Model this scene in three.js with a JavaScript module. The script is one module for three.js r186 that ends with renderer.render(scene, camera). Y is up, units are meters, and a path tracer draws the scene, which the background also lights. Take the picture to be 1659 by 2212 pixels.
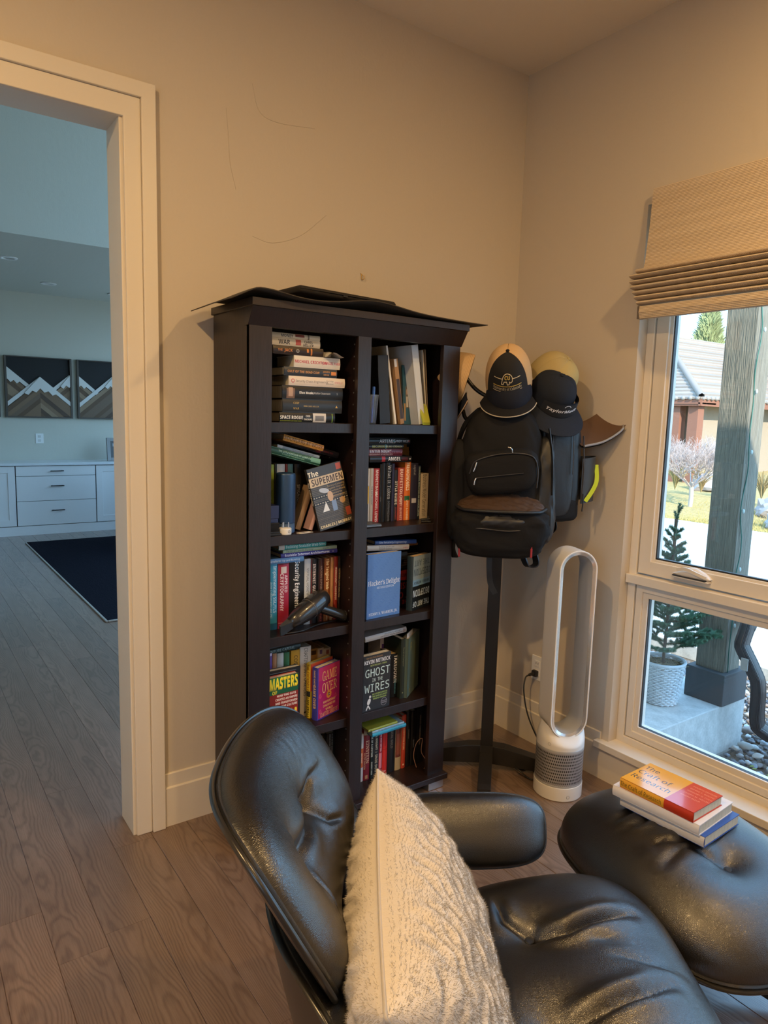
import * as THREE from 'three';
import { RoundedBoxGeometry } from 'three/addons/geometries/RoundedBoxGeometry.js';
import { mergeGeometries, mergeVertices } from 'three/addons/utils/BufferGeometryUtils.js';
import { RectAreaLightUniformsLib } from 'three/addons/lights/RectAreaLightUniformsLib.js';
import { createNoise2D, createNoise3D } from 'simplex-noise';
RectAreaLightUniformsLib.init();

// ------------------------------------------------------------------ camera, sky, sun, exposure
// x runs along the bookcase wall (window wall at x = 0), z runs from that wall into the room, y is up
const scene = new THREE.Scene();
const camera = new THREE.PerspectiveCamera(72.07, 1659 / 2212, 0.05, 200);
camera.position.set(-2.4396, 1.5093, 2.4058);
camera.rotation.set(THREE.MathUtils.degToRad(-7.725), THREE.MathUtils.degToRad(-35.479), THREE.MathUtils.degToRad(1.638), 'YXZ');

const renderer = new THREE.WebGLRenderer({ antialias: true });
renderer.toneMapping = THREE.LinearToneMapping;
renderer.toneMappingExposure = 1.06;
renderer.shadowMap.enabled = true;

const SKY = 3.7;
{ // clear winter sky: one gradient all the way round
  const H = 64, W = 8, data = new Float32Array(W * H * 4);
  for (let r = 0; r < H; r++) {
    const el = ((r + 0.5) / H - 0.5) * Math.PI, t = Math.max(0, Math.sin(el));
    const k = Math.pow(t, 0.55), g = el < 0 ? 0.45 : 1;
    for (let c = 0; c < W; c++) {
      const i = (r * W + c) * 4;
      data[i] = (0.58 - 0.26 * k) * g * SKY; data[i + 1] = (0.95 - 0.28 * k) * g * SKY; data[i + 2] = (1.28 - 0.1 * k) * g * SKY; data[i + 3] = 1;
    }
  }
  const t = new THREE.DataTexture(data, W, H, THREE.RGBAFormat, THREE.FloatType);
  t.mapping = THREE.EquirectangularReflectionMapping; t.magFilter = THREE.LinearFilter; t.needsUpdate = true;
  scene.background = t;
  scene.backgroundIntensity = 1.0;
}
const sun = new THREE.DirectionalLight(new THREE.Color(1, 0.93, 0.8), 8.5);
sun.name = 'sun';
sun.position.set(-4.5, 11, 14); sun.target.position.set(3, 0, -3);
sun.castShadow = true; sun.shadow.mapSize.set(4096, 4096);
Object.assign(sun.shadow.camera, { left: -30, right: 30, top: 30, bottom: -30, near: 0.5, far: 90 });
scene.add(sun, sun.target);
const LAMP = new THREE.Color(1, 0.63, 0.265);   // warm white downlights
const LAMP_POWER = 1000;

// ------------------------------------------------------------------ helpers
const mulberry = (a) => () => { a |= 0; a = (a + 0x6d2b79f5) | 0; let t = Math.imul(a ^ (a >>> 15), 1 | a); t = (t + Math.imul(t ^ (t >>> 7), 61 | t)) ^ t; return ((t ^ (t >>> 14)) >>> 0) / 4294967296; };
const rnd = mulberry(20240117), n2 = createNoise2D(mulberry(5)), n3 = createNoise3D(mulberry(9));
const V = (x, y, z) => new THREE.Vector3(x, y, z), PI = Math.PI;
const lerp = (a, b, t) => a + (b - a) * t, clamp = (x, a, b) => Math.max(a, Math.min(b, x)), sstep = (a, b, x) => { const t = clamp((x - a) / (b - a), 0, 1); return t * t * (3 - 2 * t); };
const used = new Map();
function numbered(name) { const k = used.get(name) ?? 0; used.set(name, k + 1); return k ? name + '_' + String(k).padStart(3, '0') : name; }
function mesh(name, geo, m, parent) {
  const o = new THREE.Mesh(geo, m); o.name = parent ? name : numbered(name); o.castShadow = o.receiveShadow = true;
  (parent ?? scene).add(o); return o;
}
function tag(o, label, category, group) { o.userData.label = label; o.userData.category = category; if (group) o.userData.group = group; return o; }
function thing(name, label, category, pos = [0, 0, 0], ry = 0, group) {
  const o = new THREE.Group(); o.name = numbered(name); o.position.set(...pos); o.rotation.y = ry; scene.add(o); return tag(o, label, category, group);
}
function struct(name, geo, m, label) { const o = mesh(name, geo, m); o.userData.kind = 'structure'; o.userData.label = label; return o; }
function structGroup(name, label, pos = [0, 0, 0]) { const o = new THREE.Group(); o.name = numbered(name); o.position.set(...pos); o.userData.kind = 'structure'; o.userData.label = label; scene.add(o); return o; }
const S = (o) => new THREE.MeshPhysicalMaterial(o);
const rgb = (r, g, b) => new THREE.Color().setRGB(r, g, b);
// uv in metres by the face direction
function boxUV(g, s = 1, ox = 0, oy = 0) {
  if (!g.attributes.normal) g.computeVertexNormals();
  const p = g.attributes.position, n = g.attributes.normal, uv = new Float32Array(p.count * 2);
  for (let i = 0; i < p.count; i++) {
    const ax = Math.abs(n.getX(i)), ay = Math.abs(n.getY(i)), az = Math.abs(n.getZ(i));
    let u, v;
    if (ay >= ax && ay >= az) { u = p.getX(i); v = p.getZ(i); } else if (ax >= az) { u = p.getZ(i); v = p.getY(i); } else { u = p.getX(i); v = p.getY(i); }
    uv[2 * i] = u * s + ox; uv[2 * i + 1] = v * s + oy;
  }
  g.setAttribute('uv', new THREE.BufferAttribute(uv, 2)); return g;
}
// box by its bounds; r rounds the edges
function bb(x0, x1, y0, y1, z0, z1, r = 0) {
  const w = x1 - x0, h = y1 - y0, d = z1 - z0;
  const g = r > 0 ? new RoundedBoxGeometry(w, h, d, 1, Math.min(r, w / 2.01, h / 2.01, d / 2.01)) : new THREE.BoxGeometry(w, h, d).toNonIndexed();
  g.translate((x0 + x1) / 2, (y0 + y1) / 2, (z0 + z1) / 2); return boxUV(g);
}
const strip = (g) => { g = g.index ? g.toNonIndexed() : g; for (const k of Object.keys(g.attributes)) if (!['position', 'normal', 'uv'].includes(k)) g.deleteAttribute(k); if (!g.attributes.uv) boxUV(g); return g; };
const merge = (...gs) => mergeGeometries(gs.flat().map(strip));
const cyl = (r0, r1, h, n = 24, open = false) => new THREE.CylinderGeometry(r0, r1, h, n, 1, open);
function tube(pts, r, seg = 24, rad = 8, closed = false, tension = 0.5) { return new THREE.TubeGeometry(new THREE.CatmullRomCurve3(pts.map((p) => V(...p)), closed, 'catmullrom', tension), seg, r, rad, closed); }
// bar of rectangular section along a smooth path: w across (along 'side'), t thick
function strap(pts, w, t, side, seg = 30) {
  const c = new THREE.CatmullRomCurve3(pts.map((p) => V(...p))), pos = [], idx = [], sd = V(...side).normalize();
  for (let i = 0; i <= seg; i++) {
    const p = c.getPoint(i / seg), tg = c.getTangent(i / seg), s = sd.clone().addScaledVector(tg, -sd.dot(tg)).normalize(), n = tg.clone().cross(s);
    for (const [a, b] of [[-1, -1], [1, -1], [1, 1], [-1, 1]]) { const q = p.clone().addScaledVector(s, a * w / 2).addScaledVector(n, b * t / 2); pos.push(q.x, q.y, q.z); }
  }
  for (let i = 0; i < seg; i++) for (let k = 0; k < 4; k++) { const a = i * 4 + k, b = i * 4 + (k + 1) % 4; idx.push(a, b, a + 4, b, b + 4, a + 4); }
  const e = seg * 4; idx.push(0, 2, 1, 0, 3, 2, e, e + 1, e + 2, e, e + 2, e + 3);
  let g = new THREE.BufferGeometry(); g.setAttribute('position', new THREE.Float32BufferAttribute(pos, 3)); g.setIndex(idx); g = g.toNonIndexed(); g.computeVertexNormals(); return boxUV(g);
}
function extrude(pts, depth, bevel = 0, holes = []) {
  const s = new THREE.Shape(pts.map((p) => new THREE.Vector2(...p)));
  for (const h of holes) s.holes.push(new THREE.Path(h.map((p) => new THREE.Vector2(...p))));
  const g = new THREE.ExtrudeGeometry(s, { depth, bevelEnabled: bevel > 0, bevelThickness: bevel, bevelSize: bevel, bevelSegments: 2, curveSegments: 24 });
  g.toNonIndexed = () => g; return g; // already has its own vertices per face
}
// grid surface from a function (u, v) -> Vector3
function surf(f, nu, nv, wrapU = false) {
  const pos = [], uv = [], idx = [];
  for (let j = 0; j <= nv; j++) for (let i = 0; i <= nu; i++) { const p = f(i / nu, j / nv); pos.push(p.x, p.y, p.z); uv.push(i / nu, j / nv); }
  for (let j = 0; j < nv; j++) for (let i = 0; i < nu; i++) { const a = j * (nu + 1) + i, b = a + 1, c = a + nu + 1, d = c + 1; idx.push(a, b, c, b, d, c); }
  const g = new THREE.BufferGeometry(); g.setAttribute('position', new THREE.Float32BufferAttribute(pos, 3)); g.setAttribute('uv', new THREE.Float32BufferAttribute(uv, 2)); g.setIndex(idx); g.computeVertexNormals();
  if (wrapU) { // join the normals along the seam
    const n = g.attributes.normal;
    for (let j = 0; j <= nv; j++) { const a = j * (nu + 1), b = a + nu, q = V(n.getX(a) + n.getX(b), n.getY(a) + n.getY(b), n.getZ(a) + n.getZ(b)).normalize(); n.setXYZ(a, q.x, q.y, q.z); n.setXYZ(b, q.x, q.y, q.z); }
  }
  return g;
}
function dataTex(w, h, f, srgb, repeat = true) { // f(x, y) -> [r,g,b] 0..255 or grey
  const d = new Uint8Array(w * h * 4);
  for (let y = 0; y < h; y++) for (let x = 0; x < w; x++) { const c = f(x, y), i = (y * w + x) * 4; if (typeof c === 'number') { d[i] = d[i + 1] = d[i + 2] = clamp(c, 0, 255); } else { d[i] = clamp(c[0], 0, 255); d[i + 1] = clamp(c[1], 0, 255); d[i + 2] = clamp(c[2], 0, 255); } d[i + 3] = 255; }
  const t = new THREE.DataTexture(d, w, h); t.magFilter = THREE.LinearFilter; t.minFilter = THREE.LinearMipmapLinearFilter; t.generateMipmaps = true;
  if (repeat) t.wrapS = t.wrapT = THREE.RepeatWrapping; if (srgb) t.colorSpace = THREE.SRGBColorSpace; t.needsUpdate = true; return t;
}
function canvasTex(w, h, draw) { const c = document.createElement('canvas'); c.width = w; c.height = h; draw(c.getContext('2d'), w, h); const t = new THREE.CanvasTexture(c); t.colorSpace = THREE.SRGBColorSpace; t.magFilter = THREE.LinearFilter; return t; }
// tileable noise: torus lookup
const tnoise = (x, y, w, h, f) => { const a = x / w * 2 * PI, b = y / h * 2 * PI; return n3(Math.cos(a) * f + 7.1, Math.sin(a) * f, Math.cos(b) * f) * 0.5 + n3(Math.sin(b) * f + 3.3, Math.cos(a) * f, Math.sin(a) * f + 11) * 0.5; };

// ------------------------------------------------------------------ shared materials
const plasterBump = dataTex(512, 512, (x, y) => 128 + 60 * tnoise(x, y, 512, 512, 3) + 34 * tnoise(x, y, 512, 512, 14) + 16 * tnoise(x, y, 512, 512, 45));
plasterBump.repeat.set(0.9, 0.9);
const M = {};
M.wall = S({ color: rgb(0.58, 0.515, 0.43), roughness: 0.75, specularIntensity: 0.5, bumpMap: plasterBump, bumpScale: 0.0012 });
M.ceiling = S({ color: rgb(0.74, 0.67, 0.575), roughness: 0.85, bumpMap: plasterBump, bumpScale: 0.001 });
M.trim = S({ color: rgb(0.7, 0.645, 0.56), roughness: 0.38 });
M.white = S({ color: rgb(0.8, 0.8, 0.79), roughness: 0.4 });
const fineNoise = dataTex(256, 256, (x, y) => 128 + 70 * tnoise(x, y, 256, 256, 9) + 45 * tnoise(x, y, 256, 256, 28));
const leatherBump = (() => { // pebbled grain: cells
  const N = 512, C = 46, pts = []; const r = mulberry(77);
  for (let j = 0; j < C; j++) for (let i = 0; i < C; i++) pts.push([i + r(), j + r()]);
  return dataTex(N, N, (x, y) => { const u = x / N * C, v = y / N * C, ci = Math.floor(u), cj = Math.floor(v); let d1 = 9, d2 = 9; for (let b = -1; b <= 1; b++) for (let a = -1; a <= 1; a++) { const ii = (ci + a + C) % C, jj = (cj + b + C) % C, p = pts[jj * C + ii]; let dx = p[0] - u, dy = p[1] - v; dx -= Math.round(dx / C) * C; dy -= Math.round(dy / C) * C; const d = Math.hypot(dx, dy); if (d < d1) { d2 = d1; d1 = d; } else if (d < d2) d2 = d; } return 60 + 230 * clamp((d2 - d1) * 1.4, 0, 0.7) + 14 * tnoise(x, y, N, N, 20); });
})();
leatherBump.repeat.set(9, 9);
M.leather = S({ color: rgb(0.006, 0.0052, 0.0049), roughness: 0.3, bumpMap: leatherBump, bumpScale: 0.0004, ior: 1.85 });
M.shell = S({ color: rgb(0.011, 0.0105, 0.0105), roughness: 0.3, clearcoat: 0.4, clearcoatRoughness: 0.25 });
M.blackMetal = S({ color: rgb(0.012, 0.012, 0.013), roughness: 0.42, metalness: 0.2 });
M.chrome = S({ color: rgb(0.62, 0.62, 0.63), roughness: 0.22, metalness: 1 });
M.silver = S({ color: rgb(0.5, 0.5, 0.51), roughness: 0.33, metalness: 0.9 });
// oak, dark stained: six plank figures side by side across u, grain along v
const oak = (() => {
  const W = 1024, H = 2048, K = 6, col = new Float32Array(W * H);
  for (let y = 0; y < H; y++) for (let x = 0; x < W; x++) {
    const k = Math.floor(x / W * K), u = (x / W * K - k) - 0.5, v = y / H, b = Math.cos(v * 2 * PI), c = Math.sin(v * 2 * PI);
    const cx = (k % 3 - 1) * 0.3 + 0.1 * n3(k * 9.1, b * 0.8, c * 0.8);
    const slow = n3(k * 5.3 + 2, b * 0.75, c * 0.75) + 0.12 * n3(k * 2.1, b * 3.2, c * 3.2), fig = k % 2 ? 0.62 : 0.35;
    const rad = (u - cx) * (u - cx) * (k % 2 ? 17 : 26) + fig * slow * 3.4 + 0.22 * n3(u * 5 + k, b * 4, c * 4) + 0.05 * n3(u * 26, b * 9, c * 9 + k);
    const ring = Math.pow(0.5 + 0.5 * Math.sin(rad * 2 * PI), 2.4);
    const pore = Math.max(0, n3(u * 70, b * 7 + k * 5, c * 7)) * 0.55 + 0.4 * n3(u * 34, b * 2.4, c * 2.4 + k);
    col[y * W + x] = 0.6 * ring + 0.42 * pore + 0.2 * n3(u * 3, b * 1.2 + k * 3, c * 1.2);
  }
  const map = dataTex(W, H, (x, y) => { const t = clamp(col[y * W + x], -0.4, 1.1); return [126 - 30 * t, 105 - 29 * t, 91 - 28 * t]; }, true);
  const bump = dataTex(W, H, (x, y) => 190 - 120 * clamp(col[y * W + x], 0, 1));
  return { map, bump };
})();
M.floor = S({ map: oak.map, bumpMap: oak.bump, bumpScale: 0.0005, roughness: 0.36, clearcoat: 0.9, clearcoatRoughness: 0.24 });

// ------------------------------------------------------------------ the room
const H0 = 3.033, XL = -4.3, ZF = 4.3;
const DX0 = -2.95, DX1 = -1.786, DY = 2.425, WT = 0.14;      // door opening, wall thickness
const wallBack = struct('wall_back', merge(bb(XL - WT, DX0, 0, H0, -WT, 0), bb(DX0, DX1, DY, H0, -WT, 0), bb(DX1, 0.18, 0, H0, -WT, 0)), M.wall, 'tan plaster wall with the doorway, behind the bookcase');
for (const c of [[[-1.43, 2.531], [-1.421, 2.433], [-1.416, 2.359], [-1.394, 2.273]], [[-1.332, 2.129], [-1.251, 2.119], [-1.138, 2.164], [-1.031, 2.254]], [[-1.334, 2.634], [-1.307, 2.551], [-1.236, 2.531], [-1.086, 2.547]]]) mesh('trowel_ridge', tube(c.map(([x, y]) => [x, y, -0.0004]), 0.0013, 30, 8), M.wall, wallBack); // raised skim lines in the plaster
const WZ0 = 0.668, WZ1 = 3.46, WY0 = 0.165, WY1 = 2.34;     // window opening
struct('wall_window', merge(bb(0, 0.18, 0, H0, 0, WZ0), bb(0, 0.18, 0, WY0, WZ0, WZ1), bb(0, 0.18, WY1, H0, WZ0, WZ1), bb(0, 0.18, 0, H0, WZ1, ZF)), M.wall, 'tan plaster wall around the big window');
struct('wall_left', merge(bb(XL - WT, XL, 0, H0, 0, 2.2), bb(XL - WT, XL, 0, 0.6, 2.2, 3.7), bb(XL - WT, XL, 2.3, H0, 2.2, 3.7), bb(XL - WT, XL, 0, H0, 3.7, ZF)), M.wall, 'tan plaster wall with a garden window, opposite the big window');
{ const w = structGroup('window_4', 'garden window opposite the big window, under the added sun-blocking overhang'); mesh('frame', merge(bb(XL - 0.1, XL - 0.04, 0.6, 2.3, 2.2, 2.25), bb(XL - 0.1, XL - 0.04, 0.6, 2.3, 3.65, 3.7), bb(XL - 0.1, XL - 0.04, 0.6, 0.65, 2.24, 3.66), bb(XL - 0.1, XL - 0.04, 2.25, 2.3, 2.24, 3.66), bb(XL - 0.1, XL - 0.04, 0.65, 2.25, 2.93, 2.97)), M.trim, w); for (const [a, b] of [[2.25, 2.93], [2.97, 3.65]]) mesh('pane', bb(XL - 0.073, XL - 0.067, 0.65, 2.25, a, b), S({ color: rgb(0.97, 0.985, 0.98), roughness: 0, transmission: 1, thickness: 0, ior: 1.5 }), w); }
struct('patio', bb(-16, XL - WT, -0.3, -0.12, -8, 14), S({ color: rgb(0.42, 0.4, 0.37), roughness: 0.9 }), 'pale paved patio outside the garden window');
struct('wall_front', bb(XL - WT, 0.18, 0, H0, ZF, ZF + WT), M.wall, 'tan plaster wall opposite the bookcase');
struct('ceiling', bb(XL - WT, 0.18, H0, H0 + 0.12, -WT, ZF + WT), M.ceiling, 'flat tan ceiling of the study');
// floor: oak planks running towards the bookcase wall, a piece each, over a screed
{
  const fl = structGroup('floor', 'dark stained oak plank floor running through the doorway');
  mesh('screed', merge(bb(XL - WT, 0.18, -0.2, -0.019, -WT, ZF + WT), bb(-3.6, 0.95, -0.2, -0.019, -7.35, -WT)), S({ color: rgb(0.03, 0.025, 0.02), roughness: 0.9 }), fl);
  const PW = 0.1325, r = mulberry(404), lens = [0.9, 1.25, 1.6, 2.1], geos = new Map();
  const plank = (L, k) => { // shared geometry per length and figure
    const key = L.toFixed(2) + '_' + k;
    if (!geos.has(key)) {
      const w = PW - 0.0007, c = 0.0014, top = 0.018;
      const sh = extrude([[-w / 2, 0], [w / 2, 0], [w / 2, top - c], [w / 2 - c, top], [-w / 2 + c, top], [-w / 2, top - c]], L - 0.0007).toNonIndexed();
      sh.computeVertexNormals();
      const p = sh.attributes.position, uv = sh.attributes.uv;
      for (let i = 0; i < p.count; i++) uv.setXY(i, (k % 6 + 0.04 + 0.92 * clamp((p.getX(i) + w / 2) / w, 0, 1)) / 6, p.getZ(i) / 2.3 + (k * 0.37) % 1);
      geos.set(key, sh);
    }
    return geos.get(key);
  };
  const tints = [1, 0.88, 1.1, 0.95].map((t) => { const m = M.floor.clone(); m.color = rgb(t, t * 0.985, t * 0.97); return m; });
  const row = (x, z0, z1) => { let z = z0 - r() * 0.6; z = z0; let first = lens[Math.floor(r() * 4)] * (0.4 + 0.6 * r()); first = Math.round(first * 20) / 20; while (z < z1 - 0.01) { let L = first || lens[Math.floor(r() * 4)]; first = 0; if (z + L > z1 - 0.3) L = z1 - z; const m = mesh('plank', plank(L, Math.floor(r() * 12)), tints[Math.floor(r() * 4)], fl); m.position.set(x, -0.018, z); z += L; } };
  for (let i = -18; i <= 14; i++) { const x = -1.862 + PW / 2 + i * PW; if (x - PW / 2 < XL || x + PW / 2 > 0.02) continue; const inDoor = x > DX0 && x < DX1 + 0.02; row(x, inDoor ? -2.4 : 0.0, ZF); if (inDoor || x > -3.2) row(x, -7.2, inDoor ? -2.4 : -WT); }
  for (let i = 15; i <= 20; i++) row(-1.862 + PW / 2 + i * PW, -7.2, -WT);
  mesh('plank_field', merge(bb(-3.6, -3.2, -0.019, -0.0005, -7.35, -WT)), M.floor, fl);
}
// baseboards: tall lower board, thinner cap board above
const baseProf = [[0, 0], [0.016, 0], [0.016, 0.146], [0.014, 0.149], [0.009, 0.15], [0.009, 0.198], [0.007, 0.2], [0, 0.2]];
function baseRun(len) { return boxUV(extrude(baseProf, len).toNonIndexed()); }
{
  const g1 = baseRun(1.676 - 0.001).rotateY(-PI / 2); // runs along -x, thickness towards +z
  struct('baseboard_back', g1, M.trim, 'white two-step baseboard under the bookcase wall');
  const low = [[0, 0], [-0.016, 0], [-0.016, 0.139], [0, 0.139]];
  struct('baseboard_window', merge(boxUV(extrude(baseProf.map(([a, b]) => [-a, b]), 0.632).toNonIndexed()), boxUV(extrude(low, ZF - 0.632).toNonIndexed().translate(0, 0, 0.632))), M.trim, 'white two-step baseboard under the window wall');
}
// door casing: stepped boards, jamb lining
{
  const d = structGroup('door_1', 'white stepped casing and jamb of the open doorway');
  const bead = 0.003;
  // right leg: inner board, proud outer board
  mesh('casing_inner', merge(bb(DX1 - 0.002 + 0.012, -1.722, 0, 2.478, 0.0, 0.017, bead), bb(DX0 - 0.06, -1.722, DY - 0.012, 2.478, 0.0, 0.0171, bead), bb(DX0 - 0.065, DX0 - 0.01, 0, 2.478, 0, 0.017, bead)), M.trim, d);
  mesh('casing_outer', merge(bb(-1.722, -1.676, 0, 2.526, 0.0, 0.027, bead), bb(DX0 - 0.11, -1.676, 2.478, 2.526, 0.0, 0.0271, bead), bb(DX0 - 0.11, DX0 - 0.062, 0, 2.526, 0, 0.027, bead)), M.trim, d);
  mesh('jamb', merge(bb(DX1 - 0.001, DX1 + 0.013, 0, DY - 0.001, -WT - 0.002, 0.006, 0.002), bb(DX0 - 0.013, DX0 + 0.001, 0, DY, -WT - 0.002, 0.006, 0.002), bb(DX0 - 0.013, DX1 + 0.013, DY - 0.013, DY + 0.001, -WT - 0.002, 0.0061, 0.002)), M.trim, d);
  mesh('casing_beyond', merge(bb(DX1 - 0.001 + 0.014, -1.69, 0, 2.5, -WT - 0.018, -WT, bead), bb(DX0 - 0.1, DX0 - 0.013, 0, 2.5, -WT - 0.018, -WT, bead), bb(DX0 - 0.1, -1.69, DY, 2.5, -WT - 0.0181, -WT, bead)), M.trim, d);
}
// window: frame set back in a plaster return, tall opening light above, fixed light below
const glassMat = S({ color: rgb(0.97, 0.985, 0.98), roughness: 0.0, transmission: 1, thickness: 0, ior: 1.5 });
M.sash = S({ color: rgb(0.72, 0.67, 0.6), roughness: 0.42 });
M.seal = S({ color: rgb(0.02, 0.022, 0.026), roughness: 0.5 });
function ring(x0, x1, y0, y1, z0, z1, w, r = 0.003) { return [bb(x0, x1, y0, y1, z0, z0 + w, r), bb(x0, x1, y0, y1, z1 - w, z1, r), bb(x0, x1, y0, y0 + w, z0 + w - 0.002, z1 - w + 0.002, r), bb(x0, x1, y1 - w, y1, z0 + w - 0.002, z1 - w + 0.002, r)]; }
[[WZ0, 2.04, 'tall opening window over a low fixed light, above the ottoman'], [2.08, WZ1, 'matching window unit further along the same wall']].forEach(([z0, z1, label], n) => {
  const w = structGroup('window_' + (n + 1), label);
  mesh('frame', merge(ring(0.052, 0.16, WY0, WY1, z0, z1, 0.034), bb(0.03, 0.16, 0.86, 0.898, z0 + 0.002, z1 - 0.002, 0.004)), M.sash, w);
  const up = mesh('sash', merge(ring(0.058, 0.12, 0.905, WY1 - 0.034, z0 + 0.038, z1 - 0.038, 0.055), ring(0.068, 0.115, 0.95, WY1 - 0.08, z0 + 0.085, z1 - 0.085, 0.02)), M.sash, w);
  const lo = mesh('sash', merge(ring(0.058, 0.12, WY0 + 0.036, 0.858, z0 + 0.038, z1 - 0.038, 0.03), ring(0.066, 0.115, WY0 + 0.06, 0.834, z0 + 0.06, z1 - 0.06, 0.03)), M.sash, w);
  mesh('pane', bb(0.083, 0.089, 0.97, WY1 - 0.1, z0 + 0.1, z1 - 0.1), glassMat, up);
  mesh('gasket', merge(ring(0.074, 0.09, 0.97, WY1 - 0.098, z0 + 0.104, z1 - 0.104, 0.006, 0)), M.seal, up);
  mesh('pane', bb(0.083, 0.089, WY0 + 0.08, 0.82, z0 + 0.08, z1 - 0.08), glassMat, lo);
  mesh('gasket', merge(ring(0.074, 0.09, WY0 + 0.085, 0.814, z0 + 0.087, z1 - 0.087, 0.006, 0)), M.seal, lo);
  const hz = z0 + 0.205; // folding crank under a moulded cover
  const cover = surf((u, v) => { const t = u * 2 - 1, s = v * PI; const hgt = 0.02 + 0.012 * Math.cos(t * PI) + 0.006 * t; return V(0.058 - 0.022 * Math.sin(s) * (1 - 0.15 * t * t), 0.94 + (v < 0.5 ? hgt : -0.014) * Math.abs(Math.cos(s)) * (1 - Math.pow(Math.abs(t), 8)), hz + 0.075 + t * 0.078); }, 28, 14);
  const h = mesh('crank_cover', merge(cover, bb(0.03, 0.058, 0.925, 0.931, hz, hz + 0.15, 0.002)), M.sash, w);
  mesh('crank_handle', strap([[0.036, 0.955, hz + 0.02], [0.03, 0.965, hz + 0.06], [0.028, 0.957, hz + 0.1], [0.034, 0.945, hz + 0.14]], 0.012, 0.006, [0, 1, 0]), M.sash, h);
  mesh('latch_slot', bb(0.0285, 0.04, 0.9315, 0.935, hz + 0.005, hz + 0.14), M.seal, h);
});
struct('trim_1', bb(0.05, 0.162, WY0, WY1, 2.04, 2.08, 0.002), M.sash, 'beige mullion post between the two window units');
struct('trim_2', merge(bb(-0.036, 0.056, 0.139, WY0 + 0.004, 0.618, WZ1 + 0.05, 0.003)), M.trim, 'white window sill board over the baseboard');
// house roof with its eave; unseen patio overhang added to block sun from window_4
struct('roof', merge(bb(-7.4, 0.3, 3.2, 3.34, -0.1, 5.0), bb(-4.8, 1.0, 5.1, 5.25, -7.6, 0.0), bb(0.18, 0.302, 3.1, 3.34, -0.1, 5.0)), S({ color: rgb(0.16, 0.13, 0.11), roughness: 0.9 }), 'brown house roof with an eave over the window and an added sun-blocking patio overhang');
// recessed downlights
const lensMat = S({ color: rgb(0.9, 0.85, 0.75), emissive: LAMP, emissiveIntensity: 6, roughness: 0.6 });
function downlight(x, y, z, on, label, group, power = 1) {
  const t = thing('ceiling_light', label, 'light', [x, y, z], 0, group);
  const ringG = new THREE.LatheGeometry([[0.052, -0.001], [0.056, -0.006], [0.078, -0.005], [0.082, -0.0005], [0.082, 0.004], [0.05, 0.004]].map((p) => new THREE.Vector2(...p)), 36);
  mesh('trim_ring', ringG, M.white, t);
  const baffle = new THREE.LatheGeometry([[0.052, 0.0], [0.046, 0.02], [0.0, 0.02]].map((p) => new THREE.Vector2(...p)), 36);
  mesh('lens', on ? cyl(0.05, 0.05, 0.003, 36) : baffle, on ? lensMat : M.white, t);
  if (on) { const l = new THREE.RectAreaLight(LAMP, LAMP_POWER * power, 0.09, 0.09); l.name = 'downlight_light'; l.position.set(0, -0.009, 0); l.rotation.x = -PI / 2; t.add(l); }
  return t;
}
for (const [x, z, p] of [[-2.9, 1.6, 2.0], [-0.7, 2.0, 0.9], [-2.9, 3.4, 0.7], [-0.7, 3.5, 0.4]]) downlight(x, H0 - 0.005, z, true, 'round white recessed downlight glowing in the study ceiling', 'downlights in the study ceiling', p);
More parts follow.
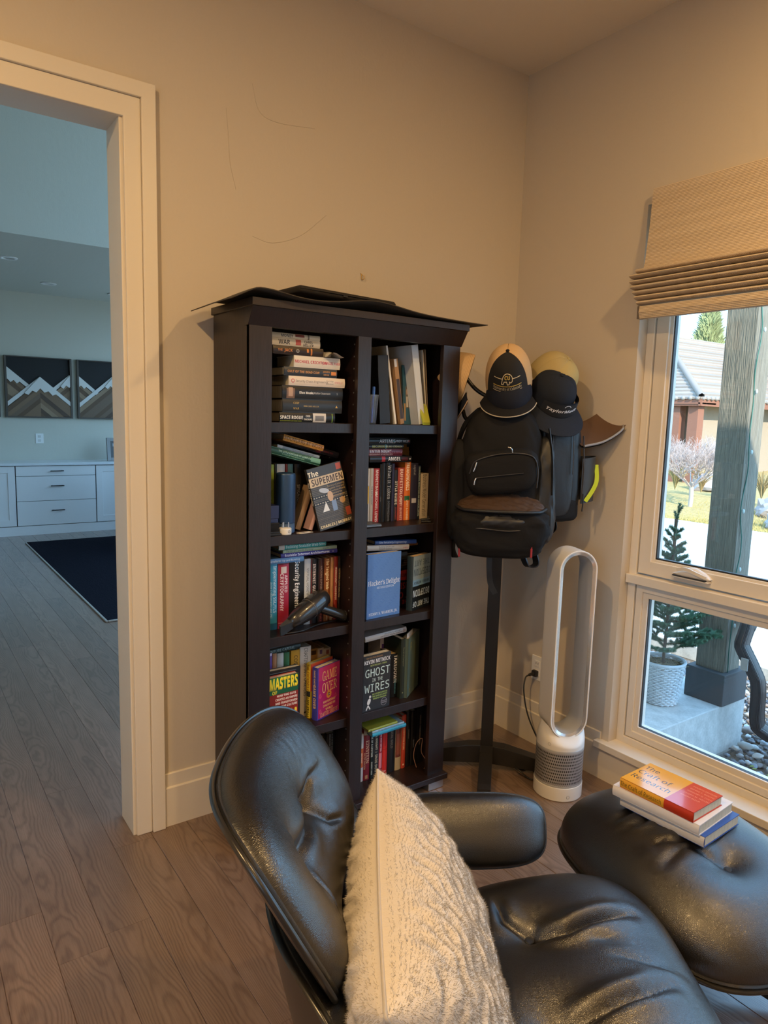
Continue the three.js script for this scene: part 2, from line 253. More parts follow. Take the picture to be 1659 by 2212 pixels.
// roman shade of woven grass over the window head
{
  const weave = dataTex(256, 256, (x, y) => { const row = Math.floor(y / 8), th = 0.5 + 0.5 * Math.sin((y % 8) / 8 * 2 * PI), w = 0.5 + 0.5 * Math.sin(x / 256 * 2 * PI * 42 + row * PI); return 70 + 110 * th + 40 * w + 20 * tnoise(x, y, 256, 256, 20); });
  const weaveCol = dataTex(256, 256, (x, y) => { const row = Math.floor(y / 8), k = 0.5 + 0.5 * n2(row * 3.7, x / 256 * 1.0 * 0), f = tnoise(x, y, 256, 256, 22); const s = (y % 8 < 2 ? -34 : 0) + 16 * k + 16 * f; return [200 + s, 182 + s, 158 + s * 0.95]; }, true);
  weave.repeat.set(3, 6); weaveCol.repeat.set(3, 6);
  const fab = S({ map: weaveCol, bumpMap: weave, bumpScale: 0.002, roughness: 0.85 });
  const z0 = 0.705, z1 = 3.43, L = z1 - z0;
  const b = thing('roman_shade', 'woven tan roman shade drawn up at the window head', 'window shade', [0, 0, 0]);
  const sheet = boxUV(extrude([[-0.02, 2.385], [-0.028, 2.385], [-0.034, 2.25], [-0.047, 2.12], [-0.055, 2.085], [-0.049, 2.085], [-0.04, 2.12], [-0.026, 2.25]], L).toNonIndexed(), 1); sheet.translate(0, 0, z0);
  mesh('fabric_panel', sheet, fab, b);
  for (let k = 0; k < 7; k++) { // stacked folds, each a rounded loop
    const y = 2.083 - k * 0.0195, out = -0.094 + 0.004 * k + (k === 0 ? 0.014 : 0) - 0.002 * (k % 2), dz = [0.018, 0.034, 0.036, 0.033, 0.026, 0.018, 0.01][k];
    const pts = []; for (let i = 0; i <= 14; i++) { const a = i / 14 * PI; pts.push([lerp(-0.03, out, Math.sin(a) ** 0.8), y + 0.0098 * Math.cos(a)]); }
    const g = boxUV(extrude(pts, L + dz * 2).toNonIndexed(), 1); g.translate(0, 0, z0 - dz); mesh('fold', g, fab, b);
  }
  const hem = boxUV(extrude([[-0.034, 1.95], [-0.062, 1.952], [-0.066, 1.93], [-0.058, 1.906], [-0.046, 1.904], [-0.036, 1.92]], L).toNonIndexed(), 1); hem.translate(0, 0, z0 + 0.002);
  mesh('hem_bar', hem, fab, b);
  mesh('hem_cap', bb(-0.067, -0.034, 1.905, 1.953, z0 - 0.004, z0 + 0.002, 0.001), S({ color: rgb(0.1, 0.08, 0.07), roughness: 0.5 }), b);
  mesh('headrail', bb(-0.026, -0.001, 2.35, 2.384, z0 + 0.004, z1 - 0.004, 0.002), M.trim, b);
}

// ------------------------------------------------------------------ bookcase
const stain = dataTex(256, 1024, (x, y) => { const g = n2(x * 0.09, y * 0.006) * 0.5 + n2(x * 0.35, y * 0.012) * 0.35 + n2(x * 0.02, y * 0.002) * 0.4; return [32 + 7 * g, 20 + 5 * g, 19 + 5 * g]; }, true);
stain.repeat.set(1.6, 0.8);
const stainBump = dataTex(256, 1024, (x, y) => 128 + 60 * n2(x * 0.35, y * 0.012) + 30 * n2(x * 0.9, y * 0.03)); stainBump.repeat.set(1.6, 0.8);
M.stain = S({ map: stain, bumpMap: stainBump, bumpScale: 0.0004, roughness: 0.42, clearcoat: 0.15, clearcoatRoughness: 0.26 });
M.stainDark = S({ color: rgb(0.006, 0.005, 0.005), roughness: 0.6 });
const BX0 = -1.49, BX1 = -0.618, BZ = 0.323, SHELF = [1.481, 1.101, 0.749, 0.389];
{
  const t = thing('bookcase', 'tall dark brown two-bay wooden bookcase with a sloped cornice', 'bookcase', [0, 0, 0]);
  const e = 0.0015, b0 = 0.04;
  for (const [x0, x1] of [[BX0, BX0 + 0.02], [BX1 - 0.02, BX1]]) mesh('side_panel', bb(x0, x1, b0, 1.84, 0.03, BZ - 0.001, e), M.stain, t);
  mesh('divider', bb(-1.065, -1.045, 0.06, 1.835, 0.045, BZ - 0.02, e), M.stain, t);
  mesh('back_panel', bb(BX0 + 0.015, BX1 - 0.015, 0.05, 1.835, 0.032, 0.04), M.stain, t);
  mesh('stile', bb(BX0, -1.411, b0, 1.81, BZ - 0.02, BZ, e), M.stain, t);
  mesh('stile', bb(-1.083, -1.028, 0.055, 1.81, BZ - 0.02, BZ, e), M.stain, t);
  mesh('stile', bb(-0.7, BX1, b0, 1.81, BZ - 0.02, BZ, e), M.stain, t);
  for (const y of SHELF) { mesh('shelf', bb(BX0 + 0.019, -1.0645, y - 0.034, y, 0.04, 0.301, e), M.stain, t); mesh('shelf', bb(-1.0455, BX1 - 0.019, y - 0.034, y, 0.04, 0.301, e), M.stain, t); }
  mesh('bottom_panel', bb(BX0 - 0.004, BX1 + 0.006, 0.036, 0.06, 0.03, 0.348, 0.003), M.stain, t);
  for (const x of [BX0 + 0.01, -0.705]) for (const z of [0.05, 0.29]) mesh('foot', bb(x, x + 0.078, 0, 0.036, z, z + 0.05, 0.003), M.silver, t);
  const cor = boxUV(extrude([[BZ - 0.03, 1.781], [BZ, 1.781], [BZ + 0.034, 1.836], [BZ - 0.03, 1.836]], 0.882).toNonIndexed().rotateY(-PI / 2).translate(-0.613, 0, 0)); // slanting fascia
  mesh('cornice', cor, M.stain, t);
  mesh('top_board', bb(BX0 - 0.008, BX1 + 0.008, 1.836, 1.861, 0.028, BZ + 0.04, 0.002), M.stain, t);
  const holes = []; for (const x of [-1.0652, -0.6385]) for (let k = 0; k < 40; k++) { const y = 0.12 + k * 0.042; for (const z of [0.27]) { const g = cyl(0.003, 0.003, 0.0012, 8).rotateZ(PI / 2).translate(x - 0.0002, y, z); holes.push(g); } }
  const pins = mesh('shelf_pin_sockets', merge(holes), M.silver, t); pins.userData.kind = 'stuff';
}

// ------------------------------------------------------------------ books: print for spines and covers on two sheets
const ATL = 2048, PXM = 2000;
const sheets = { spine: document.createElement('canvas'), cover: document.createElement('canvas') };
for (const k in sheets) { sheets[k].width = ATL; sheets[k].height = ATL; const c = sheets[k].getContext('2d'); c.fillStyle = '#222'; c.fillRect(0, 0, ATL, ATL); }
const pen = { x: 4, y: 4, row: 0 };
function place(w, h) { if (pen.x + w + 4 > ATL) { pen.x = 4; pen.y += pen.row + 4; pen.row = 0; } const r = { x: pen.x, y: pen.y, w, h }; pen.x += w + 4; pen.row = Math.max(pen.row, h); if (pen.y + h > ATL) console.log('spine sheet full', pen.y + h); return r; }
function drawMark(c, ch, x, y, s, col) { // small printed emblems
  c.strokeStyle = c.fillStyle = col; c.lineWidth = Math.max(1.5, s * 0.12); c.beginPath();
  if (ch === '○') { c.arc(x, y, s * 0.36, 0, 7); c.stroke(); } else if (ch === '●') { c.arc(x, y, s * 0.4, 0, 7); c.fill(); } else if (ch === '◉') { c.arc(x, y, s * 0.4, 0, 7); c.stroke(); c.beginPath(); c.moveTo(x, y - s * 0.4); c.lineTo(x, y + s * 0.4); c.stroke(); } else if (ch === '⊛') { c.arc(x, y, s * 0.4, 0, 7); c.stroke(); c.moveTo(x - s * 0.3, y); c.lineTo(x + s * 0.3, y); c.moveTo(x, y - s * 0.3); c.lineTo(x, y + s * 0.3); c.stroke(); } else if (ch === '▲') { c.moveTo(x, y - s * 0.4); c.lineTo(x + s * 0.4, y + s * 0.3); c.lineTo(x - s * 0.4, y + s * 0.3); c.fill(); } else if (ch === '✓') { c.moveTo(x - s * 0.3, y); c.lineTo(x, y + s * 0.3); c.lineTo(x + s * 0.4, y - s * 0.4); c.stroke(); } else return false;
  return true;
}
const FONT = { b: ['bold', 'sans-serif'], r: ['', 'sans-serif'], s: ['', 'serif'], m: ['', 'monospace'] };
function write(c, t, x, y, size, col, f = 'b', fit = 1e9, align = 'center') {
  c.font = `${FONT[f][0]} ${size}px ${FONT[f][1]}`; c.fillStyle = col; c.textAlign = align; c.textBaseline = 'middle';
  const w = c.measureText(t).width, k = Math.min(1, fit / w); c.save(); c.translate(x, y); c.scale(k, 1); c.fillText(t, 0, 0); c.restore();
}
function drawSpine(r, bg, items) {
  const c = sheets.spine.getContext('2d'); c.save(); c.beginPath(); c.rect(r.x, r.y, r.w, r.h); c.clip();
  c.fillStyle = bg; c.fillRect(r.x, r.y, r.w, r.h);
  for (const it of items) {
    if (it[0] === '#') { c.fillStyle = it[3]; c.fillRect(r.x + it[1] * r.w, r.y + it[4] * r.h, (it[2] - it[1]) * r.w, (it[5] - it[4]) * r.h); continue; }
    const [t, x, s, col, f, , y] = it, size = s * r.h * 1.25, px = r.x + x * r.w, py = r.y + y * r.h;
    if (!drawMark(c, t, px, py, s * r.h, col)) write(c, t, px, py, size, col, f, 2 * r.w * Math.min(x, 1 - x) * 0.96);
  }
  c.restore();
}
const COVERS = { // face-out covers: [x, y, w, h] on the sheet and their print
  supermen: [0, 0, 420, 660, (c, w, h) => { c.fillStyle = '#3a3733'; c.fillRect(0, 0, w, h); c.fillStyle = '#6a6152'; for (let i = 0; i < 26; i++) c.fillRect(0, h * 0.3 + i * 17, w, 6); c.fillStyle = '#24211f'; c.fillRect(0, h * 0.45, w, 34); c.fillRect(0, h * 0.55, w, 30); for (let i = 0; i < 14; i++) { c.fillStyle = '#c9bfa8'; c.fillRect(10 + i * 30, h * 0.465, 14, 10); c.fillRect(10 + i * 30, h * 0.565, 14, 10); } c.fillStyle = '#2a2724'; c.fillRect(w * 0.5, h * 0.29, w * 0.5, h * 0.2); write(c, 'The', 66, 66, 74, '#f0ead8', 'b', 140); c.fillStyle = '#cbb99a'; c.fillRect(0, 104, w, 96); write(c, 'SUPERMEN', w / 2 + 8, 154, 96, '#3d2a18', 'b', w - 30); ['The Story of Computing', 'Against Time and', 'the Technical Wizards', 'Behind the', 'Supercomputer'].forEach((t, i) => write(c, t, w * 0.72, 226 + i * 28, 25, '#c7a86a', 'r', w * 0.5)); c.fillStyle = '#b8c4d8'; c.beginPath(); c.ellipse(w * 0.36, h * 0.39, 60, 26, 0.3, 0, 7); c.fill(); c.fillStyle = '#c6a98c'; c.beginPath(); c.ellipse(w * 0.5, h * 0.5, 34, 54, 0, 0, 7); c.fill(); c.fillStyle = '#7b96c4'; c.fillRect(w * 0.5, h * 0.58, 56, 110); c.fillStyle = '#dfe4ea'; c.beginPath(); c.moveTo(w * 0.2, h * 0.72); c.lineTo(w * 0.34, h * 0.57); c.lineTo(w * 0.4, h * 0.72); c.fill(); c.fillStyle = '#b0523a'; c.fillRect(w * 0.83, h * 0.02, 60, 66); c.fillRect(w * 0.85, h * 0.74, 60, 90); c.fillStyle = '#b58f58'; c.beginPath(); c.arc(w * 0.82, h * 0.61, 34, 0, 7); c.fill(); for (let i = 0; i < 40; i++) { c.fillStyle = '#4b4238'; c.beginPath(); c.arc(20 + (i % 10) * 26, h * 0.76 + Math.floor(i / 10) * 26, 10, 0, 7); c.fill(); } write(c, 'CHARLES J MURRAY', w / 2, h - 36, 42, '#e4d3a6', 'b', w - 30); }],
  delight: [430, 0, 460, 660, (c, w, h) => { c.fillStyle = '#5683c9'; c.fillRect(0, 0, w, h); c.fillStyle = '#4673bd'; for (let i = 0; i < 200; i++) c.fillRect((i * 97) % w, (i * 61) % h, 26, 3); write(c, "Hacker's Delight", w / 2, h * 0.45, 66, '#eef3fb', 's', w - 24); write(c, 'SECOND EDITION', w / 2 + 20, h * 0.53, 28, '#d9e5f6', 's', w * 0.6); for (let i = 0; i < 5; i++) write(c, '- - - - - - - -', w / 2 + 30, h * (0.6 + i * 0.045), 20, '#86a8dd', 'm', w * 0.7); write(c, 'HENRY S. WARREN, JR.', w / 2, h * 0.93, 36, '#eef3fb', 's', w - 30); }],
  intrusion: [900, 0, 400, 600, (c, w, h) => { c.fillStyle = '#1d1819'; c.fillRect(0, 0, w, h); c.save(); c.translate(w, h); c.rotate(PI); write(c, 'THE', w * 0.5, 50, 70, '#a5302c', 'b'); write(c, 'ART OF', w * 0.5, 130, 100, '#a5302c', 'b', w - 20); write(c, 'INTRUSION', w * 0.5, 240, 100, '#a5302c', 'b', w - 10); c.restore(); c.fillStyle = '#b53a30'; c.beginPath(); c.ellipse(w * 0.5, h * 0.4, w * 0.5, 60, 0, 0, 7); c.fill(); c.save(); c.translate(w * 0.5, h * 0.4); c.rotate(PI); write(c, 'KEVIN D. MITNICK', 0, 0, 50, '#1d1819', 'b', w - 30); c.restore(); c.fillStyle = '#3a3235'; for (let i = 0; i < 5; i++) c.fillRect(20, 40 + i * 26, w - 40, 10); }],
  deception: [1310, 0, 400, 600, (c, w, h) => { c.fillStyle = '#20262a'; c.fillRect(0, 0, w, h); c.fillStyle = '#8fa0a6'; c.fillRect(0, 0, w, h * 0.45); c.save(); c.translate(w, h); c.rotate(PI); write(c, 'THE ART OF', w / 2, 70, 84, '#cfe0ea', 'b', w - 20); write(c, 'DECEPTION', w / 2, 190, 104, '#cfe0ea', 'b', w - 16); c.fillStyle = '#7ea5c2'; c.fillRect(0, 268, w, 70); write(c, 'KEVIN D. MITNICK', w / 2, 304, 40, '#22303a', 'b', w - 30); write(c, 'DECEPTION', w / 2, 420, 104, '#4c6068', 'b', w - 16); write(c, 'THE ART', w / 2, 520, 90, '#5c7078', 'b', w - 30); c.restore(); }],
  doom: [0, 670, 380, 600, (c, w, h) => { c.fillStyle = '#1b5a3a'; c.fillRect(0, 0, w, h * 0.3); c.fillStyle = '#8a2418'; c.fillRect(0, h * 0.3, w, h); c.fillStyle = '#2c7a44'; c.fillRect(0, 0, w * 0.6, h * 0.15); write(c, 'MASTERS', w / 2, 80, 150, '#f2c21c', 'b', w - 6); write(c, 'MASTERS', w / 2, 68, 150, '#f7e23a', 'b', w - 14); write(c, 'OF', w * 0.2, 160, 50, '#f7e23a', 'b'); ['HOW TWO GUYS', 'CREATED AN EMPIRE', 'AND TRANSFORMED', 'AND POP CULTURE'].forEach((t, i) => write(c, t, w * 0.6, 200 + i * 38, 32, '#f2eadb', 'b', w * 0.75)); write(c, 'DOOM', w / 2, 440, 190, '#e0761c', 'b', w - 6); write(c, 'DOOM', w / 2, 428, 190, '#f7d23a', 'b', w - 16); }],
  black: [390, 670, 200, 300, (c, w, h) => { c.fillStyle = '#1f2024'; c.fillRect(0, 0, w, h); for (let i = 0; i < 8; i++) { c.fillStyle = '#6a6d74'; c.fillRect(14, 14 + i * 9, w - 40 - (i % 3) * 20, 3); } }],
  game: [600, 670, 420, 600, (c, w, h) => { c.fillStyle = '#4a3fa0'; c.fillRect(0, 0, w, h); c.fillStyle = '#b32a6e'; c.fillRect(22, 8, w - 22, h - 24); c.fillStyle = '#c03a6c'; c.fillRect(22, 8, w - 22, h * 0.25); write(c, 'GAME', w * 0.54, 120, 150, '#ecc987', 's', w * 0.66); write(c, 'OVER', w * 0.54, 255, 150, '#ecc987', 's', w * 0.66); c.fillStyle = '#e0a83c'; for (let i = 0; i < 16; i++) { c.save(); c.translate(w * 0.52, 345); c.rotate(i * PI / 8); c.fillRect(26, -5, 22, 10); c.restore(); } c.fillStyle = '#d8853c'; c.beginPath(); c.arc(w * 0.52, 345, 30, 0, 7); c.fill(); c.fillStyle = '#3a3a3a'; c.fillRect(w * 0.52 - 14, 330, 28, 30); write(c, 'NEW', w * 0.52, 346, 16, '#ddd', 'b'); ['HOW NINTENDO', 'CONQUERED THE', 'WORLD'].forEach((t, i) => write(c, t, w * 0.54, 420 + i * 44, 38, '#ecc987', 'b', w * 0.55)); write(c, 'DAVID SHEFF', w * 0.54, 555, 66, '#ecc987', 's', w * 0.78); c.strokeStyle = '#e05a78'; c.lineWidth = 7; for (const [x, y] of [[60, 330], [350, 390], [66, 510]]) { c.beginPath(); c.arc(x, y, 22, 0, 5); c.stroke(); c.beginPath(); c.arc(x, y, 10, 1, 6); c.stroke(); } }],
  yellow: [1030, 670, 200, 300, (c, w, h) => { c.fillStyle = '#c9523a'; c.fillRect(0, 0, w, h); c.fillStyle = '#d6b92f'; c.fillRect(0, h * 0.5, w, h * 0.5); }],
  ghost: [1240, 670, 420, 660, (c, w, h) => { c.fillStyle = '#2b2f35'; c.fillRect(0, 0, w, h); write(c, 'New York Times Bestseller', w * 0.4, 30, 26, '#c2935a', 'r', w * 0.6); write(c, 'KEVIN MITNICK', w / 2, 78, 62, '#e6e8ea', 'b', w - 20); write(c, 'WITH WILLIAM L. SIMON', w * 0.55, 124, 26, '#a9b96a', 'b', w * 0.6); write(c, 'GHOST', w * 0.52, 210, 130, '#cfe6e2', 'm', w - 20); write(c, 'IN THE', w * 0.52, 300, 56, '#cfe6e2', 'm', w * 0.4); write(c, 'WIRES', w * 0.52, 390, 130, '#cfe6e2', 'm', w - 20); ['MY ADVENTURES AS', 'THE WORLD\'S MOST', 'WANTED HACKER'].forEach((t, i) => write(c, t, w * 0.62, 470 + i * 28, 25, '#a9c96a', 'b', w * 0.55)); c.strokeStyle = '#aab'; c.lineWidth = 4; c.beginPath(); c.arc(w * 0.78, 590, 44, 0, 7); c.stroke(); ['WITH A NEW', 'FOREWORD'].forEach((t, i) => write(c, t, w * 0.78, 580 + i * 20, 13, '#ccd', 'b')); c.fillStyle = '#d9dde0'; c.beginPath(); c.ellipse(96, 545, 24, 40, 0.4, 0, 7); c.fill(); c.beginPath(); c.arc(112, 490, 16, 0, 7); c.fill(); c.save(); c.translate(84, 590); c.rotate(0.5); c.fillRect(-8, 0, 16, 60); c.rotate(-1.1); c.fillRect(-8, 0, 16, 60); c.restore(); }],
  green: [0, 1340, 420, 600, (c, w, h) => { c.fillStyle = '#6a7d72'; c.fillRect(0, 0, w, h); c.fillStyle = '#56675d'; c.fillRect(0, 0, 24, h); c.strokeStyle = '#b59a5a'; c.lineWidth = 3; c.beginPath(); for (let i = 0; i <= 46; i++) { const y = 130 + i * 8, x = w * 0.66 + 26 * Math.sin(i * 1.9) * (i % 3 === 0 ? 1 : 0.5) + 10 * Math.sin(i * 0.5); i ? c.lineTo(x, y) : c.moveTo(x, y); } c.stroke(); for (let i = 0; i < 6; i++) { c.fillStyle = '#cdb53c'; c.fillRect(w * 0.2, 66 + i * 13, 50 - (i % 3) * 14, 6); } for (let i = 0; i < 3; i++) { c.fillStyle = '#cdb53c'; c.fillRect(w * 0.2, h - 70 + i * 13, 40 - i * 8, 6); } }],
  takedown: [430, 1340, 200, 300, (c, w, h) => { c.fillStyle = '#17181b'; c.fillRect(0, 0, w, h); write(c, 'TAKEDOWN', w / 2, 80, 50, '#ddd', 'b', w - 12); c.fillStyle = '#7d2a24'; c.fillRect(20, 150, w - 40, 60); }],
  craft: [640, 1340, 620, 420, (c, w, h) => { c.fillStyle = '#dca02c'; c.fillRect(0, 0, w * 0.62, h); c.fillStyle = '#c23a1c'; c.fillRect(w * 0.62, 0, w, h); write(c, 'The', 20, 92, 78, '#3d3424', 'r', 1e9, 'left'); write(c, 'Craft of', 20, 192, 84, '#3d3424', 'r', 1e9, 'left'); write(c, 'Research', 20, 296, 84, '#3d3424', 'r', 370, 'left'); ['FOURTH EDITION', 'WAYNE C. BOOTH', 'GREGORY G. COLOMB', 'JOSEPH M. WILLIAMS', 'JOSEPH BIZUP'].forEach((t, i) => write(c, t, w * 0.67, 60 + i * 46, 24, '#e89a7a', 'r', 1e9, 'left')); }],
};
{ const c = sheets.cover.getContext('2d'); for (const k in COVERS) { const [x, y, w, h, f] = COVERS[k]; c.save(); c.translate(x, y); c.beginPath(); c.rect(0, 0, w, h); c.clip(); f(c, w, h); c.restore(); } }
const spineTex = new THREE.CanvasTexture(sheets.spine), coverTex = new THREE.CanvasTexture(sheets.cover);
for (const t of [spineTex, coverTex]) { t.colorSpace = THREE.SRGBColorSpace; t.magFilter = THREE.LinearFilter; }
M.bookCover = S({ map: spineTex, roughness: 0.36 });
M.bookFace = S({ map: coverTex, roughness: 0.3 });
const pageTex = dataTex(64, 256, (x, y) => { const l = 200 + 34 * n2(3, y * 0.9) + 14 * n2(x * 0.05, y * 0.3); return [l, l * 0.965, l * 0.88]; }, true);
pageTex.repeat.set(6, 14);
const PAGES = { w: S({ map: pageTex, color: rgb(0.9, 0.88, 0.84), roughness: 0.9 }), c: S({ map: pageTex, color: rgb(0.78, 0.62, 0.4), roughness: 0.9 }), e: S({ map: pageTex, color: rgb(0.95, 0.72, 0.5), roughness: 0.9 }) };
// a book: local spine face at z = 0 facing +z, thickness along x, height up y, front cover on the +x side
function makeBook(name, t, L, D, bg, items, pages, cover) {
  const g = new THREE.Group(), bt = Math.min(0.0022, t * 0.18), ov = 0.002;
  const r = place(Math.round(L * PXM), Math.max(10, Math.round(t * PXM))); drawSpine(r, bg, items);
  const plain = [(r.x + r.w * 0.995 - 0.5) / ATL, 1 - (r.y + 1.5) / ATL];
  const h = t / 2, parts = [];
  // gently rounded spine
  const sp = surf((u, v) => { const a = (u - 0.5) * 2; return V(a * h, v * L, -0.0035 * a * a * Math.min(1, t / 0.02)); }, 6, 1);
  const uv = sp.attributes.uv; for (let i = 0; i < uv.count; i++) { const u = uv.getX(i), v = uv.getY(i); uv.setXY(i, (r.x + 1 + (1 - v) * (r.w - 2)) / ATL, 1 - (r.y + 1 + (1 - u) * (r.h - 2)) / ATL); }
  parts.push(strip(sp));
  const flat = (geo) => { const q = geo.attributes.uv; for (let i = 0; i < q.count; i++) q.setXY(i, plain[0], plain[1]); return geo; };
  parts.push(flat(bb(-h, -h + bt, 0, L, -D, -0.003)), flat(bb(h - bt, h, 0, L, -D, -0.003)), flat(bb(-h + bt * 0.5, h - bt * 0.5, 0, L, -0.005, -0.004)));
  mesh('cover', mergeGeometries(parts), M.bookCover, g);
  mesh('pages', bb(-h + bt, h - bt, ov, L - ov, -D + ov, -0.0045), PAGES[pages] ?? PAGES.w, g);
  if (cover) { const [x, y, w, hh] = COVERS[cover]; const q = new THREE.BufferGeometry(); const e = h + 0.0004; q.setAttribute('position', new THREE.Float32BufferAttribute([e, 0, -0.002, e, 0, -D, e, L, -D, e, L, -0.002, h - 0.0004, 0, -0.002, h - 0.0004, 0, -D, h - 0.0004, L, -D, h - 0.0004, L, -0.002], 3)); q.setIndex([0, 1, 2, 0, 2, 3, 4, 6, 5, 4, 7, 6, 0, 4, 5, 0, 5, 1, 3, 2, 6, 3, 6, 7, 1, 5, 6, 1, 6, 2, 0, 3, 7, 0, 7, 4]); const A = (a, b) => [(x + a * w) / ATL, 1 - (y + b * hh) / ATL]; q.setAttribute('uv', new THREE.Float32BufferAttribute([...A(0.005, 0.995), ...A(0.995, 0.995), ...A(0.995, 0.005), ...A(0.005, 0.005), ...A(0.005, 0.995), ...A(0.995, 0.995), ...A(0.995, 0.005), ...A(0.005, 0.005)], 2)); const f = q.toNonIndexed(); f.computeVertexNormals(); mesh('front_print', f, M.bookFace, g); }
  g.name = numbered(name); return g;
}
